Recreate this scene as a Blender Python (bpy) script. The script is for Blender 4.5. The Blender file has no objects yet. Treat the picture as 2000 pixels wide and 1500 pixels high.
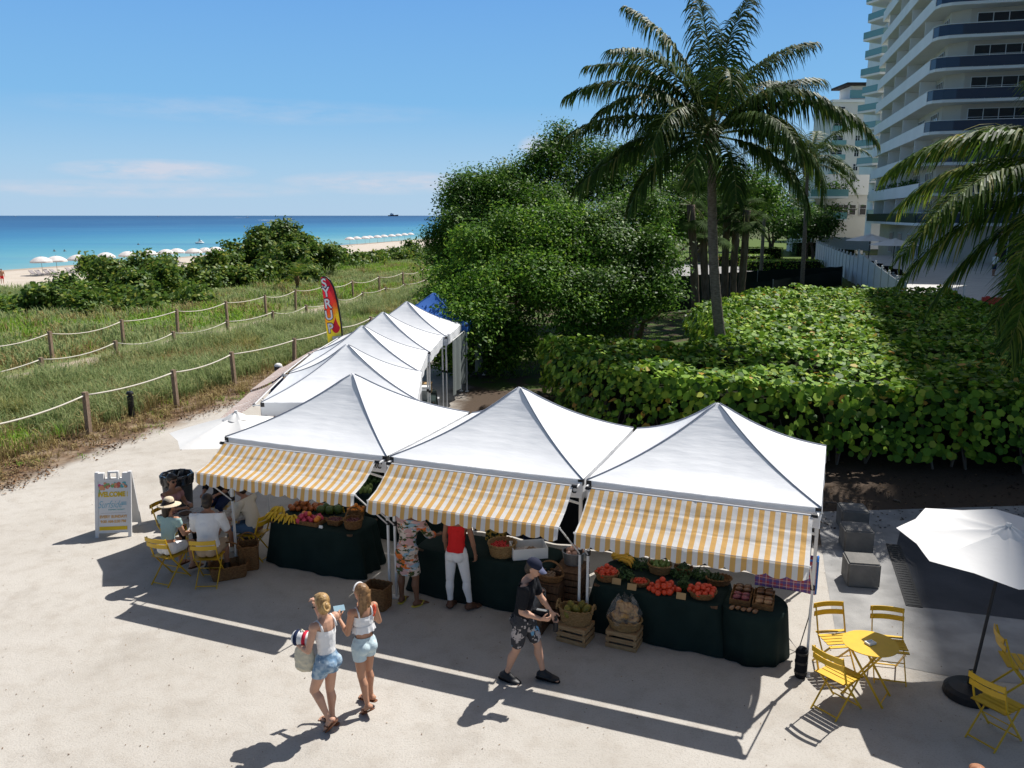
import bpy, bmesh, math, random
import numpy as np
from mathutils import Vector, Matrix, Quaternion
R = math.radians
sc = bpy.context.scene
COL = sc.collection
random.seed(7)
rng = np.random.default_rng(11)
PI = math.pi

# ------------------------------------------------------------------ camera, sky, sun, exposure
CAM_H = 5.91
FPX = 1613.0
PITCH = math.atan(329 / FPX)
cam_d = bpy.data.cameras.new("camera")
cam = bpy.data.objects.new("camera", cam_d)
COL.objects.link(cam)
cam.location = (0, 0, CAM_H)
cam.rotation_euler = (PI / 2 - PITCH, 0, 0)
cam_d.sensor_width = 36
cam_d.lens = FPX / 2000 * 36
cam_d.clip_start = 0.1
cam_d.clip_end = 120000
sc.camera = cam

SUN_AZ, SUN_EL = R(44), R(54)          # azimuth from +Y towards +X
SUN = Vector((math.sin(SUN_AZ) * math.cos(SUN_EL), math.cos(SUN_AZ) * math.cos(SUN_EL), math.sin(SUN_EL)))
sun_d = bpy.data.lights.new("sun", 'SUN')
sun_d.energy = 4.7
sun_d.angle = R(0.5)
sun_d.color = (1.0, 0.97, 0.925)
sun = bpy.data.objects.new("sun", sun_d)
COL.objects.link(sun)
sun.rotation_euler = SUN.to_track_quat('Z', 'Y').to_euler()
sun.location = (30, 30, 60)

w = bpy.data.worlds.new("World")
sc.world = w
w.use_nodes = True
nt = w.node_tree
N = nt.nodes
L = nt.links
bg = N["Background"]
sky = N.new("ShaderNodeTexSky")
sky.sky_type = 'NISHITA'
sky.sun_disc = False
sky.sun_elevation = SUN_EL
sky.sun_rotation = SUN_AZ
sky.altitude = 0
sky.air_density = 1.0
sky.dust_density = 2.5
sky.ozone_density = 1.0
bg.inputs[1].default_value = 0.05
# small fair-weather clouds low over the sea, placed by direction
tc = N.new("ShaderNodeTexCoord")
sep = N.new("ShaderNodeSeparateXYZ")
L.new(tc.outputs["Generated"], sep.inputs[0])
def wmath(op, a, b=None, c=None):
    n = N.new("ShaderNodeMath"); n.operation = op
    for i, v in enumerate((a, b, c)):
        if v is None: continue
        if isinstance(v, (int, float)): n.inputs[i].default_value = v
        else: L.new(v, n.inputs[i])
    return n.outputs[0]
az = wmath('ARCTAN2', sep.outputs[0], sep.outputs[1])
el = wmath('ARCSINE', sep.outputs[2])
comb = N.new("ShaderNodeCombineXYZ")
L.new(wmath('MULTIPLY', az, 7.0), comb.inputs[0])
L.new(wmath('MULTIPLY', el, 34.0), comb.inputs[1])
nz = N.new("ShaderNodeTexNoise"); nz.inputs["Scale"].default_value = 2.4
nz.inputs["Detail"].default_value = 9; nz.inputs["Roughness"].default_value = 0.62
L.new(comb.outputs[0], nz.inputs["Vector"])
def blob(a0, e0, wa, we):
    da = wmath('DIVIDE', wmath('SUBTRACT', az, R(a0)), R(wa))
    de = wmath('DIVIDE', wmath('SUBTRACT', el, R(e0)), R(we))
    s = wmath('ADD', wmath('MULTIPLY', da, da), wmath('MULTIPLY', de, de))
    return wmath('MAXIMUM', wmath('SUBTRACT', 1.0, s), 0.0)
m = wmath('MAXIMUM', blob(-22.6, 2.75, 6.2, 0.75), wmath('MULTIPLY', blob(-8.5, 2.15, 7.5, 0.85), 0.8))
m = wmath('MAXIMUM', m, blob(1.6, 4.5, 1.3, 0.8))
m = wmath('MAXIMUM', m, wmath('MULTIPLY', blob(-24, 1.6, 13, 0.6), 0.55))
m = wmath('MAXIMUM', m, wmath('MULTIPLY', blob(-17, 6.5, 14, 0.9), 0.22))
cl = wmath('MULTIPLY', m, wmath('MULTIPLY', wmath('SUBTRACT', nz.outputs[0], 0.33), 4.5))
clc = N.new("ShaderNodeClamp"); L.new(cl, clc.inputs[0])
mixc = N.new("ShaderNodeMix"); mixc.data_type = 'RGBA'
L.new(wmath('MULTIPLY', clc.outputs[0], 0.75), mixc.inputs[0])
# the sea air low in the sky: clear blue paling to the horizon (the Nishita model alone turns yellow there)
mre = N.new("ShaderNodeMapRange"); mre.inputs[1].default_value = 0.0; mre.inputs[2].default_value = R(40); L.new(el, mre.inputs[0])
ramp = N.new("ShaderNodeValToRGB"); re_ = ramp.color_ramp.elements
SKY = [(0.0, (.45, .62, .80)), (.04, (.43, .62, .805)), (.08, (.375, .60, .82)), (.18, (.225, .50, .825)), (.34, (.165, .405, .80)), (1.0, (.12, .30, .66))]
while len(re_) < len(SKY): re_.new(.5)
for e_, (pos, c_) in zip(re_, SKY): e_.position = pos; e_.color = (*c_, 1)
L.new(mre.outputs[0], ramp.inputs[0])
gain = N.new("ShaderNodeVectorMath"); gain.operation = 'SCALE'; gain.inputs["Scale"].default_value = 1 / (0.05 * 2 ** 0.40)
L.new(ramp.outputs[0], gain.inputs[0])
# the half of the sky turned away from the sun is deeper and darker
anti = N.new("ShaderNodeMapRange"); anti.interpolation_type = 'SMOOTHSTEP'; anti.inputs[1].default_value = -0.5; anti.inputs[2].default_value = 0.62; anti.inputs[3].default_value = 0.58; anti.inputs[4].default_value = 1.0
L.new(wmath('COSINE', wmath('SUBTRACT', az, R(14))), anti.inputs[0])
L.new(wmath('MULTIPLY', anti.outputs[0], 1 / (0.05 * 2 ** 0.40)), gain.inputs["Scale"])
tint = N.new("ShaderNodeMix"); tint.data_type = 'RGBA'
fade = N.new("ShaderNodeMapRange"); fade.interpolation_type = 'SMOOTHSTEP'; fade.inputs[1].default_value = R(17); fade.inputs[2].default_value = R(32)
L.new(el, fade.inputs[0]); L.new(fade.outputs[0], tint.inputs[0])
L.new(gain.outputs[0], tint.inputs[6]); L.new(sky.outputs[0], tint.inputs[7])
L.new(tint.outputs[2], mixc.inputs[6])
mixc.inputs[7].default_value = (10.2, 10.4, 11.8, 1)
L.new(mixc.outputs[2], bg.inputs[0])

sc.view_settings.view_transform = 'Standard'
sc.view_settings.look = 'None'
sc.view_settings.exposure = 0.40
sc.view_settings.gamma = 1.0
sc.cycles.max_bounces = 8
sc.cycles.diffuse_bounces = 3
sc.cycles.transparent_max_bounces = 8
sc.cycles.use_denoising = True

# ------------------------------------------------------------------ helpers
_c, _s = math.cos(PITCH), math.sin(PITCH)
def ray(px, py):
    a = (px - 1000) / FPX; b = (750 - py) / FPX
    return Vector((a, _c + b * _s, -_s + b * _c))
def G(px, py, z=0.0):
    """ground point (height z) seen at a pixel of the 2000x1500 photograph"""
    d = ray(px, py); t = (z - CAM_H) / d.z
    return Vector((d.x * t, d.y * t, z))
def Yd(px, py, y):
    d = ray(px, py); t = y / d.y
    return Vector((d.x * t, y, CAM_H + d.z * t))
UU = Vector((0.26, 0.9656, 0)); RR = Vector((0.9656, -0.26, 0))   # along the coast / inland
def PQ(p, q, z=0.0):
    return UU * p - RR * q + Vector((0, 0, z))

def tag(o, label=None, cat=None, group=None, kind=None):
    if label: o["label"] = label
    if cat: o["category"] = cat
    if group: o["group"] = group
    if kind: o["kind"] = kind
    return o
def thing(name, label, cat, loc=(0, 0, 0), rz=0.0, group=None):
    o = bpy.data.objects.new(name, None)
    o.empty_display_size = 0.2
    COL.objects.link(o)
    o.location = loc; o.rotation_euler = (0, 0, rz)
    return tag(o, label, cat, group)
def dup(o, loc=None, rz=None, label=None, parent=None, scale=None):
    c = o.copy(); COL.objects.link(c)
    if parent is not None: c.parent = parent
    if loc is not None: c.location = loc
    if rz is not None: c.rotation_euler = (c.rotation_euler[0], c.rotation_euler[1], rz)
    if label: c["label"] = label
    if scale is not None: c.scale = (scale,) * 3 if isinstance(scale, (int, float)) else scale
    for ch in list(o.children):
        dup(ch, parent=c)
    return c

class MB:
    def __init__(self):
        self.v = []; self.f = []; self.m = []; self.mi = 0
    def add(self, vs, fs):
        b = len(self.v)
        self.v += [tuple(x) for x in vs]
        for f in fs:
            self.f.append(tuple(i + b for i in f)); self.m.append(self.mi)
        return self
    def box(self, c, s, rz=0.0, M=None):
        x, y, z = s[0] / 2, s[1] / 2, s[2] / 2
        vs = [Vector((i * x, j * y, k * z)) for k in (-1, 1) for j in (-1, 1) for i in (-1, 1)]
        if M is None: M = Matrix.Rotation(rz, 3, 'Z')
        vs = [M @ q + Vector(c) for q in vs]
        return self.add(vs, [(0, 2, 3, 1), (4, 5, 7, 6), (0, 1, 5, 4), (2, 6, 7, 3), (0, 4, 6, 2), (1, 3, 7, 5)])
    def bar(self, a, b, wd, h=None, up=(0, 0, 1)):
        a, b = Vector(a), Vector(b); h = h or wd
        d = (b - a); ln = d.length; d = d.normalized()
        s = d.cross(Vector(up))
        if s.length < 1e-4: s = d.cross(Vector((1, 0, 0)))
        s.normalize(); u = s.cross(d)
        return self.box((a + b) / 2, (wd, ln, h), M=Matrix((s, d, u)).transposed())
    def tube(self, pts, r, n=8, caps=True):
        pts = [Vector(p) for p in pts]
        rs = r if isinstance(r, (list, tuple)) else [r] * len(pts)
        vs = []; fs = []
        pu = None
        for i, p in enumerate(pts):
            t = (pts[min(i + 1, len(pts) - 1)] - pts[max(i - 1, 0)]).normalized()
            if pu is None:
                pu = t.cross(Vector((0, 0, 1)))
                if pu.length < 1e-3: pu = t.cross(Vector((0, 1, 0)))
            pu = (pu - t * pu.dot(t)).normalized()
            b = t.cross(pu)
            for k in range(n):
                a = 2 * PI * k / n
                vs.append(p + (pu * math.cos(a) + b * math.sin(a)) * rs[i])
        for i in range(len(pts) - 1):
            for k in range(n):
                fs.append((i * n + k, i * n + (k + 1) % n, (i + 1) * n + (k + 1) % n, (i + 1) * n + k))
        if caps:
            fs.append(tuple(range(n - 1, -1, -1)))
            fs.append(tuple((len(pts) - 1) * n + k for k in range(n)))
        return self.add(vs, fs)
    def lathe(self, prof, c=(0, 0, 0), n=20, M=None, wob=None, sx=1.0, sy=1.0):
        c = Vector(c); vs = []; fs = []
        for j, (r, z) in enumerate(prof):
            for k in range(n):
                a = 2 * PI * k / n
                rr = r * (1 + (wob(a, z) if wob else 0))
                q = Vector((rr * math.cos(a) * sx, rr * math.sin(a) * sy, z))
                vs.append((M @ q if M else q) + c)
        for j in range(len(prof) - 1):
            for k in range(n):
                fs.append((j * n + k, j * n + (k + 1) % n, (j + 1) * n + (k + 1) % n, (j + 1) * n + k))
        if prof[0][0] > 1e-4: fs.append(tuple(range(n - 1, -1, -1)))
        if prof[-1][0] > 1e-4: fs.append(tuple((len(prof) - 1) * n + k for k in range(n)))
        return self.add(vs, fs)
    def ball(self, c, r, n=10, m=7, M=None):
        r = r if isinstance(r, (list, tuple, Vector)) else (r, r, r)
        c = Vector(c); vs = []; fs = []
        vs.append(Vector((0, 0, -r[2])))
        for j in range(1, m):
            t = -PI / 2 + PI * j / m
            for k in range(n):
                a = 2 * PI * k / n
                vs.append(Vector((r[0] * math.cos(t) * math.cos(a), r[1] * math.cos(t) * math.sin(a), r[2] * math.sin(t))))
        vs.append(Vector((0, 0, r[2])))
        for k in range(n): fs.append((0, 1 + (k + 1) % n, 1 + k))
        for j in range(m - 2):
            for k in range(n):
                a = 1 + j * n
                fs.append((a + k, a + (k + 1) % n, a + n + (k + 1) % n, a + n + k))
        e = 1 + (m - 2) * n; t = len(vs) - 1
        for k in range(n): fs.append((e + k, e + (k + 1) % n, t))
        if M is not None: vs = [M @ v for v in vs]
        return self.add([v + c for v in vs], fs)
    def grid(self, fn, nu, nv, closeu=False):
        vs = [fn(i / nu, j / nv) for j in range(nv + 1) for i in range(nu + 1)]
        fs = [(j * (nu + 1) + i, j * (nu + 1) + i + 1, (j + 1) * (nu + 1) + i + 1, (j + 1) * (nu + 1) + i) for j in range(nv) for i in range(nu)]
        return self.add(vs, fs)
    def prism(self, poly, z0, z1):
        n = len(poly)
        vs = [(p[0], p[1], z0) for p in poly] + [(p[0], p[1], z1) for p in poly]
        fs = [tuple(range(n - 1, -1, -1)), tuple(range(n, 2 * n))] + [(i, (i + 1) % n, n + (i + 1) % n, n + i) for i in range(n)]
        return self.add(vs, fs)
    def build(self, name, mats, parent=None, smooth=False, loc=None):
        me = bpy.data.meshes.new(name)
        me.from_pydata([tuple(x) for x in self.v], [], self.f)
        if not isinstance(mats, (list, tuple)): mats = [mats]
        for mm in mats: me.materials.append(mm)
        if len(mats) > 1: me.polygons.foreach_set("material_index", self.m)
        if smooth: me.polygons.foreach_set("use_smooth", [True] * len(me.polygons))
        me.update()
        o = bpy.data.objects.new(name, me)
        COL.objects.link(o)
        if parent is not None: o.parent = parent
        if loc is not None: o.location = loc
        return o

def mesh_np(name, V, k, mats, parent=None, mi=None, smooth=False, uv=None):
    """V: (n*k,3) array, every k consecutive vertices one face"""
    n = len(V) // k
    me = bpy.data.meshes.new(name)
    me.vertices.add(n * k); me.loops.add(n * k); me.polygons.add(n)
    me.vertices.foreach_set("co", np.ascontiguousarray(V, np.float32).ravel())
    me.loops.foreach_set("vertex_index", np.arange(n * k, dtype=np.int32))
    me.polygons.foreach_set("loop_start", np.arange(0, n * k, k, dtype=np.int32))
    if not isinstance(mats, (list, tuple)): mats = [mats]
    for mm in mats: me.materials.append(mm)
    if mi is not None: me.polygons.foreach_set("material_index", np.asarray(mi, np.int32))
    if smooth: me.polygons.foreach_set("use_smooth", np.ones(n, bool))
    me.update(calc_edges=True)
    me.validate()
    o = bpy.data.objects.new(name, me)
    COL.objects.link(o)
    if parent is not None: o.parent = parent
    return o

def unit(a):
    return a / (np.linalg.norm(a, axis=-1, keepdims=True) + 1e-9)
def leaves(C, Nrm, size, kind="diamond", aspect=0.5, fold=0.12, droop=0.0):
    """leaf faces around centres C facing Nrm; returns (vertices, k)"""
    n = len(C)
    size = np.broadcast_to(np.asarray(size, float), (n,))[:, None]
    Nrm = unit(Nrm)
    t = rng.normal(size=(n, 3)); t[:, 2] -= droop
    t = unit(t - Nrm * (t * Nrm).sum(1, keepdims=True))
    b = np.cross(Nrm, t)
    if kind == "diamond":
        P = [C - t * size * .5, C + b * size * aspect * .5 + Nrm * size * fold, C + t * size * .5, C - b * size * aspect * .5 + Nrm * size * fold]
    elif kind == "tri":
        P = [C - b * size * aspect * .5, C + b * size * aspect * .5, C + t * size]
    else:
        P = []
        for i in range(6):
            a = PI / 3 * i + PI / 6
            r = 0.5 * (0.92 if i % 3 else 1.05)
            P.append(C + (t * math.cos(a) + b * math.sin(a) * aspect * 1.0) * size * r + Nrm * size * fold * (abs(math.sin(a)) - .5))
    k = len(P)
    return np.stack(P, 1).reshape(-1, 3), k

# ------------------------------------------------------------------ materials
def mat(name, col, rough=0.6, spec=0.3, metal=0.0, col2=None, vscale=4.0, vdetail=4.0, vlo=0.35, vhi=0.65, bump=0.0, bscale=60.0,
        transl=0.0, tcol=None, island=None, sheen=0.0, stretch=None, alpha=None, trans=0.0, ior=1.45, bdist=0.02):
    m = bpy.data.materials.new(name); m.use_nodes = True
    t = m.node_tree; n = t.nodes; l = t.links
    p = n["Principled BSDF"]; out = n["Material Output"]
    p.inputs["Roughness"].default_value = rough
    p.inputs["Specular IOR Level"].default_value = spec
    p.inputs["Metallic"].default_value = metal
    p.inputs["Transmission Weight"].default_value = trans
    p.inputs["IOR"].default_value = ior
    if sheen: p.inputs["Sheen Weight"].default_value = sheen
    c4 = lambda c: (c[0], c[1], c[2], 1)
    p.inputs["Base Color"].default_value = c4(col)
    src = None
    co = None
    if col2 is not None or bump:
        tx = n.new("ShaderNodeTexCoord"); co = tx.outputs["Object"]
        if stretch:
            mp = n.new("ShaderNodeMapping"); mp.inputs["Scale"].default_value = stretch
            l.new(co, mp.inputs[0]); co = mp.outputs[0]
    if col2 is not None:
        nz = n.new("ShaderNodeTexNoise"); nz.inputs["Scale"].default_value = vscale; nz.inputs["Detail"].default_value = vdetail
        l.new(co, nz.inputs["Vector"])
        mr = n.new("ShaderNodeMapRange"); mr.inputs[1].default_value = vlo; mr.inputs[2].default_value = vhi
        l.new(nz.outputs[0], mr.inputs[0])
        mx = n.new("ShaderNodeMix"); mx.data_type = 'RGBA'
        mx.inputs[6].default_value = c4(col); mx.inputs[7].default_value = c4(col2)
        l.new(mr.outputs[0], mx.inputs[0]); src = mx.outputs[2]
    if island is not None:
        ge = n.new("ShaderNodeNewGeometry")
        cr = n.new("ShaderNodeValToRGB")
        el = cr.color_ramp.elements
        while len(el) < len(island): el.new(0.5)
        for e, (pos, cc) in zip(el, island):
            e.position = pos; e.color = c4(cc)
        l.new(ge.outputs["Random Per Island"], cr.inputs[0]); src = cr.outputs[0]
    if src is not None: l.new(src, p.inputs["Base Color"])
    if bump:
        nb = n.new("ShaderNodeTexNoise"); nb.inputs["Scale"].default_value = bscale; nb.inputs["Detail"].default_value = 4
        l.new(co, nb.inputs["Vector"])
        bp = n.new("ShaderNodeBump"); bp.inputs["Strength"].default_value = bump; bp.inputs["Distance"].default_value = bdist
        l.new(nb.outputs[0], bp.inputs["Height"]); l.new(bp.outputs[0], p.inputs["Normal"])
    if transl:
        tr = n.new("ShaderNodeBsdfTranslucent")
        if tcol: tr.inputs[0].default_value = c4(tcol)
        elif src is not None: l.new(src, tr.inputs[0])
        else: tr.inputs[0].default_value = c4(col)
        ms = n.new("ShaderNodeMixShader"); ms.inputs[0].default_value = transl
        l.new(p.outputs[0], ms.inputs[1]); l.new(tr.outputs[0], ms.inputs[2]); l.new(ms.outputs[0], out.inputs[0])
    return m
def nodes_of(m): return m.node_tree.nodes, m.node_tree.links, m.node_tree.nodes["Principled BSDF"]

M = {}
M['tent'] = mat("tent_fabric", (.88, .89, .905), .55, .25, transl=.16, bump=.30, bscale=1.7, stretch=(1, 1, 7.0), bdist=.04)
M['tent_blue'] = mat("blue_fabric", (.05, .17, .55), .6, .3, transl=.15)
M['seam'] = mat("grey_seam", (.25, .27, .32), .7)
M['steel_white'] = mat("white_steel", (.75, .75, .74), .4, .4)
M['black_plastic'] = mat("black_plastic", (.015, .015, .017), .45, .4)
M['black_cloth'] = mat("black_cloth", (.012, .013, .016), .85, .1)
M['green_cloth'] = mat("dark_green_cloth", (.009, .020, .018), .8, .15, col2=(.013, .027, .024), vscale=3, bump=.4, bscale=6)
M['yellow'] = mat("yellow_paint", (.72, .44, .025), .38, .45, col2=(.66, .40, .025), vscale=8)
M['wicker'] = mat("wicker", (.30, .16, .065), .7, .2, col2=(.16, .075, .03), vscale=30, stretch=(1, 1, 3), bump=1.0, bscale=45)
M['straw'] = mat("straw_basket", (.42, .27, .12), .75, .2, col2=(.26, .15, .06), vscale=34, stretch=(1, 1, 3), bump=1.0, bscale=45)
M['crate'] = mat("crate_wood", (.50, .32, .16), .7, .2, col2=(.36, .21, .10), vscale=9, stretch=(1, 1, 6), bump=.3)
M['dark_wood'] = mat("dark_wood", (.16, .09, .05), .7, .2, col2=(.09, .05, .03), vscale=9, stretch=(6, 1, 1))
M['post_wood'] = mat("weathered_post", (.36, .27, .20), .85, .1, col2=(.22, .155, .11), vscale=10, stretch=(4, 4, 1))
M['rope'] = mat("rope", (.62, .58, .50), .9, .1)
M['galv'] = mat("galvanised", (.45, .47, .48), .35, .5, metal=.8, col2=(.33, .35, .36), vscale=14)
M['white_plastic'] = mat("white_plastic", (.78, .78, .76), .45, .4)
M['umbrella'] = mat("umbrella_fabric", (.80, .79, .77), .7, .2, transl=.15, bump=.3, bscale=5)
M['bark'] = mat("bark", (.17, .13, .10), .9, .1, col2=(.09, .065, .05), vscale=9, stretch=(1, 1, .3), bump=.6, bscale=14)
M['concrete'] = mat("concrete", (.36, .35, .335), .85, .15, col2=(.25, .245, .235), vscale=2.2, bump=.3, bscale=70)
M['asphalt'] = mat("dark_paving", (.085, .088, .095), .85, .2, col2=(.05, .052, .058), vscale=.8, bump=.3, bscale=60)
M['cardboard'] = mat("cardboard", (.45, .30, .15), .85, .1)
M['plastic_bag'] = mat("clear_bag", (.85, .84, .80), .18, .6)
def _clear(m, k):
    n, l, p = m.node_tree.nodes, m.node_tree.links, m.node_tree.nodes["Principled BSDF"]
    tr = n.new("ShaderNodeBsdfTransparent"); mx = n.new("ShaderNodeMixShader"); mx.inputs[0].default_value = k
    l.new(tr.outputs[0], mx.inputs[1]); l.new(p.outputs[0], mx.inputs[2]); l.new(mx.outputs[0], n["Material Output"].inputs[0])
_clear(M['plastic_bag'], .10)
def pqnode(n, l):
    tx = n.new("ShaderNodeTexCoord")
    d = n.new("ShaderNodeVectorMath"); d.operation = 'DOT_PRODUCT'
    d.inputs[1].default_value = (-.9656, .26, 0)
    l.new(tx.outputs["Object"], d.inputs[0])
    return tx, d.outputs["Value"]
def mth(n, l, op, a, b=None, c=None):
    x = n.new("ShaderNodeMath"); x.operation = op
    for i, v in enumerate((a, b, c)):
        if v is None: continue
        if isinstance(v, (int, float)): x.inputs[i].default_value = v
        else: l.new(v, x.inputs[i])
    return x.outputs[0]
def noise(n, l, co, s, d=4, r=.5):
    z = n.new("ShaderNodeTexNoise"); z.inputs["Scale"].default_value = s; z.inputs["Detail"].default_value = d; z.inputs["Roughness"].default_value = r
    l.new(co, z.inputs["Vector"]); return z.outputs[0]
def mixc3(n, l, f, a, b):
    x = n.new("ShaderNodeMix"); x.data_type = 'RGBA'
    if isinstance(f, float): x.inputs[0].default_value = f
    else: l.new(f, x.inputs[0])
    for i, v in ((6, a), (7, b)):
        if isinstance(v, tuple): x.inputs[i].default_value = (*v, 1)
        else: l.new(v, x.inputs[i])
    return x.outputs[2]
def smooth(n, l, v, lo, hi):
    r = n.new("ShaderNodeMapRange"); r.interpolation_type = 'SMOOTHSTEP'
    r.inputs[1].default_value = lo; r.inputs[2].default_value = hi; l.new(v, r.inputs[0]); return r.outputs[0]

# ground: pale compacted sand by the tents, brown litter at the dune foot, dune soil, footpath, beach
def ground_material():
    m = bpy.data.materials.new("ground_sand"); m.use_nodes = True
    n, l, p = nodes_of(m)
    p.inputs["Roughness"].default_value = .95; p.inputs["Specular IOR Level"].default_value = .1
    tx, q = pqnode(n, l); co = tx.outputs["Object"]
    n1 = noise(n, l, co, .35, 5); n2 = noise(n, l, co, 3.0, 6, .6); n3 = noise(n, l, co, 42, 3, .7); n4 = noise(n, l, co, 1.1, 5, .6)
    sand = mixc3(n, l, smooth(n, l, n1, .35, .7), (.49, .458, .412), (.44, .408, .362))
    sand = mixc3(n, l, mth(n, l, 'MULTIPLY', smooth(n, l, n2, .42, .75), .42), sand, (.33, .285, .235))
    sand = mixc3(n, l, mth(n, l, 'MULTIPLY', smooth(n, l, n3, .50, .68), .42), sand, (.27, .235, .195))
    sand = mixc3(n, l, mth(n, l, 'MULTIPLY', smooth(n, l, noise(n, l, co, 95, 2, .5), .62, .72), .5), sand, (.56, .52, .46))
    # trodden, slightly damp patches
    sand = mixc3(n, l, mth(n, l, 'MULTIPLY', smooth(n, l, noise(n, l, co, .8, 7, .65), .52, .70), .38), sand, (.30, .265, .225))
    soil = mixc3(n, l, smooth(n, l, n2, .35, .65), (.20, .135, .085), (.085, .055, .035))
    soil = mixc3(n, l, mth(n, l, 'MULTIPLY', smooth(n, l, n4, .5, .62), .6), soil, (.33, .26, .19))
    dune = mixc3(n, l, smooth(n, l, n2, .35, .65), (.12, .155, .05), (.20, .205, .095))
    track = mixc3(n, l, smooth(n, l, n2, .3, .7), (.42, .35, .27), (.34, .28, .21))
    beach = mixc3(n, l, smooth(n, l, n1, .35, .7), (.52, .46, .39), (.47, .41, .34))
    qe = mth(n, l, 'ADD', q, mth(n, l, 'MULTIPLY', mth(n, l, 'SUBTRACT', n4, .5), 1.6))
    c = mixc3(n, l, smooth(n, l, qe, 15.05, 15.8), sand, soil)
    c = mixc3(n, l, smooth(n, l, qe, 17.6, 19.0), c, dune)
    inpath = mth(n, l, 'MULTIPLY', smooth(n, l, qe, 23.4, 23.9), mth(n, l, 'SUBTRACT', 1.0, smooth(n, l, qe, 26.0, 26.5)))
    c = mixc3(n, l, inpath, c, track)
    qb = mth(n, l, 'ADD', q, mth(n, l, 'MULTIPLY', mth(n, l, 'SUBTRACT', n1, .5), 10))
    c = mixc3(n, l, smooth(n, l, qb, 74, 77), c, beach)
    c = mixc3(n, l, smooth(n, l, q, 112, 116), c, (.36, .30, .24))
    # right of the row of tents: mulch and thin lawn under the trees
    sx = n.new("ShaderNodeSeparateXYZ"); l.new(co, sx.inputs[0])
    xw = mth(n, l, 'ADD', sx.outputs[0], mth(n, l, 'MULTIPLY', mth(n, l, 'SUBTRACT', n4, .5), 1.5))
    yw = mth(n, l, 'ADD', sx.outputs[1], mth(n, l, 'MULTIPLY', mth(n, l, 'SUBTRACT', n4, .5), 1.5))
    yb = mth(n, l, 'ADD', yw, mth(n, l, 'MULTIPLY', sx.outputs[0], .36))
    inner = mth(n, l, 'MULTIPLY', smooth(n, l, xw, -2.4, -1.4), smooth(n, l, yb, 15.9, 16.6))
    lawn = mixc3(n, l, mth(n, l, 'MULTIPLY', smooth(n, l, n4, .4, .55), smooth(n, l, yb, 27, 29)), (.085, .062, .045), (.06, .10, .022))
    c = mixc3(n, l, inner, c, lawn)
    l.new(c, p.inputs["Base Color"])
    b = n.new("ShaderNodeBump"); b.inputs["Strength"].default_value = .55; b.inputs["Distance"].default_value = .03
    l.new(mth(n, l, 'ADD', mth(n, l, 'MULTIPLY', n2, .8), mth(n, l, 'MULTIPLY', n3, .5)), b.inputs["Height"]); l.new(b.outputs[0], p.inputs["Normal"])
    return m
M['ground'] = ground_material()
def sea_material():
    m = bpy.data.materials.new("sea_water"); m.use_nodes = True
    n, l, p = nodes_of(m)
    p.inputs["Roughness"].default_value = .35; p.inputs["Specular IOR Level"].default_value = .06
    tx, q = pqnode(n, l); co = tx.outputs["Object"]
    mp = n.new("ShaderNodeMapping"); mp.inputs["Rotation"].default_value = (0, 0, R(-8)); mp.inputs["Scale"].default_value = (.13, 1, 1)
    l.new(co, mp.inputs[0])
    na = noise(n, l, mp.outputs[0], .012, 6, .6); nb = noise(n, l, mp.outputs[0], .35, 5, .6)
    nf = noise(n, l, mp.outputs[0], .022, 7, .68)
    qn = mth(n, l, 'MULTIPLY_ADD', mth(n, l, 'SUBTRACT', na, .5), 160, q)
    cr = n.new("ShaderNodeValToRGB"); e = cr.color_ramp.elements
    stops = [(0, (.24, .38, .36)), (.015, (.115, .30, .345)), (.045, (.062, .235, .33)), (.10, (.030, .15, .28)), (.22, (.014, .080, .195)), (1, (.008, .045, .13))]
    while len(e) < len(stops): e.new(.5)
    for s, (pos, cc) in zip(e, stops): s.position = pos; s.color = (*cc, 1)
    mr = n.new("ShaderNodeMapRange"); mr.inputs[1].default_value = 110; mr.inputs[2].default_value = 2100
    l.new(qn, mr.inputs[0]); l.new(mr.outputs[0], cr.inputs[0])
    c = mixc3(n, l, mth(n, l, 'MULTIPLY', smooth(n, l, nf, .48, .70), .55), cr.outputs[0], (.014, .11, .24))
    c = mixc3(n, l, mth(n, l, 'MULTIPLY', smooth(n, l, noise(n, l, mp.outputs[0], .045, 8, .7), .52, .66), .40), c, (.09, .25, .37))
    # surf line
    surf = mth(n, l, 'MULTIPLY', mth(n, l, 'SUBTRACT', 1.0, smooth(n, l, mth(n, l, 'MULTIPLY_ADD', nb, 5.0, q), 117.5, 119.5)), .7)
    c = mixc3(n, l, surf, c, (.75, .78, .78))
    l.new(c, p.inputs["Base Color"])
    b = n.new("ShaderNodeBump"); b.inputs["Strength"].default_value = .5; b.inputs["Distance"].default_value = .25
    l.new(nb, b.inputs["Height"]); l.new(b.outputs[0], p.inputs["Normal"])
    return m
M['sea'] = sea_material()

# ------------------------------------------------------------------ ground, sea
def sst(v, lo, hi):
    t = min(1, max(0, (v - lo) / (hi - lo))); return t * t * (3 - 2 * t)
def bumps(x, y):
    return (math.sin(x * .9 + y * .37) * math.sin(y * .61 - x * .23) * .5 + math.sin(x * .31 - y * .27 + 1.3) * .5 + math.sin(x * 2.1 + 1) * math.sin(y * 1.7) * .25)
def zt(x, y):
    q = -.9656 * x + .26 * y
    if q < 15.5: return 0.0
    z = 0.0
    z += .16 * bumps(x, y) * sst(q, 17, 20) * (1 - sst(q, 22.6, 23.4)) + .10 * sst(q, 17, 19) * (1 - sst(q, 22.6, 23.4))
    z += .35 * bumps(x * .6, y * .6) * sst(q, 27.5, 33) * (1 - sst(q, 70, 78))
    z -= 1.9 * sst(q, 30, 78)
    z -= .35 * sst(q, 78, 96) + .75 * sst(q, 96, 117)
    z -= 6 * sst(q, 118, 200)
    return z
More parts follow.
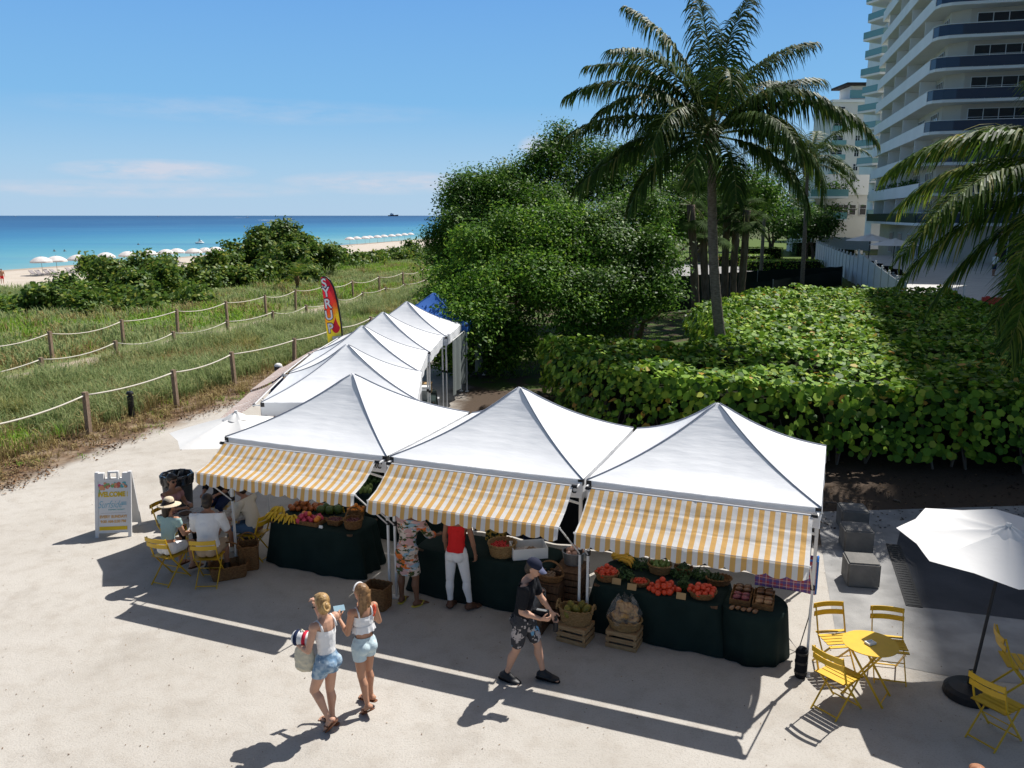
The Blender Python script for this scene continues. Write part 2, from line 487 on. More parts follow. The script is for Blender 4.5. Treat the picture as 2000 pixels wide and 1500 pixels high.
ps = np.concatenate([np.linspace(-40, 8, 13)[:-1], np.linspace(8, 80, 97)[:-1], np.linspace(80, 220, 60)[:-1], np.geomspace(220, 9000, 24)])
qs = np.concatenate([-np.geomspace(9000, 60, 16)[:-1], np.linspace(-60, 15, 16)[:-1], np.linspace(15, 32, 52)[:-1], np.linspace(32, 125, 80)[:-1], np.array([125, 140, 160, 200.])])
gv = []; gf = []
for qv in qs:
    for pv in ps:
        w_ = UU * pv - RR * qv
        gv.append((w_.x, w_.y, zt(w_.x, w_.y)))
npn = len(ps)
for j in range(len(qs) - 1):
    for i in range(npn - 1):
        gf.append((j * npn + i, (j + 1) * npn + i, (j + 1) * npn + i + 1, j * npn + i + 1))
g = MB(); g.add(gv, [f[::-1] for f in gf])
ground = tag(g.build("ground", M['ground'], smooth=True), kind="structure")
g = MB()
sp_ = [-600, -100, 0, 100, 300, 800, 2500, 9000, 30000, 70000]; sq_ = [112, 125, 160, 300, 700, 2000, 8000, 30000, 70000]
vv = [tuple(UU * a - RR * b + Vector((0, 0, -3.0))) for b in sq_ for a in sp_]
g.add(vv, [(j * len(sp_) + i, j * len(sp_) + i + 1, (j + 1) * len(sp_) + i + 1, (j + 1) * len(sp_) + i) for j in range(len(sq_) - 1) for i in range(len(sp_) - 1)])
tag(g.build("sea", M['sea']), kind="structure")

def slab(name, pix, z, m_, thick=.0):
    g = MB(); pts = [G(*p) for p in pix]
    g.add([(q.x, q.y, z) for q in pts], [tuple(range(len(pts)))])
    o = g.build(name, m_)
    if o.data.polygons[0].normal.z < 0: o.data.flip_normals()
    return tag(o, kind="structure")
slab("concrete_apron", [(1612, 1120), (1632, 1235), (1700, 1282), (1757, 1302), (1867, 1324), (2150, 1352), (2400, 1100), (2100, 985), (1596, 1000)], .004, M['concrete'])
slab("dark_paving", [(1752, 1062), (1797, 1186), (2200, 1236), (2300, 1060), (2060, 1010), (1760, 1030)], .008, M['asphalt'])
# ------------------------------------------------------------------ canopy tents with striped awnings
def stripe_material(name, pitch, ca, cb, transl=.25):
    m = mat(name, cb, .7, .2, transl=transl, bump=.45, bscale=5, bdist=.03)
    n, l, p = nodes_of(m)
    tx = n.new("ShaderNodeTexCoord"); sx = n.new("ShaderNodeSeparateXYZ"); l.new(tx.outputs["Object"], sx.inputs[0])
    fr = mth(n, l, 'FRACT', mth(n, l, 'MULTIPLY', mth(n, l, 'ADD', sx.outputs[0], 10.0 + pitch * .25), 1 / pitch))
    st = mth(n, l, 'LESS_THAN', fr, .5)
    c = mixc3(n, l, st, cb, ca)
    l.new(c, p.inputs["Base Color"])
    for k in n:
        if k.type == 'BSDF_TRANSLUCENT': l.new(c, k.inputs[0])
    return m
M['stripe'] = stripe_material("orange_stripes", .1305, (.79, .47, .155), (.84, .82, .79), .32)
M['stripe_pink'] = stripe_material("pink_stripes", .15, (.44, .25, .19), (.82, .77, .72))
FONT_EXTRUDE = .0008
def lettering(body, size, m_, parent, loc, rot=(PI / 2, 0, 0), name="lettering", align='CENTER', sx=1.0, shear=0.0, bold=0.0, spacing=1.0):
    cu = bpy.data.curves.new(name, 'FONT'); cu.body = body; cu.size = size; cu.align_x = align; cu.align_y = 'CENTER'
    cu.extrude = FONT_EXTRUDE; cu.offset = bold; cu.shear = shear; cu.space_character = spacing
    o = bpy.data.objects.new(name, cu); COL.objects.link(o)
    dg = bpy.context.evaluated_depsgraph_get()
    me = bpy.data.meshes.new_from_object(o.evaluated_get(dg))
    bpy.data.objects.remove(o)
    me.materials.clear(); me.materials.append(m_)
    o = bpy.data.objects.new(name, me); COL.objects.link(o)
    o.parent = parent; o.location = loc; o.rotation_euler = rot; o.scale = (sx, 1, 1)
    return o
HALF = 1.525; EAVE = 2.32; PEAK = 3.245
def tent(ctr, ang, label, fabric='tent', awning=None, seed=0, letters=False, aw_out=.80, aw_z=1.955):
    r = random.Random(seed)
    t = thing("canopy_tent", label, "canopy tent", (ctr[0], ctr[1], 0), ang, "pop-up canopy tents of the market")
    ph = [r.uniform(0, 6) for _ in range(12)]
    def surf(a, b):
        mm = max(abs(a), abs(b)); tt = 1 - mm
        z = EAVE + (PEAK - EAVE) * (.60 * tt + .40 * tt ** 2.3) - .02 * max(0, .06 - mm) / .06
        s = (min(abs(a), abs(b)) / mm) if mm > 1e-6 else 0
        s = min(1, s)
        sag = (1 - s * s)
        z -= .055 * sag * 4 * mm * tt + .012 * sag * mm ** 6
        # creases that fan from the corners
        wv = math.sin(13 * a + 9 * b + ph[0]) * math.sin(7 * b - 15 * a + ph[1]) * .006 + math.sin(31 * a * b + ph[2] + 4 * a) * .006
        z += wv * sag * mm * (1.2 - mm) * 2.2
        return Vector((a * HALF, b * HALF, z))
    g = MB()
    nu, nv = 22, 14
    for k in range(4):
        def fn(u, v, k=k):
            e = u * 2 - 1; mm = 1 - v
            a, b = e * mm, -mm
            for _ in range(k): a, b = -b, a
            return surf(a, b)
        g.grid(fn, nu, nv)
    can = g.build("canopy", M[fabric], t, smooth=True)
    for k in range(4):
        sx, sy = ((-1, -1), (1, -1), (1, 1), (-1, 1))[k]
        g = MB(); g.tube([surf(sx * q, sy * q) + Vector((0, 0, .006)) for q in np.linspace(1, .02, 14)], .011, 5)
        g.build("seam", M['seam'] if fabric == 'tent' else M['tent_blue'], can, smooth=True)
    # valance strips hang below the eave
    for k in range(4):
        g = MB(); rot = Matrix.Rotation(k * PI / 2, 3, 'Z')
        drop = .27
        def fv(u, v):
            x = (u * 2 - 1) * HALF
            return rot @ Vector((x, -HALF - .006 - .012 * v * math.sin(x * 5 + ph[k]), EAVE - .012 * (1 - (u * 2 - 1) ** 2) - drop * v))
        g.grid(fv, 24, 3)
        va = g.build("valance", M[fabric], t, smooth=True)
        if letters and k == 0:
            lettering("RC", .13, M['black_plastic'], va, (HALF - .155, -HALF - .026, EAVE - .16), shear=.2, bold=.004, sx=.85)
    h = HALF - .03
    for sx, sy in ((-1, -1), (1, -1), (1, 1), (-1, 1)):
        g = MB()
        g.box((sx * h, sy * h, .62), (.032, .032, 1.24)); g.box((sx * h, sy * h, 1.76), (.042, .042, 1.08))
        g.box((sx * h, sy * h, .012), (.11, .11, .02))
        lg = g.build("leg", M['steel_white'], t)
        g = MB(); g.box((sx * h, sy * h, EAVE - .045), (.075, .075, .085)); g.box((sx * h, sy * h, 1.24), (.06, .06, .07))
        g.build("cap", M['black_plastic'], lg)
    for k in range(4):
        rot = Matrix.Rotation(k * PI / 2, 3, 'Z')
        g = MB()
        for a, b in ((-1, 0), (0, 1)):
            x0, x1 = a * h, b * h
            g.bar(rot @ Vector((x0, -h, 2.22)), rot @ Vector((x1, -h, 1.95)), .022, .03)
            g.bar(rot @ Vector((x0, -h + .02, 1.95)), rot @ Vector((x1, -h + .02, 2.22)), .022, .03)
        g.build("crossbar", M['steel_white'], t)
    if awning:
        W = HALF - .09; y0 = -HALF - .15; y1 = -HALF - aw_out; z0 = EAVE - .05; z1 = aw_z
        def fa(u, v):
            x = (u * 2 - 1) * W
            cr = .007 * math.sin(v * 9 + x * 3 + ph[4]) * math.sin(x * 9 + ph[5]) + .006 * math.sin(v * 24 + math.sin(x * 5 + ph[6]) * 1.5) * (1 - v)
            return Vector((x * (1 + .008 * v), y0 + (y1 - y0) * v, z0 + (z1 - z0) * v - .05 * math.sin(PI * v) + cr * math.sin(PI * min(1, v * 1.02)) - .010 * math.exp(-((v - .30 - .03 * math.sin(x * 2.3 + ph[8])) / .016) ** 2) - .007 * math.exp(-((v - .62 - .02 * math.sin(x * 3.1 + ph[9])) / .016) ** 2) - .008 * math.exp(-(x / .02) ** 2)))
        g = MB(); g.grid(fa, 72, 40)
        aw = g.build("awning", M[awning], t, smooth=True)
        def fv(u, v):
            x = (u * 2 - 1) * W * 1.008
            ln = .145 + .045 * abs(math.sin((u * 12 + .0) * PI)) ** .8
            return Vector((x, y1 - .012 - .03 * v * (1 + .6 * math.sin(x * 11 + ph[7])), z1 - .004 - ln * v))
        g = MB(); g.grid(fv, 144, 4)
        g.build("valance", M[awning], aw, smooth=True)
        g = MB(); g.tube([(-W - .06, y0, z0 - .012), (W + .06, y0, z0 - .012)], .014, 6)
        g.tube([(-W - .03, y1 + .01, z1 - .014), (W + .03, y1 + .01, z1 - .014)], .013, 6)
        for s in (-1, 1):
            g.bar((s * h, -h, z0 - .012), (s * h, y0 - .02, z0 - .012), .022)
        g.build("rail", M['steel_white'], aw)
        for s in (-1, 1):
            g = MB(); g.tube([(s * (W + .02), y1 + .01, z1 - .02), (s * h, -h - .02, 1.22)], .011, 6)
            g.build("arm", M['steel_white'], aw)
            g = MB(); g.tube([(s * (W + .06), y0, z0 - .012), (s * (W - .02), y0, z0 - .012)], .026, 8); g.build("end_cap", M['black_plastic'], aw)
        if awning == 'stripe_pink': aw.rotation_euler = (0, 0, -PI / 2)
    return t
TH = -.3755
E1 = Vector((math.cos(TH), math.sin(TH), 0)); E2 = Vector((-math.sin(TH), math.cos(TH), 0))
F0 = Vector((-4.75, 13.225, 0))
def front(i, lx, ly, z=0.0):
    """point in the front row: tent i, metres along the front, metres back"""
    return F0 + E1 * (i * 3.11 + lx) + E2 * ly + Vector((0, 0, z))
for i in range(3):
    lab = ["white canopy tent with striped awning over the seated group and banana table", "white canopy tent with striped awning above the woman in the red top",
           "white canopy tent with striped awning above the tomatoes and wrapped bread"][i]
    tent(front(i, HALF, HALF), TH, lab, awning='stripe', seed=i, letters=(i < 2), aw_z=(1.955, 1.90, 1.86)[i])
def rear_curtain(label, i, l0, l1, z1=2.0):
    a, b = front(i, l0, 3.0), front(i, l1, 3.0); t = thing("rear_curtain", label, "rear curtain", ((a + b) / 2)); A, B = a - t.location, b - t.location
    g = MB(); g.grid(lambda u, v: A.lerp(B, u) + E2 * (.03 * math.sin(u * 31) + .02 * math.sin(u * 13)) + Vector((0, 0, .02 + (z1 - .02) * v)), 50, 3); g.build("cloth", M['black_cloth'], t, smooth=True)
    g = MB(); g.tube([A + Vector((0, 0, z1)), B + Vector((0, 0, z1))], .014, 6); g.build("rail", M['steel_white'], t)
rear_curtain("black rear curtain behind the leafy back table of the first tent", 0, .75, 3.02)
rear_curtain("black rear curtain of the middle front tent, behind the vendor", 1, .02, 3.03)
rear_curtain("black rear curtain behind the tomato table", 2, .02, 2.95)
row = [((-3.52, 17.42), 4.4, "white canopy tent of the back row, just behind the front left tent"), ((-3.74, 20.50), 2.0, "second white canopy tent of the back row, beside the man in the white cap"),
       ((-3.67, 23.45), -2.0, "third white canopy tent of the back row, near the rainbow feather flag"), ((-3.36, 26.40), -5.0, "fourth white canopy tent of the back row, dappled by tree shade"),
       ((-2.78, 29.40), -9.0, "blue canopy tent at the far end of the back row")]
for k, (c_, a_, lab) in enumerate(row):
    tent(c_, R(a_), lab, fabric='tent_blue' if k == 4 else 'tent', awning='stripe_pink' if k < 4 else None, seed=20 + k, aw_out=.92, aw_z=1.90, letters=(k == 0))

# ------------------------------------------------------------------ tables with long cloths
def cloth_table(name, label, ctr, ang, sx, sy, h=.76, m_='green_cloth', seed=0, flare=.085, top_label=None):
    t = thing(name, label, "market table", (ctr[0], ctr[1], 0), ang)
    r = random.Random(seed); ph = [r.uniform(0, 6) for _ in range(4)]
    per = []
    n = 96
    for k in range(n):
        a = 2 * PI * k / n
        cx, cy = math.cos(a), math.sin(a)
        e = 7.0
        rr = (abs(cx) ** e + abs(cy) ** e) ** (-1 / e)
        per.append((cx * rr, cy * rr, a))
    g = MB(); rings = [(0, h), (.6, h), (.97, h), (1.0, h - .012), (1.006, h - .05), (1.02, h * .66), (1.035, h * .33), (1.06, .012)]
    vs = []; fs = []
    for j, (s, z) in enumerate(rings):
        d = max(0, (h - z) / h)
        for (ux, uy, a) in per:
            fold = d * (flare * .5 * math.sin(a * 9 + ph[0]) + flare * .35 * math.sin(a * 17 + ph[1]))
            k = s + (fold + flare * d) / max(sx, sy) * 2 * (1 if s >= 1 else 0)
            vs.append((ux * sx / 2 * k, uy * sy / 2 * (s + (fold + flare * d) / min(sx, sy) * (1 if s >= 1 else 0)), z))
    for j in range(len(rings) - 1):
        for k in range(n): fs.append((j * n + k, j * n + (k + 1) % n, (j + 1) * n + (k + 1) % n, (j + 1) * n + k))
    g.add(vs, [f[::-1] for f in fs]); g.build("tablecloth", M[m_], t, smooth=True)
    g = MB(); g.box((0, 0, h - .03), (sx * .95, sy * .95, .03)); g.build("tabletop", M['dark_wood'], t)
    for a in (-1, 1):
        for b in (-1, 1):
            g = MB(); g.bar((a * sx * .42, b * sy * .4, 0), (a * sx * .42, b * sy * .4, h - .045), .03); g.build("leg", M['steel_white'], t)
    return t
TAB1 = front(0, 1.30, .80); cloth_table("market_table", "table under a black-green cloth piled with bananas and dragon fruit", TAB1, TH - .03, 1.75, .85, .78, seed=1)
TAB2 = front(1, 1.33, .72); cloth_table("market_table", "long dark-clothed table in front of the woman in white trousers", TAB2, TH, 2.25, .85, .76, seed=2)
TAB3 = front(2, .98, .62); cloth_table("market_table", "dark-clothed table holding tomatoes, greens and squash baskets", TAB3, TH - .05, 1.85, 1.0, .72, seed=3)
def round_cloth():
    p = front(2, 2.28, .45)
    t = thing("drum_table", "round table under a floor-length black-green cloth with wrapped loaves", "market table", p)
    g = MB(); prof = [(.44, .70), (.45, .69), (.46, .6), (.48, .3), (.50, .012)]
    n = 64; ph = 1.0
    g.lathe([(0.0001, .702)] + prof, (0, 0, 0), n, wob=lambda a, z: (.72 - z) * (.05 * math.sin(9 * a) + .03 * math.sin(15 * a + 1)))
    g.f = [f[::-1] for f in g.f]; g.build("tablecloth", M['green_cloth'], t, smooth=True)
    g = MB(); g.lathe([(.42, .66), (.42, .69)], n=32); g.build("tabletop", M['dark_wood'], t)
    return p
RND = round_cloth()

# ------------------------------------------------------------------ baskets, crates, fruit
def basket(name, label, loc, rx, ry, h, m_='wicker', handle=None, flare=1.2, group=None, rz=0.0, nside=28, square=False):
    t = thing(name, label, "basket", loc, rz, group)
    g = MB(); n = nside
    def wob(a, z):
        w_ = .02 * math.sin(a * n / 2 + (z * 120))
        if square:
            c_, s_ = abs(math.cos(a)), abs(math.sin(a)); w_ += (c_ ** 6 + s_ ** 6) ** (-1 / 6) - 1
        return w_
    rows = 8
    prof = [(.0001, .004)] + [((1 / flare + (1 - 1 / flare) * (k / rows) ** .8), .004 + h * k / rows) for k in range(rows + 1)]
    prof += [(.93, h - .004)] + [((1 / flare + (1 - 1 / flare) * (k / rows) ** .8) * .93, .02 + h * k / rows) for k in (5, 2)] + [(.0001, .025)]
    g.lathe(prof, n=n * 2, wob=wob, sx=rx, sy=ry); g.build("body", M[m_], t, smooth=False)
    g = MB(); pts = []
    for k in range(41):
        a = 2 * PI * k / 40; q = 1 + (wob(a, 0) if square else 0)
        pts.append((rx * math.cos(a) * q, ry * math.sin(a) * q, h + .008 * math.sin(k * PI / 1.0 * .9)))
    g.tube(pts, .014, 6); g.build("rim", M[m_], t, smooth=True)
    if handle == 'arch':
        g = MB(); g.tube([(rx * math.cos(a) * .98, 0, h + (max(rx, .16) * 1.25) * math.sin(a)) for a in np.linspace(0, PI, 17)], .013, 6); g.build("handle", M[m_], t, smooth=True)
    elif handle == 'loops':
        for s in (-1, 1):
            g = MB(); g.tube([(s * (rx + .01), .085 * math.cos(a), h - .02 + .10 * math.sin(a)) for a in np.linspace(0, PI, 11)], .016, 6); g.build("handle", M[m_], t, smooth=True)
    elif handle == 'wide':
        g = MB()
        g.grid(lambda u, v: Vector((rx * math.cos(PI * u) * .99, -.03 + .06 * v, h + .20 * math.sin(PI * u))), 16, 1); g.build("handle", M[m_], t, smooth=True)
    return t
def crate(label, loc, rz, sx=.42, sy=.32, h=.24):
    t = thing("wooden_crate", label, "wooden crate", loc, rz, "upturned slatted crates in front of the tables")
    for k in range(3):
        z = .035 + k * (h - .06) / 2
        g = MB()
        for s in (-1, 1):
            g.box((0, s * (sy / 2), z), (sx, .012, .062)); g.box((s * (sx / 2 - .006), 0, z), (.012, sy - .012, .062))
        g.build("slat", M['crate'], t)
    g = MB()
    for a in (-1, 1):
        for b in (-1, 1): g.box((a * (sx / 2 - .03), b * (sy / 2 - .022), h / 2), (.03, .03, h - .01))
    g.build("frame", M['crate'], t)
    g = MB()
    for k in range(4): g.box((0, -sy / 2 + .04 + k * (sy - .08) / 3, h + .004), (sx, .065, .012))
    g.build("base", M['crate'], t)
    return t
FM = {}
def fruit_mat(k, col, col2, rough=.35, spec=.4, vs=6):
    FM[k] = mat(k + "_skin", col, rough, spec, col2=col2, vscale=vs)
fruit_mat("tomato", (.62, .035, .018), (.70, .10, .03), .22, .5)
fruit_mat("strawberry", (.55, .02, .02), (.62, .06, .05))
fruit_mat("dragon_fruit", (.52, .03, .10), (.62, .10, .14))
fruit_mat("orange", (.75, .27, .03), (.72, .22, .03))
fruit_mat("mango", (.40, .06, .03), (.45, .20, .04), vs=9)
fruit_mat("banana", (.72, .50, .04), (.66, .42, .05), .5, .2)
fruit_mat("squash", (.78, .47, .045), (.72, .38, .04), .35, .4)
fruit_mat("melon", (.09, .13, .03), (.05, .09, .02))
fruit_mat("pear", (.16, .24, .06), (.22, .28, .08))
fruit_mat("plum", (.09, .02, .03), (.14, .03, .03))
fruit_mat("onion", (.60, .30, .20), (.62, .40, .30), .4)
fruit_mat("avocado", (.06, .09, .03), (.035, .055, .02))
fruit_mat("papaya", (.12, .14, .03), (.30, .22, .03), vs=5)
fruit_mat("leafgreen", (.035, .085, .02), (.06, .12, .03), .6)
fruit_mat("garlic", (.62, .58, .52), (.50, .42, .42), .5)
fruit_mat("mushroom", (.35, .24, .15), (.25, .16, .10), .7)
FSRC = {}
def fruit(kind, loc, r, label, group, asp=(1, 1, 1), rot=None, stem=False, cat=None, name=None):
    key = (kind, asp)
    if key not in FSRC:
        g = MB(); g.ball((0, 0, 0), asp, 12, 8)
        if kind in ("tomato", "pear", "plum", "orange"):
            g.v = [(x, y, z - .18 * max(0, 1 - (x * x + y * y) * 3.0) * (1 if z > 0 else -.4)) for x, y, z in g.v]
        if kind == "dragon_fruit":
            for k in range(14):
                a = k * 2.4; zz = -0.7 + 1.5 * k / 14; q = math.sqrt(max(0.05, 1 - zz * zz))
                b = Vector((math.cos(a) * q, math.sin(a) * q, zz))
                g.add([b * .95 + Vector((-.12 * math.sin(a), .12 * math.cos(a), 0)), b * .95 - Vector((-.12 * math.sin(a), .12 * math.cos(a), 0)), b * 1.3 + Vector((0, 0, .3))], [(0, 1, 2)])
        o = g.build(name or kind, FM[kind], smooth=True)
        FSRC[key] = o
    else:
        o = FSRC[key].copy(); COL.objects.link(o)
    o.location = loc; o.scale = (r, r, r)
    o.rotation_euler = rot or (random.uniform(-.5, .5), random.uniform(-.5, .5), random.uniform(0, 6))
    tag(o, label, cat or kind.replace("_", " "), group)
    return o
def heap(kind, ctr, rx, ry, r, n, label, group, asp=(1, 1, 1), layers=2, rz=0.0, name=None, cat=None, jitter=.25, hump=1.0):
    """fruit laid in touching rows, upper layers sitting in the hollows of the lower ones"""
    out = []; ca, sa = math.cos(rz), math.sin(rz)
    placed = 0
    for ly in range(layers):
        s = 1 - ly * (.42 if layers > 1 else 0); step = r * 1.9
        nx = max(1, int(2 * rx * s / step)); ny = max(1, int(2 * ry * s / step))
        for i in range(nx + 1):
            for j in range(ny + 1):
                x = (i - nx / 2) * step + (j % 2) * step * .5; y = (j - ny / 2) * step * .9
                if (x / (rx * s + .5 * r)) ** 2 + (y / (ry * s + .5 * r)) ** 2 > 1.0 or placed >= n: continue
                x += random.uniform(-1, 1) * r * jitter; y += random.uniform(-1, 1) * r * jitter
                rr = r * random.uniform(.88, 1.1)
                out.append(fruit(kind, (ctr[0] + x * ca - y * sa, ctr[1] + x * sa + y * ca, ctr[2] + rr * .8 + ly * r * 1.35 * hump), rr, label, group, asp, name=name, cat=cat)); placed += 1
    return out
def banana_bunch(loc, rz, label, group, kind="banana", n=7, ln=.19, r=.019, name="banana_bunch", cat="bananas", tilt=0.0):
    t = thing(name, label, cat, loc, rz, group)
    for k in range(n):
        a = (k - (n - 1) / 2) * .24; lay = k % 2
        pts = []
        for i in range(8):
            u = i / 7; x = ln * (u - .2); z = .03 + lay * .035 + .10 * (1 - (2 * u - .9) ** 2) * .55
            pts.append((x * math.cos(a) - .01 * k * math.sin(a), x * math.sin(a) + (k - n / 2) * .012, z))
        rs = [.007, r * .8, r, r * 1.05, r * 1.05, r, r * .75, .006]
        g = MB(); g.tube(pts, rs, 7); g.build("banana" if kind == "banana" else "fruit", FM[kind], t, smooth=True)
    return t
def greens(label, loc, r, h, n=220, group=None, name="leafy_greens", m_="leafgreen", lsize=.07):
    a = rng.uniform(0, 2 * PI, n); q = np.sqrt(rng.uniform(0, 1, n)) * r; z = h * rng.uniform(.1, 1, n) * (1 - (q / r) ** 2 * .6)
    C = np.stack([np.cos(a) * q, np.sin(a) * q, z], 1)
    Nn = C + np.array([0, 0, .1]) + rng.normal(size=C.shape) * .1
    V, k = leaves(C, Nn, rng.uniform(.6, 1.3, n) * lsize, "diamond", .45, .12)
    o = mesh_np(name, V, k, FM[m_]); o.location = loc
    return tag(o, label, "greens", group)
# ------------------------------------------------------------------ goods on the tables
def on(px, py, tab, z, sx, sy, ang=TH, mx=.1, my=.1):
    """table point under a pixel, kept inside the table top"""
    w_ = G(px, py, z) - Vector((tab[0], tab[1], 0))
    a = Vector((math.cos(ang), math.sin(ang), 0)); b = Vector((-math.sin(ang), math.cos(ang), 0))
    lx = max(-sx / 2 + mx, min(sx / 2 - mx, w_.dot(a))); ly = max(-sy / 2 + my, min(sy / 2 - my, w_.dot(b)))
    q = Vector((tab[0], tab[1], 0)) + a * lx + b * ly; q.z = z
    return q
on1 = lambda px, py, mx=.1, my=.1: on(px, py, TAB1, .78, 1.75, .85, TH - .03, mx, my)
on2 = lambda px, py, mx=.1, my=.1: on(px, py, TAB2, .76, 2.25, .85, TH, mx, my)
on3 = lambda px, py, mx=.1, my=.1: on(px, py, TAB3, .72, 1.85, 1.0, TH - .05, mx, my)
up = Vector((0, 0, 1))
# table 1
for k, (px, py, rz) in enumerate(((524, 1020, 4.3), (540, 1026, 4.6), (556, 1028, 4.9), (548, 1008, 4.4), (533, 1005, 4.2))):
    banana_bunch(on1(px, py) + up * (.0 if k < 3 else .05), rz, "yellow banana bunch at the left end of the first table, beside the dragon fruit", "banana bunches on the first table", n=7, ln=.21, r=.021)
def tray(name, label, loc, sx, sy, rz, m_='wicker', h=.07, cat="tray", group=None):
    t = thing(name, label, cat, loc, rz, group)
    g = MB(); g.box((0, 0, .008), (sx, sy, .012)); g.build("base", M[m_], t)
    for s in (-1, 1):
        g = MB(); g.box((0, s * (sy / 2), h / 2), (sx + .015, .014, h)); g.build("side", M[m_], t)
        g = MB(); g.box((s * (sx / 2), 0, h / 2), (.014, sy - .016, h)); g.build("side", M[m_], t)
    return t
p = on1(600, 1022, .3, .2); tray("wicker_tray", "low wicker tray of dragon fruit and oranges on the first table", p, .52, .30, TH)
heap("dragon_fruit", p + up * .02, .25, .14, .052, 15, "dragon fruit heaped in the wicker tray next to the bananas", "dragon fruit in the tray", (.85, .85, 1.05))
for dx, dy, dz in ((-.03, .05, .13), (.19, .0, .10), (.2, -.06, .09), (-.13, .06, .12)):
    q = p + E1 * dx + E2 * dy + up * dz; fruit("orange", q, .048, "orange lying on top of the dragon fruit heap", "oranges on the dragon fruit heap")
p = on1(585, 992, .3, .1); heap("mango", p, .34, .12, .058, 20, "red mango in the heap behind the dragon fruit", "mangoes behind the dragon fruit", (1.0, .85, .8), layers=2)
p = on1(645, 1000, .2, .1); heap("melon", p, .17, .11, .085, 7, "dark green melon behind the plum basket", "melons on the first table", (1, 1, 1.05), layers=1)
p = on1(655, 1024, .2, .16); basket("wicker_basket", "small square wicker basket of plums on the first table", p, .13, .10, .09, 'wicker', rz=TH, square=True)
heap("plum", p + up * .06, .10, .08, .026, 16, "dark plum in the small square basket", "plums in the square basket")
p = on1(690, 1030, .17, .17); basket("wicker_basket", "round dark wicker basket with a tall arched handle on the first table", p, .16, .16, .15, 'wicker', 'arch', rz=.8)
heap("plum", p + up * .09, .12, .12, .028, 18, "dark plum in the arch-handled round basket", "plums in the arch-handled basket")
p = on1(700, 1008, .17, .13); basket("wicker_basket", "wicker basket of small oranges behind the arch-handled basket on the first table", p, .15, .13, .16, 'wicker', rz=.3)
heap("orange", p + up * .12, .12, .10, .038, 13, "small orange in the basket at the right end of the first table", "small oranges in the basket")
def price_card(loc, rz, m_, label, sx=.11, sz=.075):
    t = thing("price_card", label, "price card", loc, rz)
    g = MB(); g.box((0, 0, sz * .5), (sx, .004, sz), M=Matrix.Rotation(-.35, 3, 'X')); g.build("card", m_, t)
    g = MB(); g.bar((0, .0, .004), (0, .05, .004), .03, .006); g.build("foot", m_, t)
price_card(on1(612, 1040, .1, .05), TH, M['white_plastic'], "small white price card lying before the dragon fruit tray", .07, .05)
# leafy stall at the back of tent one
BT = front(0, 1.55, 2.45); cloth_table("market_table", "back table under leafy greens, seen between the first two awnings", BT, TH, 2.5, .75, .84, seed=6)
for k, (px, py, kind) in enumerate(((706, 952, 'g'), (722, 928, 'g'), (712, 938, 'g'), (735, 935, 'g'))):
    q = on(px, py, BT, .84, 2.5, .75, TH); q.z = .84
    greens(("bunch of leafy greens on the back table, nearest the awning edge", "tall leafy herb bunch on the back table between the awnings", "leafy greens on the back table under the tall herbs", "leafy greens on the back table beside the white valance")[k], q, .20, .34 if k == 1 else .2, 240, lsize=.10)
heap("pear", on(716, 958, BT, .84, 2.5, .75, TH), .22, .16, .05, 12, "pale green squash on the back table between the awnings", "pale squash on the back table", (.8, .8, 1.5), name="squash", cat="squash")
# table 2
p = on2(981, 1083, .25, .2); basket("straw_basket", "wide round straw basket of strawberries on the second table", p, .22, .22, .20, 'straw')
heap("strawberry", p + up * .13, .17, .17, .024, 40, "strawberry in the wide straw basket", "strawberries in the straw basket", (.8, .8, 1.1), layers=1)
M['tote_print'] = mat("printed_tote", (.55, .36, .08), .8, .1, col2=(.03, .05, .03), vscale=16, vlo=.48, vhi=.52)
t = thing("tote_bag", "printed mustard tote bag standing behind the strawberry basket", "tote bag", on2(972, 1052, .2, .08), TH)
g = MB(); g.grid(lambda u, v: Vector(((u - .5) * (.34 - .05 * v), -.05 - .03 * math.sin(PI * u), .36 * v)), 8, 6); g.grid(lambda u, v: Vector(((.5 - u) * (.34 - .05 * v), .05 + .03 * math.sin(PI * u), .36 * v)), 8, 6); g.build("body", M['tote_print'], t, smooth=True)
for s in (-1, 1):
    g = MB(); g.tube([(.08 * math.cos(a), s * .05, .36 + .13 * math.sin(a)) for a in np.linspace(0, PI, 9)], .009, 5); g.build("handle", M['black_cloth'], t)
p = on2(1032, 1084, .3, .2)
t = thing("plastic_bin", "shallow white plastic bin of garlic and mushrooms on the second table", "plastic bin", p, TH + .55)
g = MB(); g.box((0, 0, .008), (.50, .34, .012)); g.build("base", M['white_plastic'], t)
for s in (-1, 1):
    g = MB(); g.box((0, s * .18, .09), (.54, .012, .17)); g.build("side", M['white_plastic'], t)
    g = MB(); g.box((s * .265, 0, .09), (.012, .345, .17)); g.build("side", M['white_plastic'], t)
heap("garlic", p + up * .05, .2, .12, .032, 22, "garlic bulb in the shallow white bin", "garlic in the white bin", layers=1, rz=TH + .55)
heap("mushroom", p + up * .09 + E1 * .1, .10, .09, .026, 10, "brown mushroom in the shallow white bin", "mushrooms in the white bin", (1, 1, .7), layers=1)
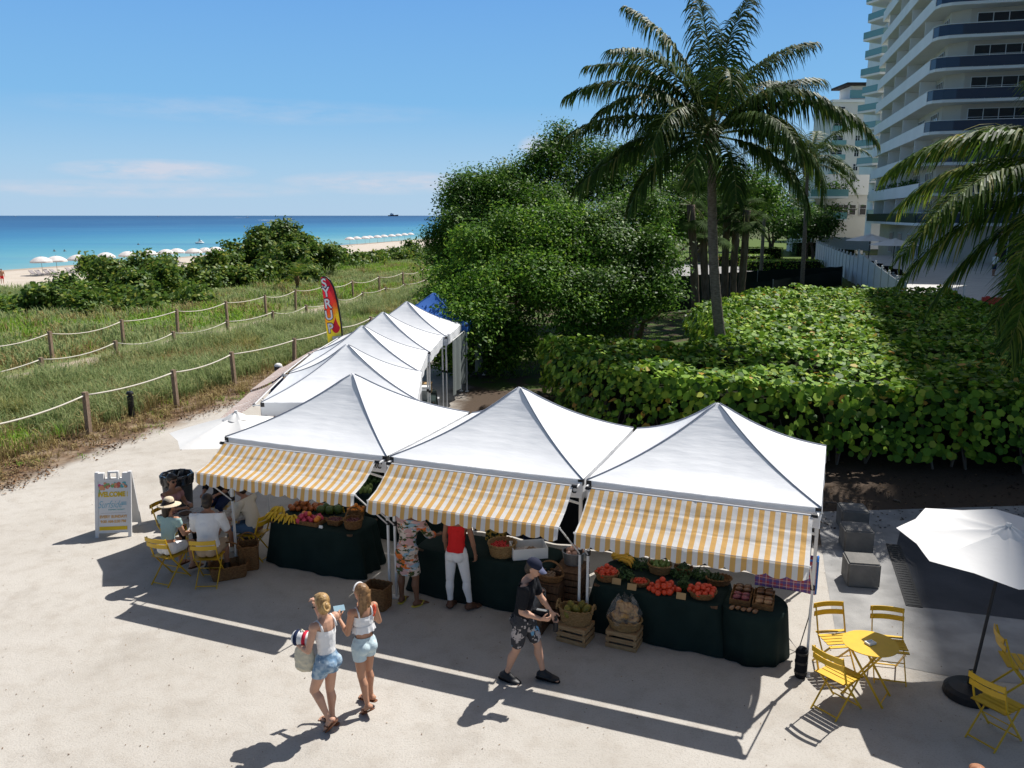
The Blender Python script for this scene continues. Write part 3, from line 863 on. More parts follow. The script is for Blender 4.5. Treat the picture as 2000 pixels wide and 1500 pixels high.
def bucket(label, loc, r=.17, h=.20):
    t = thing("metal_bucket", label, "metal bucket", loc)
    g = MB(); g.lathe([(.0001, .004), (r * .82, .004), (r * .84, .03), (r * .9, h * .5), (r * .92, h * .52), (r * .92, h * .55), (r, h), (r * 1.03, h), (r * .97, h - .005), (r * .86, .03), (.0001, .02)], n=28); g.build("body", M['galv'], t, smooth=False)
    g = MB(); g.tube([(r * 1.03 * math.cos(a), r * 1.03 * math.sin(a), h) for a in np.linspace(0, 2 * PI, 29)], .008, 6); g.build("rim", M['galv'], t)
    g = MB(); g.tube([(r * 1.03, .06 * math.cos(a), h - .05 - .06 * math.sin(a)) for a in np.linspace(0, PI, 9)], .006, 5); g.build("handle", M['galv'], t)
    return t
def dark_crate(label, c_, rz, sx, sy, h, z=0.0):
    t = thing("wooden_crate", label, "wooden crate", (c_[0], c_[1], z), rz)
    n_ = max(3, int(h / .1))
    for k in range(n_):
        zz = (k + .5) * h / n_
        g = MB()
        for s in (-1, 1):
            g.box((0, s * sy / 2, zz), (sx, .014, h / n_ - .02)); g.box((s * (sx / 2 - .007), 0, zz), (.014, sy - .016, h / n_ - .02))
        g.build("slat", M['dark_wood'], t)
    g = MB()
    for a in (-1, 1):
        for b in (-1, 1): g.box((a * (sx / 2 - .03), b * (sy / 2 - .024), h / 2), (.03, .03, h))
    g.build("frame", M['dark_wood'], t)
    g = MB(); g.box((0, 0, h + .006), (sx, sy, .012)); g.build("top", M['dark_wood'], t)
cA = front(1, 2.72, .62); dark_crate("dark slatted crate under the upper metal bucket, nearest the tent posts", cA, TH, .42, .5, .72)
bA = G(1092, 1098, .74); bA = Vector((cA.x, cA.y, .735)) + E2 * .1; bucket("metal bucket of bagged potatoes on the tall dark crate", bA)
heap("onion", bA + up * .15, .12, .12, .045, 12, "reddish potato in the upper metal bucket", "potatoes in the upper bucket", (1, .85, .85), name="potato", cat="potato")
cC = front(1, 2.50, .28); dark_crate("dark slatted crate carrying the shallow brown basket, in front of the tall crate", cC, TH, .36, .34, .60)
b_ = Vector((cC.x, cC.y, .615)); basket("trug_basket", "shallow orange-brown trug with a broad hoop handle beside the man's cap", b_, .20, .15, .10, 'wicker', 'wide', rz=TH)
heap("mushroom", b_ + up * .06, .14, .10, .026, 18, "mushroom in the trug with the broad hoop handle", "mushrooms in the trug", (1, 1, .7), layers=1)
cB = front(1, 2.36, -.10); dark_crate("low dark slatted crate under the lower metal bucket, behind the walking man", cB, TH, .40, .36, .36)
bB = Vector((cB.x, cB.y, .375)); bucket("metal bucket of bagged onions on the low dark crate by the walking man", bB, .18, .20)
heap("onion", bB + up * .15, .14, .14, .046, 13, "pale onion in the lower metal bucket", "onions in the lower bucket")
# table 3
p = on3(1186, 1096, .2, .12)
for k, (dx, dy, dz, rz) in enumerate(((0, 0, 0, .2), (-.1, .04, 0, .5), (.1, -.02, 0, -.1), (.0, .05, .06, .3))):
    banana_bunch(p + E1 * dx + E2 * dy + up * dz, rz + TH, "bundle of yellow squash at the left back of the tomato table", "yellow squash on the tomato table", "squash", 6, .17, .026, name="squash_bundle", cat="squash")
p = on3(1178, 1130, .18, .22); basket("wicker_basket", "round red-brown basket of pinkish tomatoes at the left of the tomato table", p, .17, .15, .11, 'wicker')
heap("tomato", p + up * .07, .15, .13, .038, 26, "tomato in the round basket at the left of the third table", "tomatoes in the left basket", layers=3, hump=.9)
for k, (px, py, lab) in enumerate(((1218, 1128, "dark leafy bunch between the left tomato basket and the cherry tomatoes"), (1238, 1090, "dark leafy greens behind the cherry tomatoes"), (1252, 1108, "purple-green lettuce heap left of the cucumber basket"),
                                   (1335, 1150, "small dark greens behind the front cardboard sign"), (1374, 1120, "pale feathery herb bunch at the right of the tomato table"), (1330, 1126, "green leaf bunch beside the small arched basket"))):
    greens(lab, on3(px, py, .12, .12), .15 if k != 3 else .09, .16, 200, lsize=.055)
p = on3(1250, 1143, .15, .14); basket("wicker_basket", "small flat basket of cherry tomatoes on the tomato table", p, .13, .11, .06, 'wicker')
heap("tomato", p + up * .045, .10, .09, .019, 40, "cherry tomato in the small flat basket", "cherry tomatoes in the flat basket", layers=2, name="cherry_tomato", cat="cherry tomato")
p = on3(1288, 1118, .2, .2); basket("wicker_basket", "golden basket with a tall arched handle full of pale cucumbers", p, .17, .14, .13, 'straw', 'arch', rz=TH)
heap("pear", p + up * .09, .12, .10, .036, 14, "pale green cucumber in the arched golden basket", "cucumbers in the arched basket", (.75, .75, 1.9), name="cucumber", cat="cucumber")
p = on3(1292, 1158, .2, .17); heap("tomato", p, .21, .15, .046, 30, "large red tomato in the loose heap at the front of the third table", "tomatoes in the loose front heap", layers=3)
p = on3(1336, 1118, .15, .13); basket("wicker_basket", "small arched basket of avocados behind the tomatoes", p, .13, .10, .10, 'wicker', 'arch', rz=TH)
heap("avocado", p + up * .07, .10, .07, .034, 10, "dark avocado in the small arched basket", "avocados in the arched basket", (.8, .8, 1.2))
p = on3(1372, 1165, .17, .17); basket("wicker_basket", "low basket of ripe tomatoes at the front right corner of the third table", p, .19, .17, .09, 'wicker')
heap("tomato", p + up * .055, .17, .14, .044, 20, "ripe tomato in the low basket at the front right corner", "tomatoes in the right basket", layers=3)
p = on3(1405, 1140, .16, .16); basket("wicker_basket", "dark shallow basket of green cucumbers at the right end of the third table", p, .18, .13, .09, 'wicker')
heap("avocado", p + up * .06, .14, .10, .028, 12, "dark green cucumber in the shallow basket by the wrapped loaves", "dark cucumbers in the shallow basket", (.8, .8, 2.6), layers=2, name="cucumber", cat="cucumber")
for px, py, lab in ((1204, 1141, "cardboard price card hanging in front of the left tomato basket"), (1234, 1152, "cardboard price card before the cherry tomatoes"), (1330, 1170, "cardboard price card at the table's front edge between the tomato heaps")):
    q = on3(px, py, .1, .02); price_card(q, TH, M['cardboard'], lab, .13, .09)
# wrapped loaves on the round table
M['wrap_red'] = mat("wrapped_pastry", (.28, .06, .07), .18, .6, col2=(.12, .03, .04), vscale=14)
M['wrap_brown'] = mat("wrapped_loaf", (.25, .12, .05), .18, .6, col2=(.10, .05, .025), vscale=14)
M['wrap_tan'] = mat("wrapped_roll", (.42, .24, .11), .18, .6, col2=(.24, .12, .05), vscale=14)
def loaf(loc, rz, m_, label, sx=.16, sy=.09, sz=.05):
    g = MB(); g.ball((0, 0, sz * .5), (sx / 2, sy / 2, sz / 2), 12, 6)
    g.v = [(math.copysign(abs(x / (sx / 2)) ** .7, x) * sx / 2, math.copysign(abs(y / (sy / 2)) ** .7, y) * sy / 2, z) for x, y, z in g.v]
    o = g.build("wrapped_loaf", m_, smooth=True); o.location = loc; o.rotation_euler = (random.uniform(-.1, .1), random.uniform(-.1, .1), rz)
    return tag(o, label, "wrapped loaf", "wrapped loaves on the round table")
for k, (lx, ly, z, lab) in enumerate(((-.17, .20, .70, "wicker tray at the back left of the round table"), (.12, .20, .70, "wicker tray at the back right of the round table"), (-.17, -.06, .70, "wicker tray of red pastries at the front left of the round table"), (.13, -.08, .70, "wicker tray of tan rolls at the front right of the round table"))):
    q = RND + E1 * lx + E2 * ly + up * (z + .003); tray("wicker_tray", lab, q, .26, .22, TH, 'wicker', .075, group="wicker trays on the round table")
    mm = (M['wrap_brown'], M['wrap_brown'], M['wrap_red'], M['wrap_tan'])[k]
    ll = ("brown wrapped loaf in the back left tray", "brown wrapped loaf in the back right tray", "red wrapped pastry in the front left tray", "tan wrapped roll in the front right tray")[k]
    for a in (-.055, .055):
        for b in (-.05, .05):
            for c_ in (0, 1): loaf(q + E1 * (a + .01 * c_) + E2 * b + up * (.02 + .05 * c_), TH + .2 * c_, mm, ll, .115, .09, .055)
q = RND + E2 * -.31 + E1 * -.1 + up * .705
for a in range(5): loaf(q + E1 * (a - 2) * .075 + E2 * (.02 * (a % 2)), TH + 1.3, M['wrap_brown'], "dark wrapped loaf lying at the front edge of the round table", .12, .07, .04)

# ------------------------------------------------------------------ baskets and crates standing on the sand
k1 = G(1124, 1248); crate("pale slatted crate under the green papaya basket", k1, TH - .12, .44, .34, .25)
b_ = k1 + up * .262; basket("straw_basket", "oval straw basket with loop handles holding green papayas, on a crate", b_, .25, .17, .22, 'straw', 'loops', rz=TH)
heap("papaya", b_ + up * .14, .17, .11, .07, 8, "green papaya in the loop-handled straw basket", "papayas in the straw basket", (.85, .85, 1.5), layers=1)
k2 = G(1219, 1258); crate("pale slatted crate under the basket of bagged bread", k2, TH - .05, .44, .34, .25)
b_ = k2 + up * .262; basket("wicker_basket", "wide round basket of bagged bread rings on the second pale crate", b_, .24, .20, .13, 'straw', rz=TH)
FM['bread'] = mat("bread_crust", (.60, .36, .13), .35, .4, col2=(.42, .22, .07), vscale=12, bump=.6, bscale=30)
for k in range(13):
    a = k * 2.4; q = b_ + Vector((.10 * math.cos(a) * (1 if k < 9 else .45), .085 * math.sin(a) * (1 if k < 9 else .45), .12 + .05 * (k // 3)))
    g = MB()
    pts = [(.07 * math.cos(x), .07 * math.sin(x), .012 * math.sin(3 * x)) for x in np.linspace(0, 2 * PI, 15)]
    g.tube(pts, .036, 7); o = g.build("bread_ring", FM['bread'], smooth=True); o.location = q; o.rotation_euler = (random.uniform(-.8, .8), random.uniform(-.8, .8), a)
    tag(o, "golden bread ring in the wide basket on the second crate", "bread", "bread rings in the wide basket")
g = MB()
def bagf(u, v):
    a = u * 2 * PI; r = (.20 + .03 * math.sin(5 * a) + .02 * math.sin(11 * a + 7 * v)) * math.cos(v * 1.35) ** .6 + .02
    return Vector((r * math.cos(a), r * .85 * math.sin(a), .12 + .33 * v + .03 * math.sin(6 * a + 5 * v) + .02 * math.sin(13 * a)))
g.grid(bagf, 40, 9)
o = g.build("plastic_bag", M['plastic_bag'], smooth=True); o.location = b_; tag(o, "crumpled clear plastic bag over the bread rings", "plastic bag")
c_ = G(447, 1125); basket("picnic_basket", "open rectangular wicker basket on the sand by the first tent post", c_, .30, .20, .22, 'wicker', 'arch', flare=1.12, rz=.45, square=True)
c_ = G(487, 1108); o = basket("hamper_basket", "square wicker hamper leaning against the first dark table", c_, .17, .17, .42, 'wicker', 'arch', flare=1.05, rz=.3, square=True)
c_ = G(738, 1185); basket("hamper_basket", "brown wicker hamper standing beside the woman in the floral robe", c_, .20, .16, .36, 'wicker', flare=1.08, rz=TH, square=True)
# plaid bag, weight bag, cable at the right hand tent
def plaid():
    m = mat("plaid_weave", (.34, .06, .08), .6, .25); n, l, p = nodes_of(m)
    tx = n.new("ShaderNodeTexCoord"); sx = n.new("ShaderNodeSeparateXYZ"); l.new(tx.outputs["Object"], sx.inputs[0])
    def band(s, f, w_, off): return mth(n, l, 'LESS_THAN', mth(n, l, 'FRACT', mth(n, l, 'MULTIPLY_ADD', s, f, off)), w_)
    c = mixc3(n, l, mth(n, l, 'MULTIPLY', band(sx.outputs[2], 11, .4, 0), .6), (.40, .07, .09), (.06, .10, .35))
    c = mixc3(n, l, mth(n, l, 'MULTIPLY', band(sx.outputs[0], 11, .4, .3), .6), c, (.05, .09, .32))
    c = mixc3(n, l, mth(n, l, 'MULTIPLY', band(sx.outputs[2], 11, .1, .5), .7), c, (.6, .5, .5))
    c = mixc3(n, l, mth(n, l, 'MULTIPLY', band(sx.outputs[0], 11, .1, .8), .7), c, (.6, .5, .5))
    l.new(c, p.inputs["Base Color"]); return m
M['plaid'] = plaid(); M['blue_cloth'] = mat("blue_binding", (.03, .16, .50), .6)
t = thing("plaid_bag", "red and blue plaid woven bag hanging from the right-hand tent", "woven bag", front(2, 2.66, .80, .84), TH)
g = MB()
g.grid(lambda u, v: Vector(((u - .5) * .80, -.09 - .05 * math.sin(PI * u) * math.sin(PI * v), .48 * v + .02 * math.sin(4 * u))), 10, 8)
g.grid(lambda u, v: Vector(((.5 - u) * .80, .09 + .05 * math.sin(PI * u) * math.sin(PI * v), .48 * v)), 10, 8)
g.grid(lambda u, v: Vector((.40 + .01 * math.sin(PI * v), -.09 + .18 * u, .48 * v)), 3, 6); g.grid(lambda u, v: Vector((-.40, .09 - .18 * u, .48 * v)), 3, 6)
g.grid(lambda u, v: Vector(((u - .5) * .80, .09 - .18 * v, .0)), 6, 2)
g.build("body", M['plaid'], t, smooth=True)
g = MB(); g.tube([(-.4, -.095, .48), (.4, -.095, .48), (.4, .095, .48)], .012, 5); g.tube([(.405, -.09, 0), (.405, -.09, .48)], .012, 5); g.tube([(.405, .09, 0), (.405, .09, .48)], .016, 5); g.build("binding", M['blue_cloth'], t)
for s in (-1, 1):
    g = MB(); g.tube([(-.15, s * .09, .45), (-.10, s * .06, .72), (.10, s * .06, .72), (.15, s * .09, .45)], .012, 5); g.build("strap", M['blue_cloth'], t)
g = MB(); w0 = front(2, 3.05 - .03, .03)
t = thing("weight_bag", "black leg weight bag strapped to the foot of the right front post", "weight bag", w0 + Vector((-.09, -.05, 0)))
g.lathe([(.0001, .0), (.06, .0), (.075, .03), (.078, .2), (.074, .38), (.05, .42), (.0001, .43)], n=16); g.build("body", M['black_cloth'], t, smooth=True)
g = MB()
for z in (.08, .22, .35): g.lathe([(.079, z - .015), (.083, z - .015), (.083, z + .015), (.079, z + .015)], n=16)
g.build("strap", M['black_plastic'], t)
g = MB(); pts = [front(2, 2.45, .9, .85), front(2, 2.6, .85, .45), front(2, 2.75, .75, .12), front(2, 2.9, .6, .02), front(2, 3.0, .9, .4), front(2, 3.02, 1.1, 1.0)]
g.tube(pts, .008, 5); tag(g.build("power_cable", M['black_plastic'], smooth=True), "thin black cable looping to the sand beside the round table", "cable")

# ------------------------------------------------------------------ folding chairs, bistro tables, parasols
def make_chair():
    t = thing("bistro_chair", "yellow slatted folding chair", "folding chair")
    W = .19
    for s in (-1, 1):
        g = MB(); g.bar((s * W, -.25, .83), (s * W, -.13, .46), .012, .024); g.bar((s * W, -.13, .46), (s * W, .24, .0), .012, .024); g.build("leg", M['yellow'], t)
        g = MB(); g.bar((s * (W - .022), .19, .45), (s * (W - .022), -.26, .0), .012, .024); g.build("leg", M['yellow'], t)
    g = MB(); 
    for a_, b_, w_ in (((-W, .205, .045), (W, .205, .045), .014), ((-W + .02, -.225, .035), (W - .02, -.225, .035), .014), ((-W, .06, .225), (W, .06, .225), .010)):
        g = MB(); g.bar(a_, b_, w_); g.build("stretcher", M['yellow'], t)
    for k in range(6):
        y = -.165 + k * .073
        g = MB(); g.grid(lambda u, v: Vector(((u - .5) * .40, y + (v - .5) * .058, .462 + (.012 if k == 0 else 0) - (.012 if k == 5 else 0))), 2, 1)
        g.grid(lambda u, v: Vector(((.5 - u) * .40, y + (v - .5) * .058, .452 + (.012 if k == 0 else 0) - (.012 if k == 5 else 0))), 2, 1); g.build("seat_slat", M['yellow'], t)
    for z, y in ((.80, -.243), (.70, -.212)):
        g = MB(); hh = .034
        f = lambda u, v, o: Vector(((u - .5) * .42, y - .02 - .035 * math.sin(PI * u) + o, z + (v - .5) * 2 * hh))
        g.grid(lambda u, v: f(u, v, 0), 10, 1); g.grid(lambda u, v: f(1 - u, v, -.010), 10, 1)
        g.grid(lambda u, v: f(u, 1, -.010 * v), 10, 1); g.grid(lambda u, v: f(1 - u, 0, -.010 * v), 10, 1)
        g.build("back_slat", M['yellow'], t)
    return t
CH = make_chair()
first = [True]
def chair(loc, face, label):
    """face: direction the sitter looks"""
    rz = math.atan2(-face[0], face[1])
    if first[0]: o = CH; first[0] = False; o.location = loc; o.rotation_euler = (0, 0, rz)
    else: o = dup(CH, loc, rz)
    o["label"] = label; o["group"] = "yellow bistro chairs of the market"
    return o
def bistro_table(loc, r, label, rz=0.0, h=.71, top='yellow'):
    t = thing("bistro_table", label, "bistro table", loc, rz)
    g = MB(); g.lathe([(.0001, h - .012), (r - .005, h - .012), (r, h - .006), (r, h), (.0001, h)], n=40); g.build("tabletop", M[top], t)
    for s in (-1, 1):
        for c in (-1, 1):
            g = MB(); q = s * .17 + c * .012
            g.bar((q, -c * .20, h - .014), (q, c * .25, 0), .012, .026); g.build("leg", M['yellow'], t)
    for c in (-1, 1):
        g = MB(); g.bar((-.18, c * .22, .045), (.18, c * .22, .045), .012); g.build("stretcher", M['yellow'], t)
        g = MB(); g.bar((-.2, -c * .2, h - .022), (.2, -c * .2, h - .022), .014); g.build("rail", M['yellow'], t)
    return t
tR = G(1700, 1256, .71); tR.z = 0
bistro_table(tR, .33, "round yellow bistro table with a white napkin, by the right-hand tent post", .9)
o = tray("napkin_box", "small white napkin box on the round yellow bistro table", Vector((tR.x - .01, tR.y - .02, .714)), .10, .07, .4, 'white_plastic', .025, cat="napkin box")
def seatp(px, py): q = G(px, py, .46); q.z = 0; return q
q = seatp(1638, 1316); chair(q, (.80, .56), "yellow folding chair in full sun with its back to the camera, beside the weight bag")
q = seatp(1634, 1246); chair(q, (.12, -.98), "yellow folding chair facing the camera, beside the right front tent post")
q = seatp(1737, 1256); chair(q, (-.22, -.97), "yellow folding chair behind the round yellow table, on the concrete's edge")
q = seatp(1948, 1372); chair(q, (.85, .48), "yellow folding chair in the shade before the black parasol base")
q = seatp(1992, 1292); chair(q, (.93, -.25), "yellow folding chair seen side-on beyond the parasol pole at the frame edge")
def parasol(hub, foot, R_, drop, n, label, rot0=0.0, axis_tilt=None, pole_m='black_plastic', base=True, fab='umbrella', bands=True, pole_r=.02):
    t = thing("parasol", label, "parasol", foot)
    foot = Vector(foot); H_ = Vector(hub) - foot
    ax = axis_tilt.normalized() if axis_tilt else H_.normalized()
    s = ax.cross(Vector((0, 1, 0))).normalized(); s = Vector((1, 0, 0)) - ax * ax.x; s.normalize(); b = ax.cross(s)
    def pt(a, q):
        k = (a - rot0) / (2 * PI / n); fr = abs((k % 1) - .5) * 2      # 1 on a rib, 0 midway
        rad = R_ * q * (math.cos(PI / n) / math.cos(((k % 1) - .5) * 2 * PI / n))
        rad *= 1 - .05 * (1 - fr) ** 1 * q
        z = .04 - drop * (q ** 1.25) - .07 * (1 - fr ** 2) * q * (1 - q) * 2.2
        return H_ + s * rad * math.cos(a) + b * rad * math.sin(a) + ax * z
    g = MB(); g.grid(lambda u, v: pt(rot0 + u * 2 * PI, .03 + .97 * v), n * 10, 10)
    g.f = [f[::-1] for f in g.f]; can = g.build("canopy", M[fab], t, smooth=True)
    g = MB()
    g.grid(lambda u, v: H_ + ax * (.10 - .12 * v ** 1.3 + .012 * math.sin(u * n * 2 * PI)) + (s * math.cos(u * 2 * PI) + b * math.sin(u * 2 * PI)) * (.02 + R_ * .17 * v), n * 6, 4)
    g.f = [f[::-1] for f in g.f]; g.build("vent", M[fab], can, smooth=True)
    g = MB(); g.tube([Vector((0, 0, .05)), H_ + ax * .02], pole_r, 8); g.build("pole", M[pole_m], t)
    for k in range(n):
        a = rot0 + k * 2 * PI / n
        g = MB(); g.tube([pt(a, .03) - ax * .03, pt(a, .5) - ax * .02, pt(a, .99) - ax * .012], .009, 5); g.build("rib", M[pole_m], t)
    g = MB(); g.lathe([(.0001, .12), (.03, .12), (.034, .06), (.034, -.03), (.0001, -.03)], H_ + ax * .02, 8); g.build("finial", M[fab], t)
    if base:
        g = MB(); pr = [(.0001, 0), (.30, 0), (.31, .02), (.30, .09), (.25, .13), (.08, .15), (.04, .16), (.04, .34), (.0001, .34)]
        g.lathe(pr, n=28); g.build("base", M['black_plastic'], t, smooth=False)
    return t
hubR = Vector((6.12, 9.62, 2.06)); ftR = G(1893, 1358)
t = parasol(hubR, ftR, 1.24, .19, 8, "white canvas parasol on a leaning dark pole, beyond the right-hand tent", rot0=PI + .36, axis_tilt=Vector((.0, -.05, 1)))
hubL = Vector((-5.02, 14.62, 2.30)); parasol(hubL, (-5.02, 14.62, 0), 1.25, .33, 6, "white canvas parasol over the seated group, beside the first tent", rot0=2.06 + PI - 2.06, pole_m='dark_wood', pole_r=.024)
# left hand tables and chairs
TL1 = G(382, 1006, .72); TL1.z = 0; TL2 = G(462, 1004, .72); TL2.z = 0
M['table_stone'] = mat("speckled_top", (.45, .40, .33), .5, .3, col2=(.25, .21, .17), vscale=14)
bistro_table(TL1, .40, "round speckled bistro table in front of the woman in sunglasses", .3, .72, 'table_stone')
bistro_table(TL2, .33, "round bistro table behind the first tent post, beside the man in white", 1.0, .72, 'table_stone')
SEATS = {'hat': (seatp(330, 1082), (.35, .93)), 'man': (seatp(408, 1086), (-.05, 1.0)), 'sun': (seatp(335, 1022), (.86, -.35)), 'right': (seatp(497, 1040), (-.93, .30)), 'dark': (seatp(432, 985), (-.1, -1.0))}
for k, lab in (('hat', "yellow folding chair under the woman in the straw hat"), ('man', "yellow folding chair under the man in the white shirt"), ('sun', "yellow folding chair under the woman in sunglasses"),
               ('right', "yellow folding chair under the person in the cream shirt"), ('dark', "yellow folding chair under the person dressed in black")):
    chair(SEATS[k][0], SEATS[k][1], lab)
chair(front(0, 1.15, 1.55), (.3, .95), "empty yellow folding chair behind the banana table")
# small things on the left hand table
for k, (dx, dy, kind, lab) in enumerate(((-.20, .05, 'plate', "dark plate on the speckled table"), (.12, .12, 'cup', "clear drinking cup on the speckled table"), (.02, -.15, 'plate', "wooden plate of food on the speckled table"))):
    q = TL1 + Vector((dx, dy, .723))
    g = MB()
    if kind == 'plate': g.lathe([(.0001, .0), (.09, .0), (.11, .016), (.105, .016), (.0001, .006)], n=20)
    else: g.lathe([(.0001, 0), (.028, 0), (.036, .11), (.033, .11), (.026, .006), (.0001, .006)], n=14)
    o = g.build("plate" if kind == 'plate' else "cup", M['dark_wood'] if kind == 'plate' else M['plastic_bag']); o.location = q; tag(o, lab, kind)
o = greens("leftover salad in the small bowl on the second left table", TL2 + Vector((0.02, .05, .724)), .08, .06, 60, lsize=.04)

# ------------------------------------------------------------------ sandwich board
M['board_white'] = mat("board_white", (.74, .73, .72), .5, .3)
inks = {'yellow': (.72, .50, .03), 'orange': (.72, .42, .16), 'blue': (.28, .52, .62), 'teal': (.10, .42, .45), 'pink': (.66, .12, .30), 'green': (.22, .42, .16), 'red': (.60, .16, .12), 'peach': (.75, .35, .18), 'grey': (.45, .44, .43)}
for k, c_ in inks.items(): M['ink_' + k] = mat("ink_" + k, c_, .6, .2)
fl, fr_, bk = G(186, 1051), G(257, 1048), G(283, 1021)
ex = (fr_ - fl).normalized(); wS = (fr_ - fl).length; ey = Vector((-ex.y, ex.x, 0)); dS = .62
t = thing("sandwich_board", "white folding sandwich board with the WELCOME poster, on the sand", "sandwich board", (fl + fr_) / 2 + ey * (dS / 2), math.atan2(ex.y, ex.x))
hS = 1.20
def panel(sgn):
    ang = math.atan2(dS / 2 - .03, hS)
    Mx = Matrix.Rotation(-ang, 3, 'X') if sgn < 0 else Matrix.Rotation(PI, 3, 'Z') @ Matrix.Rotation(-ang, 3, 'X')
    org = Vector((0, -dS / 2, 0)) if sgn < 0 else Vector((0, dS / 2, 0))
    g = MB(); T = .035
    def bx(x0, x1, z0, z1, y0=0, y1=T): g.box(((x0 + x1) / 2, (y0 + y1) / 2, (z0 + z1) / 2), (x1 - x0, y1 - y0, z1 - z0))
    w2 = wS / 2
    bx(-w2, -w2 + .06, 0, 1.22); bx(w2 - .06, w2, 0, 1.22)
    bx(-w2 + .06, w2 - .06, .10, 1.06, .010, T - .004)
    bx(-w2 + .06, w2 - .06, .085, .10); bx(-w2 + .06, -w2 + .16, 1.06, 1.20); bx(w2 - .16, w2 - .06, 1.06, 1.20)
    bx(-w2 + .16, w2 - .16, 1.06, 1.085)
    for s in (-1, 1): bx(s * .08 - .015, s * .08 + .015, 1.085, 1.20)
    bx(-.095, .095, 1.20, 1.23)
    o = g.build("panel", M['board_white'], t); o.matrix_local = Matrix.Translation(org) @ Mx.to_4x4()
    return o
pf = panel(-1); panel(1)
def ink_rect(name, x0, x1, z0, z1, m_, y=.004):
    g = MB(); g.add([(x0, y, z0), (x1, y, z0), (x1, y, z1), (x0, y, z1)], [(0, 1, 2, 3)]); return g.build(name, m_, pf)
w2 = wS / 2
ink_rect("poster", -w2 + .065, w2 - .065, .11, 1.04, M['board_white'], .007)
ink_rect("poster_band", -w2 + .075, w2 - .075, .135, .205, M['ink_yellow'])
rr_ = random.Random(5)
g = MB(); mats_ = [M['ink_' + k] for k in ('yellow', 'pink', 'green', 'peach', 'red', 'teal', 'orange')]
for k in range(54):
    x = -w2 + .085 + (wS - .17) * rr_.random(); z = 1.015 - .075 * rr_.random() ** 1.0 - (.05 if x < -w2 + .17 else 0) * rr_.random(); r_ = .014 + .022 * rr_.random(); y = .0055 - .00003 * k
    g.mi = min(6, int((x / wS + .5) * 7 * .6 + rr_.random() * 3.2))
    n_ = 8; g.add([(x + r_ * math.cos(2 * PI * i / n_), y, min(1.035, z + r_ * math.sin(2 * PI * i / n_))) for i in range(n_)], [tuple(range(n_))])
g.mi = 3; g.add([(-w2 + .12 + .045 * math.cos(2 * PI * i / 14), .0035, .93 + .045 * math.sin(2 * PI * i / 14)) for i in range(14)], [tuple(range(14))])
g.mi = 2; g.add([(-w2 + .075, .0036, .90), (-w2 + .10, .0036, .90), (-w2 + .075, .0036, .77)], [(0, 1, 2)])
g.build("fruit_border", mats_, pf)
lettering("WELCOME !", .125, M['ink_yellow'], pf, (.0, .003, .80), bold=.006, sx=.82)
lettering("Surfside", .19, M['ink_blue'], pf, (-.06, .003, .61), shear=.45, bold=-.001, sx=.72)
lettering("FARMERS MARKET", .036, M['ink_teal'], pf, (.06, .003, .515))
for k in range(3): ink_rect("emblem", .15, .24, .60 + .022 * k, .612 + .022 * k, M['ink_blue'], .003)
ink_rect("rule", -w2 + .10, w2 - .10, .452, .457, M['ink_grey'], .003)
lettering("EVERY SUNDAY!", .070, M['ink_orange'], pf, (0, .003, .385), bold=.003, sx=.95)
lettering("9:30 AM-2:30 PM", .068, M['ink_orange'], pf, (0, .003, .295), bold=.003, sx=.95)
# bin, bollard lamp, blocks, drain
t = thing("litter_bin", "tall dark grey litter bin lined with a shiny black bag", "litter bin", G(352, 1012))
g = MB(); g.lathe([(.0001, 0), (.24, 0), (.25, .03), (.29, .86), (.30, .90), (.27, .90), (.25, .5), (.0001, .4)], n=24); g.build("body", mat("bin_grey", (.035, .042, .05), .5, .3), t, smooth=True)
g = MB(); r_ = random.Random(3); wv = [r_.uniform(.9, 1.1) for _ in range(40)]
g.lathe([(.285, .72), (.31, .76), (.315, .90), (.30, .935), (.27, .93), (.25, .80), (.15, .7)], n=40, wob=lambda a, z: .05 * math.sin(9 * a + 20 * z) + .03 * math.sin(17 * a - 30 * z)); g.build("bag", mat("bag_black", (.012, .012, .014), .22, .6), t, smooth=False)
t = thing("bollard_light", "short black bollard light in the dry scrub behind the rope fence", "bollard light", G(258, 816))
g = MB(); g.lathe([(.0001, 0), (.09, 0), (.09, .66), (.06, .67), (.06, .72), (.0001, .72)], n=18); g.build("body", M['black_plastic'], t)
g = MB(); g.lathe([(.0001, .72), (.105, .72), (.105, .76), (.08, .80), (.0001, .81)], n=18); g.build("cap", M['black_plastic'], t)
M['seat_stone'] = mat("seat_stone", (.20, .19, .175), .85, .15, col2=(.15, .145, .135), vscale=4, bump=.3, bscale=40)
for k, (px, py, lab) in enumerate(((1692, 1150, "grey concrete cube seat nearest the parasol, at the apron's edge"), (1682, 1082, "shaded concrete cube seat in the middle of three"), (1674, 1040, "shaded concrete cube seat closest to the hedge"))):
    q = G(px, py); g = MB(); bm = bmesh.new(); bmesh.ops.create_cube(bm, size=1.0)
    for v in bm.verts: v.co = (v.co.x * .50, v.co.y * .50, (v.co.z + .5) * .42)
    bmesh.ops.bevel(bm, geom=bm.edges[:], offset=.025, segments=3, affect='EDGES')
    me = bpy.data.meshes.new("concrete_seat"); bm.to_mesh(me); bm.free(); me.materials.append(M['seat_stone'])
    o = bpy.data.objects.new("concrete_seat", me); COL.objects.link(o); o.location = q + Vector((0, .26, 0)); o.rotation_euler = (0, 0, -.18)
    tag(o, lab, "concrete seat", "concrete cube seats by the apron")
t = thing("drain_grate", "long dark slotted drain grate set in the concrete apron", "drain grate", G(1764, 1122), 0)
a_, b_ = G(1744, 1064) - t.location, G(1786, 1186) - t.location; d_ = (b_ - a_); sd = Vector((d_.y, -d_.x, 0)).normalized() * .11
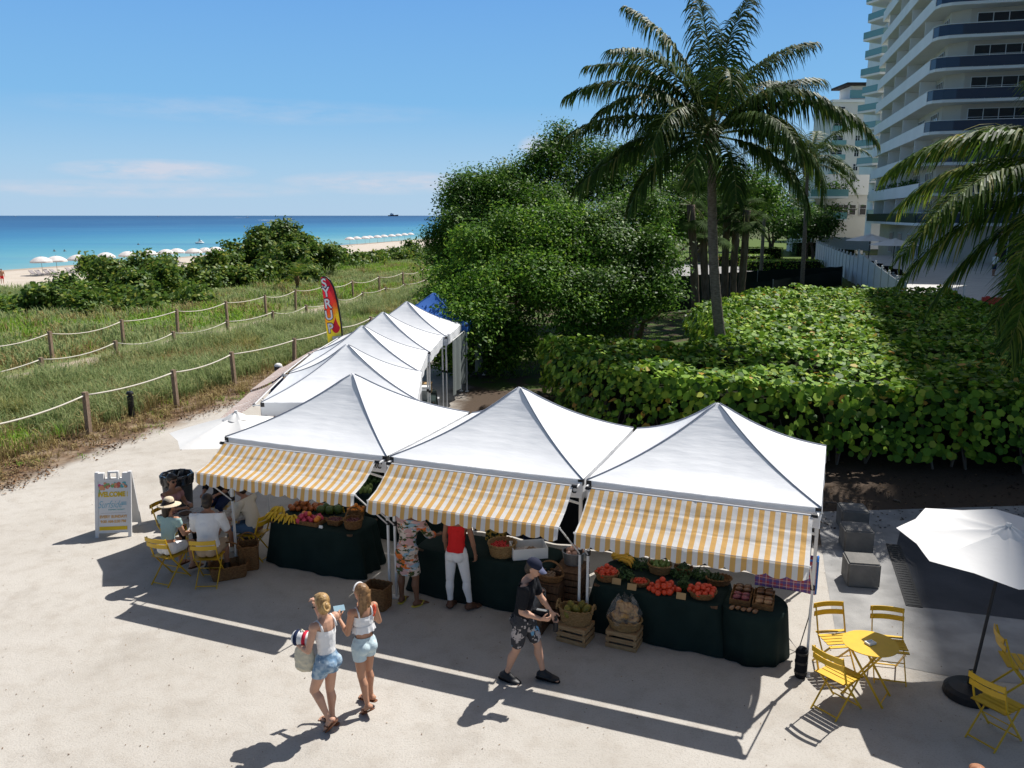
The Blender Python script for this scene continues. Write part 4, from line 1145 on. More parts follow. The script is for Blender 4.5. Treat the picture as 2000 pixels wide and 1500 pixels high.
g = MB(); g.bar(a_ + up * .008, b_ + up * .008, .24, .012); g.build("frame", mat("drain_iron", (.03, .03, .03), .6, .3), t)
g = MB()
for k in range(26): q = a_ + d_ * ((k + .5) / 26); g.bar(q - sd * .85 + up * .017, q + sd * .85 + up * .017, .022, .008)
g.build("grille", mat("drain_bar", (.06, .06, .06), .6, .3), t)
# ------------------------------------------------------------------ people
def V3(*a): return Vector(a)
def cone(p0, r0, p1, r1, side=None, fa=1.0, fb=1.0, n=14):
    """closed round cone with elliptical section: fa along side, fb across"""
    p0, p1 = Vector(p0), Vector(p1); d = p1 - p0; ln = max(d.length, 1e-5); d = d / ln
    s = Vector(side) if side is not None else d.cross(Vector((.31, .2, .9)))
    s = s - d * s.dot(d)
    if s.length < 1e-4: s = d.orthogonal()
    s.normalize(); b = d.cross(s)
    rings = []
    for k in range(1, 4): a = -PI / 2 + PI / 2 * k / 3; rings.append((r0 * math.sin(a), r0 * math.cos(a)))
    for k in range(0, 3): a = PI / 2 * k / 3; rings.append((ln + r1 * math.sin(a), r1 * math.cos(a)))
    vs = [p0 - d * r0]; fs = []
    for h, r in rings:
        for k in range(n):
            a = 2 * PI * k / n; vs.append(p0 + d * h + s * (r * fa * math.cos(a)) + b * (r * fb * math.sin(a)))
    vs.append(p1 + d * r1)
    for k in range(n): fs.append((0, 1 + (k + 1) % n, 1 + k))
    m_ = len(rings)
    for j in range(m_ - 1):
        for k in range(n): a = 1 + j * n; fs.append((a + k, a + (k + 1) % n, a + n + (k + 1) % n, a + n + k))
    e = 1 + (m_ - 1) * n; t_ = len(vs) - 1
    for k in range(n): fs.append((e + k, e + (k + 1) % n, t_))
    return vs, fs
def ell(c, r, X=None, Y=None):
    X = Vector(X or (1, 0, 0)).normalized(); Y = Vector(Y or (0, 1, 0)); Y = (Y - X * Y.dot(X)).normalized(); Z = X.cross(Y)
    g = MB(); g.ball((0, 0, 0), r, 16, 10, M=Matrix((X, Y, Z)).transposed())
    return [Vector(v) + Vector(c) for v in g.v], g.f
def fuse(name, prims, mats, parent, vox=.008, smooth_it=4, cuts=(), disp=0.0, dscale=.05):
    me = bpy.data.meshes.new(name); vs = []; fs = []
    for v, f in prims:
        b = len(vs); vs += [tuple(x) for x in v]; fs += [tuple(i + b for i in q) for q in f]
    me.from_pydata(vs, [], fs)
    o = bpy.data.objects.new(name, me); COL.objects.link(o)
    r = o.modifiers.new("r", 'REMESH'); r.mode = 'VOXEL'; r.voxel_size = vox; r.use_smooth_shade = True
    if smooth_it:
        s = o.modifiers.new("s", 'SMOOTH'); s.factor = .5; s.iterations = smooth_it
    if disp:
        tx = bpy.data.textures.new(name + "_t", 'CLOUDS'); tx.noise_scale = dscale
        d = o.modifiers.new("d", 'DISPLACE'); d.texture = tx; d.strength = disp; d.mid_level = .5
    dg = bpy.context.evaluated_depsgraph_get()
    m2 = bpy.data.meshes.new_from_object(o.evaluated_get(dg))
    bpy.data.objects.remove(o); bpy.data.meshes.remove(me)
    if cuts:
        bm = bmesh.new(); bm.from_mesh(m2)
        for co, no in cuts:
            bmesh.ops.bisect_plane(bm, geom=bm.verts[:] + bm.edges[:] + bm.faces[:], plane_co=co, plane_no=no, clear_outer=True)
        bm.to_mesh(m2); bm.free()
    m2.name = name
    m2.materials.clear()
    for mm in (mats if isinstance(mats, (list, tuple)) else [mats]): m2.materials.append(mm)
    m2.polygons.foreach_set("use_smooth", [True] * len(m2.polygons))
    o = bpy.data.objects.new(name, m2); COL.objects.link(o); o.parent = parent
    return o
def skin(name, c): return mat(name, c, .5, .35, col2=tuple(x * .9 for x in c), vscale=9)
M['skin_fair'] = skin("skin_fair", (.60, .34, .23)); M['skin_tan'] = skin("skin_tan", (.50, .26, .16)); M['skin_brown'] = skin("skin_brown", (.22, .105, .06)); M['skin_mid'] = skin("skin_mid", (.36, .18, .11))
def hairmat(name, a, b): return mat(name, a, .42, .4, col2=b, vscale=26, stretch=(1, 1, .16), bump=.6, bscale=60, bdist=.01)
M['hair_blonde'] = hairmat("hair_blonde", (.50, .32, .13), (.26, .145, .055)); M['hair_brown'] = hairmat("hair_brown", (.16, .085, .04), (.30, .17, .075)); M['hair_dark'] = hairmat("hair_dark", (.022, .015, .012), (.045, .03, .02))
M['eye'] = mat("eye_dark", (.02, .015, .012), .25, .5); M['lips'] = mat("lips", (.42, .13, .11), .5)
M['white_cotton'] = mat("white_cotton", (.80, .79, .78), .8, .15, bump=.35, bscale=22, bdist=.012)
M['cream_cotton'] = mat("cream_cotton", (.62, .56, .46), .8, .15, bump=.35, bscale=22, bdist=.012)
M['black_cotton'] = mat("black_cotton", (.014, .015, .018), .8, .15, bump=.4, bscale=18, bdist=.012)
M['denim'] = mat("denim", (.15, .25, .37), .8, .1, col2=(.40, .50, .58), vscale=13, vlo=.42, vhi=.62, bump=.4, bscale=40, bdist=.01)
M['pale_denim'] = mat("pale_denim", (.50, .62, .66), .8, .1, col2=(.58, .68, .70), vscale=10, bump=.4, bscale=28, bdist=.012)
M['red_top'] = mat("red_top", (.68, .022, .022), .7, .2, bump=.3, bscale=18, bdist=.012)
M['mint'] = mat("mint_top", (.36, .50, .48), .8, .1, bump=.3, bscale=18)
M['rose'] = mat("rose_top", (.42, .22, .22), .8, .1, bump=.3, bscale=18)
M['khaki'] = mat("khaki", (.42, .31, .21), .8, .1, bump=.3, bscale=18); M['navy'] = mat("navy", (.02, .03, .075), .8, .1)
M['sandal'] = mat("sandal_leather", (.17, .065, .03), .55, .3); M['yellow_rubber'] = mat("yellow_rubber", (.66, .55, .09), .5, .3); M['brown_shoe'] = mat("brown_shoe", (.13, .065, .04), .5, .3)
M['canvas'] = mat("canvas_bag", (.62, .57, .44), .85, .1, bump=.3, bscale=30)
M['hat_straw'] = mat("pale_straw", (.68, .57, .42), .7, .2, col2=(.60, .49, .34), vscale=60, bump=.4, bscale=90)
M['screen'] = mat("phone_back", (.30, .46, .55), .2, .6)
def print_mat(name, base, cols, scale):
    m = mat(name, base, .75, .15); n, l, p = nodes_of(m)
    tx = n.new("ShaderNodeTexCoord"); c = base
    for k, (cc, th, sc_, st) in enumerate(cols):
        mp = n.new("ShaderNodeMapping"); mp.inputs["Location"].default_value = (k * 3.1, k * 1.7, k * 2.3); mp.inputs["Scale"].default_value = st
        l.new(tx.outputs["Object"], mp.inputs[0])
        c = mixc3(n, l, smooth(n, l, noise(n, l, mp.outputs[0], sc_ * scale, 3, .6), th, th + .03), c, cc)
    l.new(c, p.inputs["Base Color"]); return m
M['floral'] = print_mat("tropical_print", (.66, .55, .46), [((.56, .34, .32), .50, .8, (1, 1, 2.2)), ((.28, .42, .50), .55, .8, (1, 1, 2)), ((.74, .18, .04), .56, 1.0, (1, 1, 1.8)), ((.06, .08, .03), .535, 1.8, (1, 1, 2.4))], 4.6)
M['shorts_print'] = print_mat("printed_shorts", (.05, .05, .055), [((.45, .40, .38), .54, 1.0, (1, 1, 1)), ((.16, .36, .55), .60, .7, (1, 1, .7)), ((.03, .03, .035), .60, 2.4, (1, 1, 1))], 8)
M['ball_print'] = mat("red_cap_trim", (.62, .02, .05), .7)

def nrm(v): return Vector(v).normalized()
class Body:
    """joints in a local frame: facing +Y, right hand +X, z up, ground at 0"""
    def __init__(s, H, legs, arms, hip_yaw=0.0, sh_yaw=0.0, spine=(0, .03, 1), spine2=None, head=(0, .05, 1), face=(0, 1, -.1), female=True, girth=1.0, seat=None):
        s.H = H; s.fem = female; s.g = girth
        s.rh = V3(math.cos(hip_yaw), math.sin(hip_yaw), 0); s.rs = V3(math.cos(sh_yaw), math.sin(sh_yaw), 0)
        sp1 = nrm(spine); sp2 = nrm(spine2 or spine); s.sp1, s.sp2 = sp1, sp2
        s.hip = V3(0, 0, 0); s.waist = s.hip + sp1 * .105 * H; s.chest = s.waist + sp2 * .10 * H; s.neck = s.waist + sp2 * .205 * H
        sw = (.098 if female else .112) * H; hw = .050 * H
        s.sh = [s.neck - sp2 * .022 * H + s.rs * sw * k for k in (-1, 1)]
        s.hj = [s.hip + s.rh * hw * k - V3(0, 0, .012 * H) for k in (-1, 1)]
        s.kn, s.an, s.toe, s.ft = [], [], [], []
        for k, (th, sh, ft) in enumerate(legs):
            kn = s.hj[k] + nrm(th) * .24 * H; an = kn + nrm(sh) * .232 * H
            s.kn.append(kn); s.an.append(an); s.ft.append(nrm(ft)); s.toe.append(an + nrm(ft) * .10 * H)
        s.el, s.wr, s.hd, s.palm, s.curl = [], [], [], [], []
        for k, (up_, fo, hd, palm, curl) in enumerate(arms):
            el = s.sh[k] + nrm(up_) * .172 * H; wr = el + nrm(fo) * .148 * H
            s.el.append(el); s.wr.append(wr); s.hd.append(nrm(hd)); s.palm.append(nrm(palm)); s.curl.append(curl)
        hd_ = nrm(head); s.headup = hd_; s.head = s.neck + hd_ * .115 * H; s.face = nrm(Vector(face) - hd_ * Vector(face).dot(hd_))
        lo = 1e9
        for k in (0, 1):
            heel = s.an[k] - s.ft[k] * .03 * H
            # sole lies .036H under the ankle along the foot's own down direction
            s_dn = s.down(k); lo = min(lo, (heel + s_dn * .040 * H).z, (s.toe[k] + s_dn * .034 * H).z)
        sh_ = V3(0, 0, -lo if seat is None else seat - (s.hip.z - .075 * H))
        for nme in ('hip', 'waist', 'chest', 'neck', 'head'): setattr(s, nme, getattr(s, nme) + sh_)
        for nme in ('sh', 'hj', 'kn', 'an', 'toe', 'el', 'wr'): setattr(s, nme, [q + sh_ for q in getattr(s, nme)])
    def down(s, k):
        f = s.ft[k]; r = f.cross(V3(0, 0, 1)).normalized(); return f.cross(r).normalized() if f.cross(r).z < 0 else -f.cross(r).normalized()
    def torso(s, d=0.0):
        H, g = s.H, s.g; f = s.rs.cross(V3(0, 0, 1)) * -1
        fw = V3(0, 0, 1).cross(s.rs); fh = V3(0, 0, 1).cross(s.rh); X = s.rs
        wst = (.066 if s.fem else .078) * H * g; P_ = []
        P_.append(ell(s.hip + s.sp1 * .015 * H, (.093 * H * g + d, .066 * H * g + d, .072 * H + d), s.rh, fh))
        P_.append(cone(s.hip + s.sp1 * .04 * H, wst * 1.12 + d, s.waist, wst + d, s.rh, 1.0, .74))
        P_.append(cone(s.waist, wst + d, s.chest, wst * 1.13 + d, X, 1.0, .72))
        P_.append(cone(s.chest + s.sp2 * -.01 * H, wst * 1.14 + d, s.neck - s.sp2 * .045 * H, wst * 1.10 + d, X, 1.08, .66))
        P_.append(cone(s.sh[0] + X * .012 * H, .030 * H + d, s.sh[1] - X * .012 * H, .030 * H + d))
        for k in (-1, 1):
            P_.append(ell(s.hip - fh * .040 * H + s.rh * k * .034 * H - V3(0, 0, .012 * H), (.048 * H * g + d,) * 3))
            if s.fem: P_.append(ell(s.chest + fw * .045 * H + X * k * .040 * H + s.sp2 * .012 * H, (.036 * H + d,) * 3))
            else: P_.append(ell(s.chest + fw * .030 * H + X * k * .045 * H + s.sp2 * .03 * H, (.045 * H + d, .03 * H + d, .035 * H + d), X, fw))
        return P_
    def leg(s, k, d=0.0, knee=1.0, shin=1.0):
        H, g = s.H, s.g; a = s.hj[k]; b = s.kn[k]; P_ = []
        P_.append(cone(a, .052 * H * g + d, a + (b - a) * knee, (.052 + (.033 - .052) * knee) * H * g + d))
        if shin > 0 and knee >= 1:
            c = s.an[k]; cd = (c - b); ln = cd.length
            mid = b + cd * .30 - s.ft[k] * .010 * H
            P_.append(cone(b, .031 * H * g + d, b + cd * shin, (.031 - .012 * shin) * H * g + d))
            if shin > .5: P_.append(cone(b + cd * .12 - s.ft[k] * .004 * H, .030 * H * g + d, mid, .0335 * H * g + d)); P_.append(cone(mid, .0335 * H * g + d, b + cd * .72, .021 * H * g + d))
        return P_
    def foot(s, k, d=0.0):
        H = s.H; dn = s.down(k); f = s.ft[k]; side = f.cross(dn); a = s.an[k]
        heel = a - f * .022 * H + dn * .018 * H
        P_ = [cone(a, .021 * H + d, heel, .021 * H + d), cone(heel, .021 * H + d, a + f * .075 * H + dn * .024 * H, .020 * H + d, side, 1.25, .72),
              cone(a + f * .07 * H + dn * .025 * H, .020 * H + d, a + f * .112 * H + dn * .028 * H, .012 * H + d, side, 1.5, .75), cone(a, .022 * H + d, a + f * .06 * H + dn * .02 * H, .018 * H + d)]
        for i in range(5):
            o_ = side * ((i - 2) * .0125 * H); P_.append(cone(a + f * .108 * H + dn * .029 * H + o_, .0075 * H + d, a + f * (.128 - .004 * abs(i - 1)) * H + dn * .030 * H + o_, .0062 * H + d))
        return P_
    def arm(s, k, d=0.0, up_=1.0, fo=1.0):
        H, g = s.H, s.g; a, b, c = s.sh[k], s.el[k], s.wr[k]; m_ = 1.0 if s.fem else 1.15
        P_ = [ell(a, (.034 * H * m_ + d,) * 3), cone(a, .030 * H * m_ * g + d, a + (b - a) * up_, (.030 - .008 * up_) * H * m_ * g + d)]
        if fo > 0 and up_ >= 1:
            P_.append(cone(b, .021 * H * m_ + d, b + (c - b) * fo, (.021 - .007 * fo) * H * m_ + d)); P_.append(cone(b, .021 * H * m_ + d, b + (c - b) * .35 * fo, .0235 * H * m_ + d))
        return P_
    def hand(s, k):
        H = s.H; w_, d, pn = s.wr[k], s.hd[k], s.palm[k]; pn = (pn - d * pn.dot(d)).normalized(); side = d.cross(pn) * (1 if k else -1)   # towards the thumb
        P_ = [cone(w_, .0135 * H, w_ + d * .015 * H, .016 * H, side, 1.2, .75), cone(w_ + d * .012 * H, .019 * H, w_ + d * .050 * H, .0205 * H, side, 1.15, .55)]
        for i, ln in enumerate((.040, .046, .043, .034)):
            b0 = w_ + d * .052 * H + side * ((1.5 - i) * .0118 * H); c1 = s.curl[k] * (.8 + .07 * i)
            d1 = (d * math.cos(c1 * .7) + pn * math.sin(c1 * .7)).normalized(); d2 = (d * math.cos(c1 * 1.7) + pn * math.sin(c1 * 1.7)).normalized()
            k1 = b0 + d1 * ln * .52 * H; P_.append(cone(b0, .0058 * H, k1, .0054 * H, n=8)); P_.append(cone(k1, .0054 * H, k1 + d2 * ln * .5 * H, .0045 * H, n=8))
        t0 = w_ + d * .018 * H + side * .016 * H; t1 = t0 + (d * .6 + side * .75 + pn * .25).normalized() * .026 * H
        P_.append(cone(t0, .0072 * H, t1, .0064 * H, n=8)); P_.append(cone(t1, .0064 * H, t1 + (d * .85 + side * .2 + pn * (.3 + .4 * s.curl[k])).normalized() * .024 * H, .0052 * H, n=8))
        return P_
    def headp(s):
        H = s.H; c, u, f = s.head, s.headup, s.face; r = f.cross(u).normalized()
        e = lambda o, rad, X=r, Y=f: ell(c + r * o[0] * H + f * o[1] * H + u * o[2] * H, tuple(q * H for q in rad), X, Y)
        P_ = [cone(s.neck - s.sp2 * .02 * H, .036 * H, s.neck + (c - s.neck) * .55, .030 * H), e((0, -.006, .014), (.046, .056, .052)), e((0, .012, -.014), (.038, .044, .050)), e((0, .030, -.046), (.022, .020, .018)),
              e((0, .040, .002), (.034, .014, .020)), cone(c + f * .054 * H + u * .006 * H, .0055 * H, c + f * .066 * H - u * .012 * H, .0085 * H), e((0, .050, -.030), (.017, .010, .008))]
        for k in (-1, 1): P_.append(e((k * .046, -.006, -.004), (.006, .012, .018)))
        return P_
    def face_parts(s, t):
        H = s.H; c, u, f = s.head, s.headup, s.face; r = f.cross(u).normalized()
        for k in (-1, 1):
            v, fc = ell(c + r * k * .0185 * H + f * .0505 * H + u * .004 * H, (.0075 * H, .005 * H, .0042 * H), r, f); g = MB(); g.add(v, fc); g.build("eye", M['eye'], t, smooth=True)
        v, fc = ell(c + f * .0605 * H - u * .031 * H, (.0125 * H, .004 * H, .0045 * H), r, f); g = MB(); g.add(v, fc); g.build("mouth", M['lips'], t, smooth=True)
    def hair_cap(s, d=.010, back=.0, low=-.02):
        H = s.H; c, u, f = s.head, s.headup, s.face; r = f.cross(u).normalized()
        e = lambda o, rad: ell(c + r * o[0] * H + f * o[1] * H + u * o[2] * H, tuple(q * H for q in rad), r, f)
        return [e((0, -.016, .020), (.046 + d, .052 + d, .050 + d)), e((0, -.030, -.005 + low), (.042 + d, .036 + d, .046 + d)), e((0, .022, .044), (.036 + d, .030 + d, .018 + d))]
    def build(s, t, sk, vox=.008):
        P_ = s.torso() + s.headp()
        for k in (0, 1): P_ += s.leg(k) + s.foot(k) + s.arm(k) + s.hand(k)
        b = fuse("body", P_, sk, t, vox, 3)
        s.face_parts(t); return b
def person(label, loc, face, group=None):
    return thing("person", label, "person", (loc[0], loc[1], loc[2] if len(loc) > 2 else 0), math.atan2(-face[0], face[1]), group)
def flipflop(B, k, t, m_, thong=True, name="sandal"):
    H = B.H; dn = B.down(k); f = B.ft[k]; sd = f.cross(dn); a = B.an[k]
    P_ = [cone(a - f * .03 * H + dn * .044 * H, .026 * H, a + f * .07 * H + dn * .044 * H, .027 * H, sd, 1.05, .24), cone(a + f * .07 * H + dn * .044 * H, .027 * H, a + f * .118 * H + dn * .044 * H, .022 * H, sd, 1.2, .26)]
    o = fuse(name, P_, m_, t, .005, 1)
    for q in (-1, 1):
        g = MB(); g.tube([a + f * .03 * H + dn * .036 * H + sd * q * .029 * H, a + f * .06 * H + dn * .006 * H + sd * q * .02 * H, a + f * .10 * H + dn * .018 * H + sd * .004 * H], .0042 * H, 6)
        g.build("strap", m_, o, smooth=True)
def shoe(B, k, t, m_, name="shoe", sole=None):
    H = B.H; o = fuse(name, B.foot(k, .009 * H)[:4] + [cone(B.an[k], .026 * H, B.an[k] + V3(0, 0, .012 * H), .026 * H)], m_, t, .007, 3)
    if sole:
        dn = B.down(k); f = B.ft[k]; sd = f.cross(dn); a = B.an[k]
        fuse("sole", [cone(a - f * .03 * H + dn * .048 * H, .027 * H, a + f * .115 * H + dn * .046 * H, .027 * H, sd, 1.1, .3)], sole, o, .006, 1)
dn_ = (0, 0, -1)
# --- woman with blonde bun, walking
t = person("woman with a blonde bun, white tank top and denim shorts walking with a canvas bag", G(645, 1421), (-.90, .44))
B = Body(1.65, legs=[((.02, .42, -1), (.02, -.62, -1), (.05, .62, -.75)), ((0, .10, -1), (0, -.04, -1), (.05, 1, -.12))],
         arms=[((-.22, .15, -1), (.35, .95, -.05), (.3, .9, .05), (.6, -.2, .3), .5), ((.20, .72, -.62), (-.10, .42, .92), (-.05, .2, 1), (-.8, .5, .1), 1.5)],
         hip_yaw=.05, sh_yaw=-.15, spine=(0, -.02, 1), spine2=(.0, .05, 1), head=(.05, .16, 1), face=(.55, 1, -.42))
B.build(t, M['skin_fair'], .0065)
H = B.H; d = .006 * H * 1.6
P_ = B.torso(.010); cut = [(B.waist - B.sp1 * .02 * H, -B.sp1)]
fuse("tank_top", P_, M['white_cotton'], t, .009, 3, [(B.waist - B.sp1 * .075 * H, -B.sp1), (B.neck - B.sp2 * .050 * H, nrm((0, -.45, 1)))], .006, .08)
for k in (-1, 1):
    g = MB(); sx = B.neck + B.rs * k * .062 * H; fw = V3(0, 0, 1).cross(B.rs)
    g.tube([sx - fw * .052 * H - V3(0, 0, .060 * H), sx - fw * .036 * H - V3(0, 0, .018 * H), sx + V3(0, 0, .012 * H), sx + fw * .040 * H - V3(0, 0, .02 * H), sx + fw * .055 * H - V3(0, 0, .06 * H)], [.016, .013, .012, .013, .016], 7); g.build("shoulder_strap", M['white_cotton'], t, smooth=True)
P_ = B.torso(.013)[:2] + B.torso(.013)[5:6] + B.torso(.013)[7:8] + B.leg(0, .016, .46, 0) + B.leg(1, .016, .46, 0)
fuse("denim_shorts", P_, M['denim'], t, .009, 3, [(B.hip + B.sp1 * .075 * H, B.sp1), (B.hj[0] - V3(0, 0, .092 * H), (0, 0, -1))], .010, .05)
hp = B.hair_cap(.006); c, u, f = B.head, B.headup, B.face
hr = fuse("hair", hp + [ell(c - f * .062 * H - u * .010 * H, (.03 * H, .028 * H, .032 * H))], M['hair_blonde'], t, .007, 3, (), .008, .03)
g = MB(); cb = c - f * .078 * H - u * .012 * H
for k in range(3): g.tube([cb + Vector((math.cos(a), .4 * math.sin(a), math.sin(a))) * (.028 * H - .006 * k) + f * .006 * k for a in np.linspace(0, 2 * PI, 15)], .010 * H, 7)
g.build("bun", M['hair_blonde'], hr, smooth=True)
for k in (0, 1): flipflop(B, k, t, M['sandal'])
g = MB(); g.tube([B.wr[1] + (B.wr[1] - B.el[1]).normalized().orthogonal() * .017 * H * math.cos(a) + (B.wr[1] - B.el[1]).normalized().cross((B.wr[1] - B.el[1]).normalized().orthogonal()) * .017 * H * math.sin(a) for a in np.linspace(0, 2 * PI, 13)], .006, 6); g.build("wristband", M['black_plastic'], t)
BW = B; tW = t
def world(t, q): return t.matrix_basis @ Vector(q)
# canvas bag and red white blue cap held at her left hip
bp = world(t, B.wr[0] + V3(.03, .06, -.02)); rzW = t.rotation_euler[2]
t2 = thing("canvas_bag", "cream canvas drawstring bag hanging from the blonde woman's arm", "bag", bp + Vector((.11, -.03, -.33)), rzW)
P_ = [ell((0, 0, .17), (.075, .15, .17)), ell((0, .01, .06), (.07, .13, .07)), cone((0, 0, .28), .09, (0, 0, .36), .05, (0, 1, 0), 1.2, .7)]
fuse("body", P_, M['canvas'], t2, .01, 3, (), .03, .07)
g = MB(); g.tube([(.0, -.06, .34), (.01, -.05, .46), (.0, .02, .52), (.0, .08, .46), (0, .07, .34)], .009, 6); g.build("strap", M['canvas'], t2, smooth=True)
t2 = thing("rolled_towel", "rolled white beach towel with red and navy bands held by the blonde woman", "towel", world(t, B.wr[0] + V3(.05, -.03, .06)), rzW + .25)
g = MB(); g.lathe([(.0001, -.11), (.06, -.11), (.085, -.085), (.088, .0), (.085, .085), (.06, .11), (.0001, .11)], M=Matrix.Rotation(PI / 2, 3, 'X'), n=20); g.build("body", M['white_cotton'], t2, smooth=True)
for y, mm in ((-.055, M['navy']), (.05, M['ball_print'])):
    g = MB(); g.lathe([(.0885, y - .022), (.0915, y), (.0885, y + .022)], M=Matrix.Rotation(PI / 2, 3, 'X'), n=20); g.build("band", mm, t2, smooth=True)
# --- woman with long brown hair, holding a phone
t = person("woman with long brown hair, white crop top and pale shorts holding up a phone", G(716, 1382), (-.72, .69))
B = Body(1.53, legs=[((-.02, -.12, -1), (0, -.30, -1), (-.1, .80, -.6)), ((.03, .16, -1), (.0, -.10, -1), (-.25, 1, -.12))],
         arms=[((-.18, .12, -1), (.12, .95, .50), (.25, .7, .6), (.7, .2, -.2), .9), ((.38, .10, -1), (-.30, .9, .55), (-.5, .7, .4), (-.5, .2, .6), .8)],
         hip_yaw=-.05, sh_yaw=-.1, spine=(.03, -.02, 1), spine2=(0, .04, 1), head=(0, .14, 1), face=(-.15, 1, -.5))
B.build(t, M['skin_tan'], .0065); H = B.H
fuse("crop_top", B.torso(.012), M['white_cotton'], t, .009, 3, [(B.waist + B.sp2 * .035 * H, -B.sp2), (B.neck - B.sp2 * .055 * H, nrm((0, -.2, 1)))], .010, .04)
g = MB(); fw = V3(0, 0, 1).cross(B.rs); wst = .066 * H
def ruf(u, v):
    a = u * 2 * PI; r = 1 + .10 * v + .07 * v * math.sin(a * 11) + .03 * math.sin(a * 23) * v
    return B.waist + B.sp2 * (.062 - .052 * v) * H + B.rs * (wst * 1.12 + .020) * r * math.cos(a) + fw * ((wst * .80 + .020) * r * math.sin(a) + .006 * H)
g.grid(ruf, 66, 5); g.build("ruffle", M['white_cotton'], t, smooth=True)
for k in (-1, 1):
    g = MB(); sx = B.neck + B.rs * k * .058 * H
    g.tube([sx - fw * .050 * H - V3(0, 0, .065 * H), sx - fw * .036 * H - V3(0, 0, .018 * H), sx + V3(0, 0, .012 * H), sx + fw * .040 * H - V3(0, 0, .02 * H), sx + fw * .055 * H - V3(0, 0, .06 * H)], .011, 7); g.build("shoulder_strap", M['white_cotton'], t, smooth=True)
P_ = B.torso(.013)[:2] + B.torso(.013)[5:6] + B.torso(.013)[7:8] + B.leg(0, .014, .5, 0) + B.leg(1, .014, .5, 0)
fuse("pale_shorts", P_, M['pale_denim'], t, .009, 3, [(B.hip + B.sp1 * .072 * H, B.sp1), (B.hj[0] - V3(0, 0, .098 * H), (0, 0, -1))], .006, .05)
c, u, f = B.head, B.headup, B.face; r_ = f.cross(u).normalized()
P_ = B.hair_cap(.007)
for q, w_, dz in ((-.026, .028, .30), (.0, .032, .33), (.026, .028, .31), (-.042, .018, .22), (.042, .018, .22)):
    a0 = c - f * .045 * H + r_ * q * 1.1 * H; P_.append(cone(a0, w_ * H, a0 - V3(0, .012 - .02, .14 * H), (w_ + .002) * H, r_, 1.0, .6)); P_.append(cone(a0 - V3(0, -.01, .13 * H), (w_ + .001) * H, a0 - V3(-q * .2 * H, .012, dz * H * .80), .009 * H, r_, 1.2, .55))
hr = fuse("hair", P_, M['hair_brown'], t, .007, 3, (), .012, .03)
g = MB(); g.tube([c + r_ * .056 * H * math.cos(a) + f * (.018 * H) + u * (.02 * H + .056 * H * math.sin(a)) for a in np.linspace(.15, PI - .15, 15)], .011, 7); g.build("headband", M['white_cotton'], hr, smooth=True)
M['coral'] = mat("coral_scarf", (.70, .10, .05), .7)
o_ = B.sh[1] - fw * .03 * H; fuse("scarf", [ell(o_ + V3(-.02, 0, -.02), (.03, .018, .065)), ell(o_ + V3(-.035, -.01, -.06), (.022, .014, .05))], M['coral'], t, .008, 2, (), .008, .03)
for k in (0, 1): flipflop(B, k, t, M['sandal'])
t2 = thing("mobile_phone", "pale blue mobile phone raised in the long-haired woman's hand", "phone", world(t, B.wr[0] + B.hd[0] * .10 + V3(.03, .01, .03)), t.rotation_euler[2])
g = MB(); Mx = Matrix.Rotation(-.7, 3, 'X') @ Matrix.Rotation(.2, 3, 'Y'); g.box((0, 0, 0), (.155, .010, .078), M=Mx); g.build("body", M['black_plastic'], t2)
g = MB(); g.box(Mx @ V3(0, -.0056, 0), (.148, .0012, .072), M=Mx); g.build("screen", M['screen'], t2)
# --- man in cap walking past
t = person("man in a navy cap, black shirt and printed shorts walking past the buckets", G(1022, 1328), (.93, -.36))
B = Body(1.69, legs=[((-.02, .44, -1), (0, .20, -1), (-.1, 1, -.10)), ((.02, -.16, -1), (0, -.38, -1), (0, .97, -.22))],
         arms=[((-.15, .40, -1), (-.05, .75, -1), (0, .6, -1), (.7, .3, .2), .7), ((.18, -.05, -1), (-.08, .98, -.22), (-.1, .95, .05), (-.7, 0, .4), 1.1)],
         hip_yaw=.0, sh_yaw=.12, spine=(0, .05, 1), spine2=(0, .16, 1), head=(0, .42, 1), face=(-.05, 1, -.62), female=False)
B.build(t, M['skin_fair'], .007); H = B.H; fw = V3(0, 0, 1).cross(B.rs)
P_ = B.torso(.018) + B.arm(0, .020, .72, 0) + B.arm(1, .020, .72, 0) + [ell(B.neck - B.sp2 * .028 * H, (.078 * H, .050 * H, .036 * H), B.rs, V3(0, 0, 1).cross(B.rs)), cone(B.hip + B.sp1 * .0 * H, .088 * H, B.waist, .082 * H, B.rs, 1.0, .8)]
fuse("t_shirt", P_, M['black_cotton'], t, .010, 3, [(B.hip + B.sp1 * .012 * H, -B.sp1), (B.neck + B.sp2 * .010 * H, nrm((0, -.25, 1)))], .014, .07)
P_ = B.torso(.018)[:2] + B.torso(.018)[5:6] + B.torso(.018)[7:8] + B.leg(0, .024, .74, 0) + B.leg(1, .024, .74, 0)
kk = B.hj[0] + (B.kn[0] - B.hj[0]) * .74
fuse("printed_shorts", P_, M['shorts_print'], t, .010, 3, [(B.hip + B.sp1 * .05 * H, B.sp1)], .016, .06)
for k in (0, 1): shoe(B, k, t, M['black_plastic'], sole=M['black_cloth'])
c, u, f = B.head, B.headup, B.face; r_ = f.cross(u).normalized()
fuse("hair", B.hair_cap(.002, low=-.012)[:2], M['hair_dark'], t, .007, 2)
M['cap_navy'] = mat("cap_navy", (.025, .028, .05), .8, .1)
cp = fuse("cap", [ell(c + u * .026 * H - f * .008 * H, (.055 * H, .064 * H, .052 * H), r_, f)], M['cap_navy'], t, .008, 2, [(c + u * .022 * H, -(u + f * .12).normalized())])
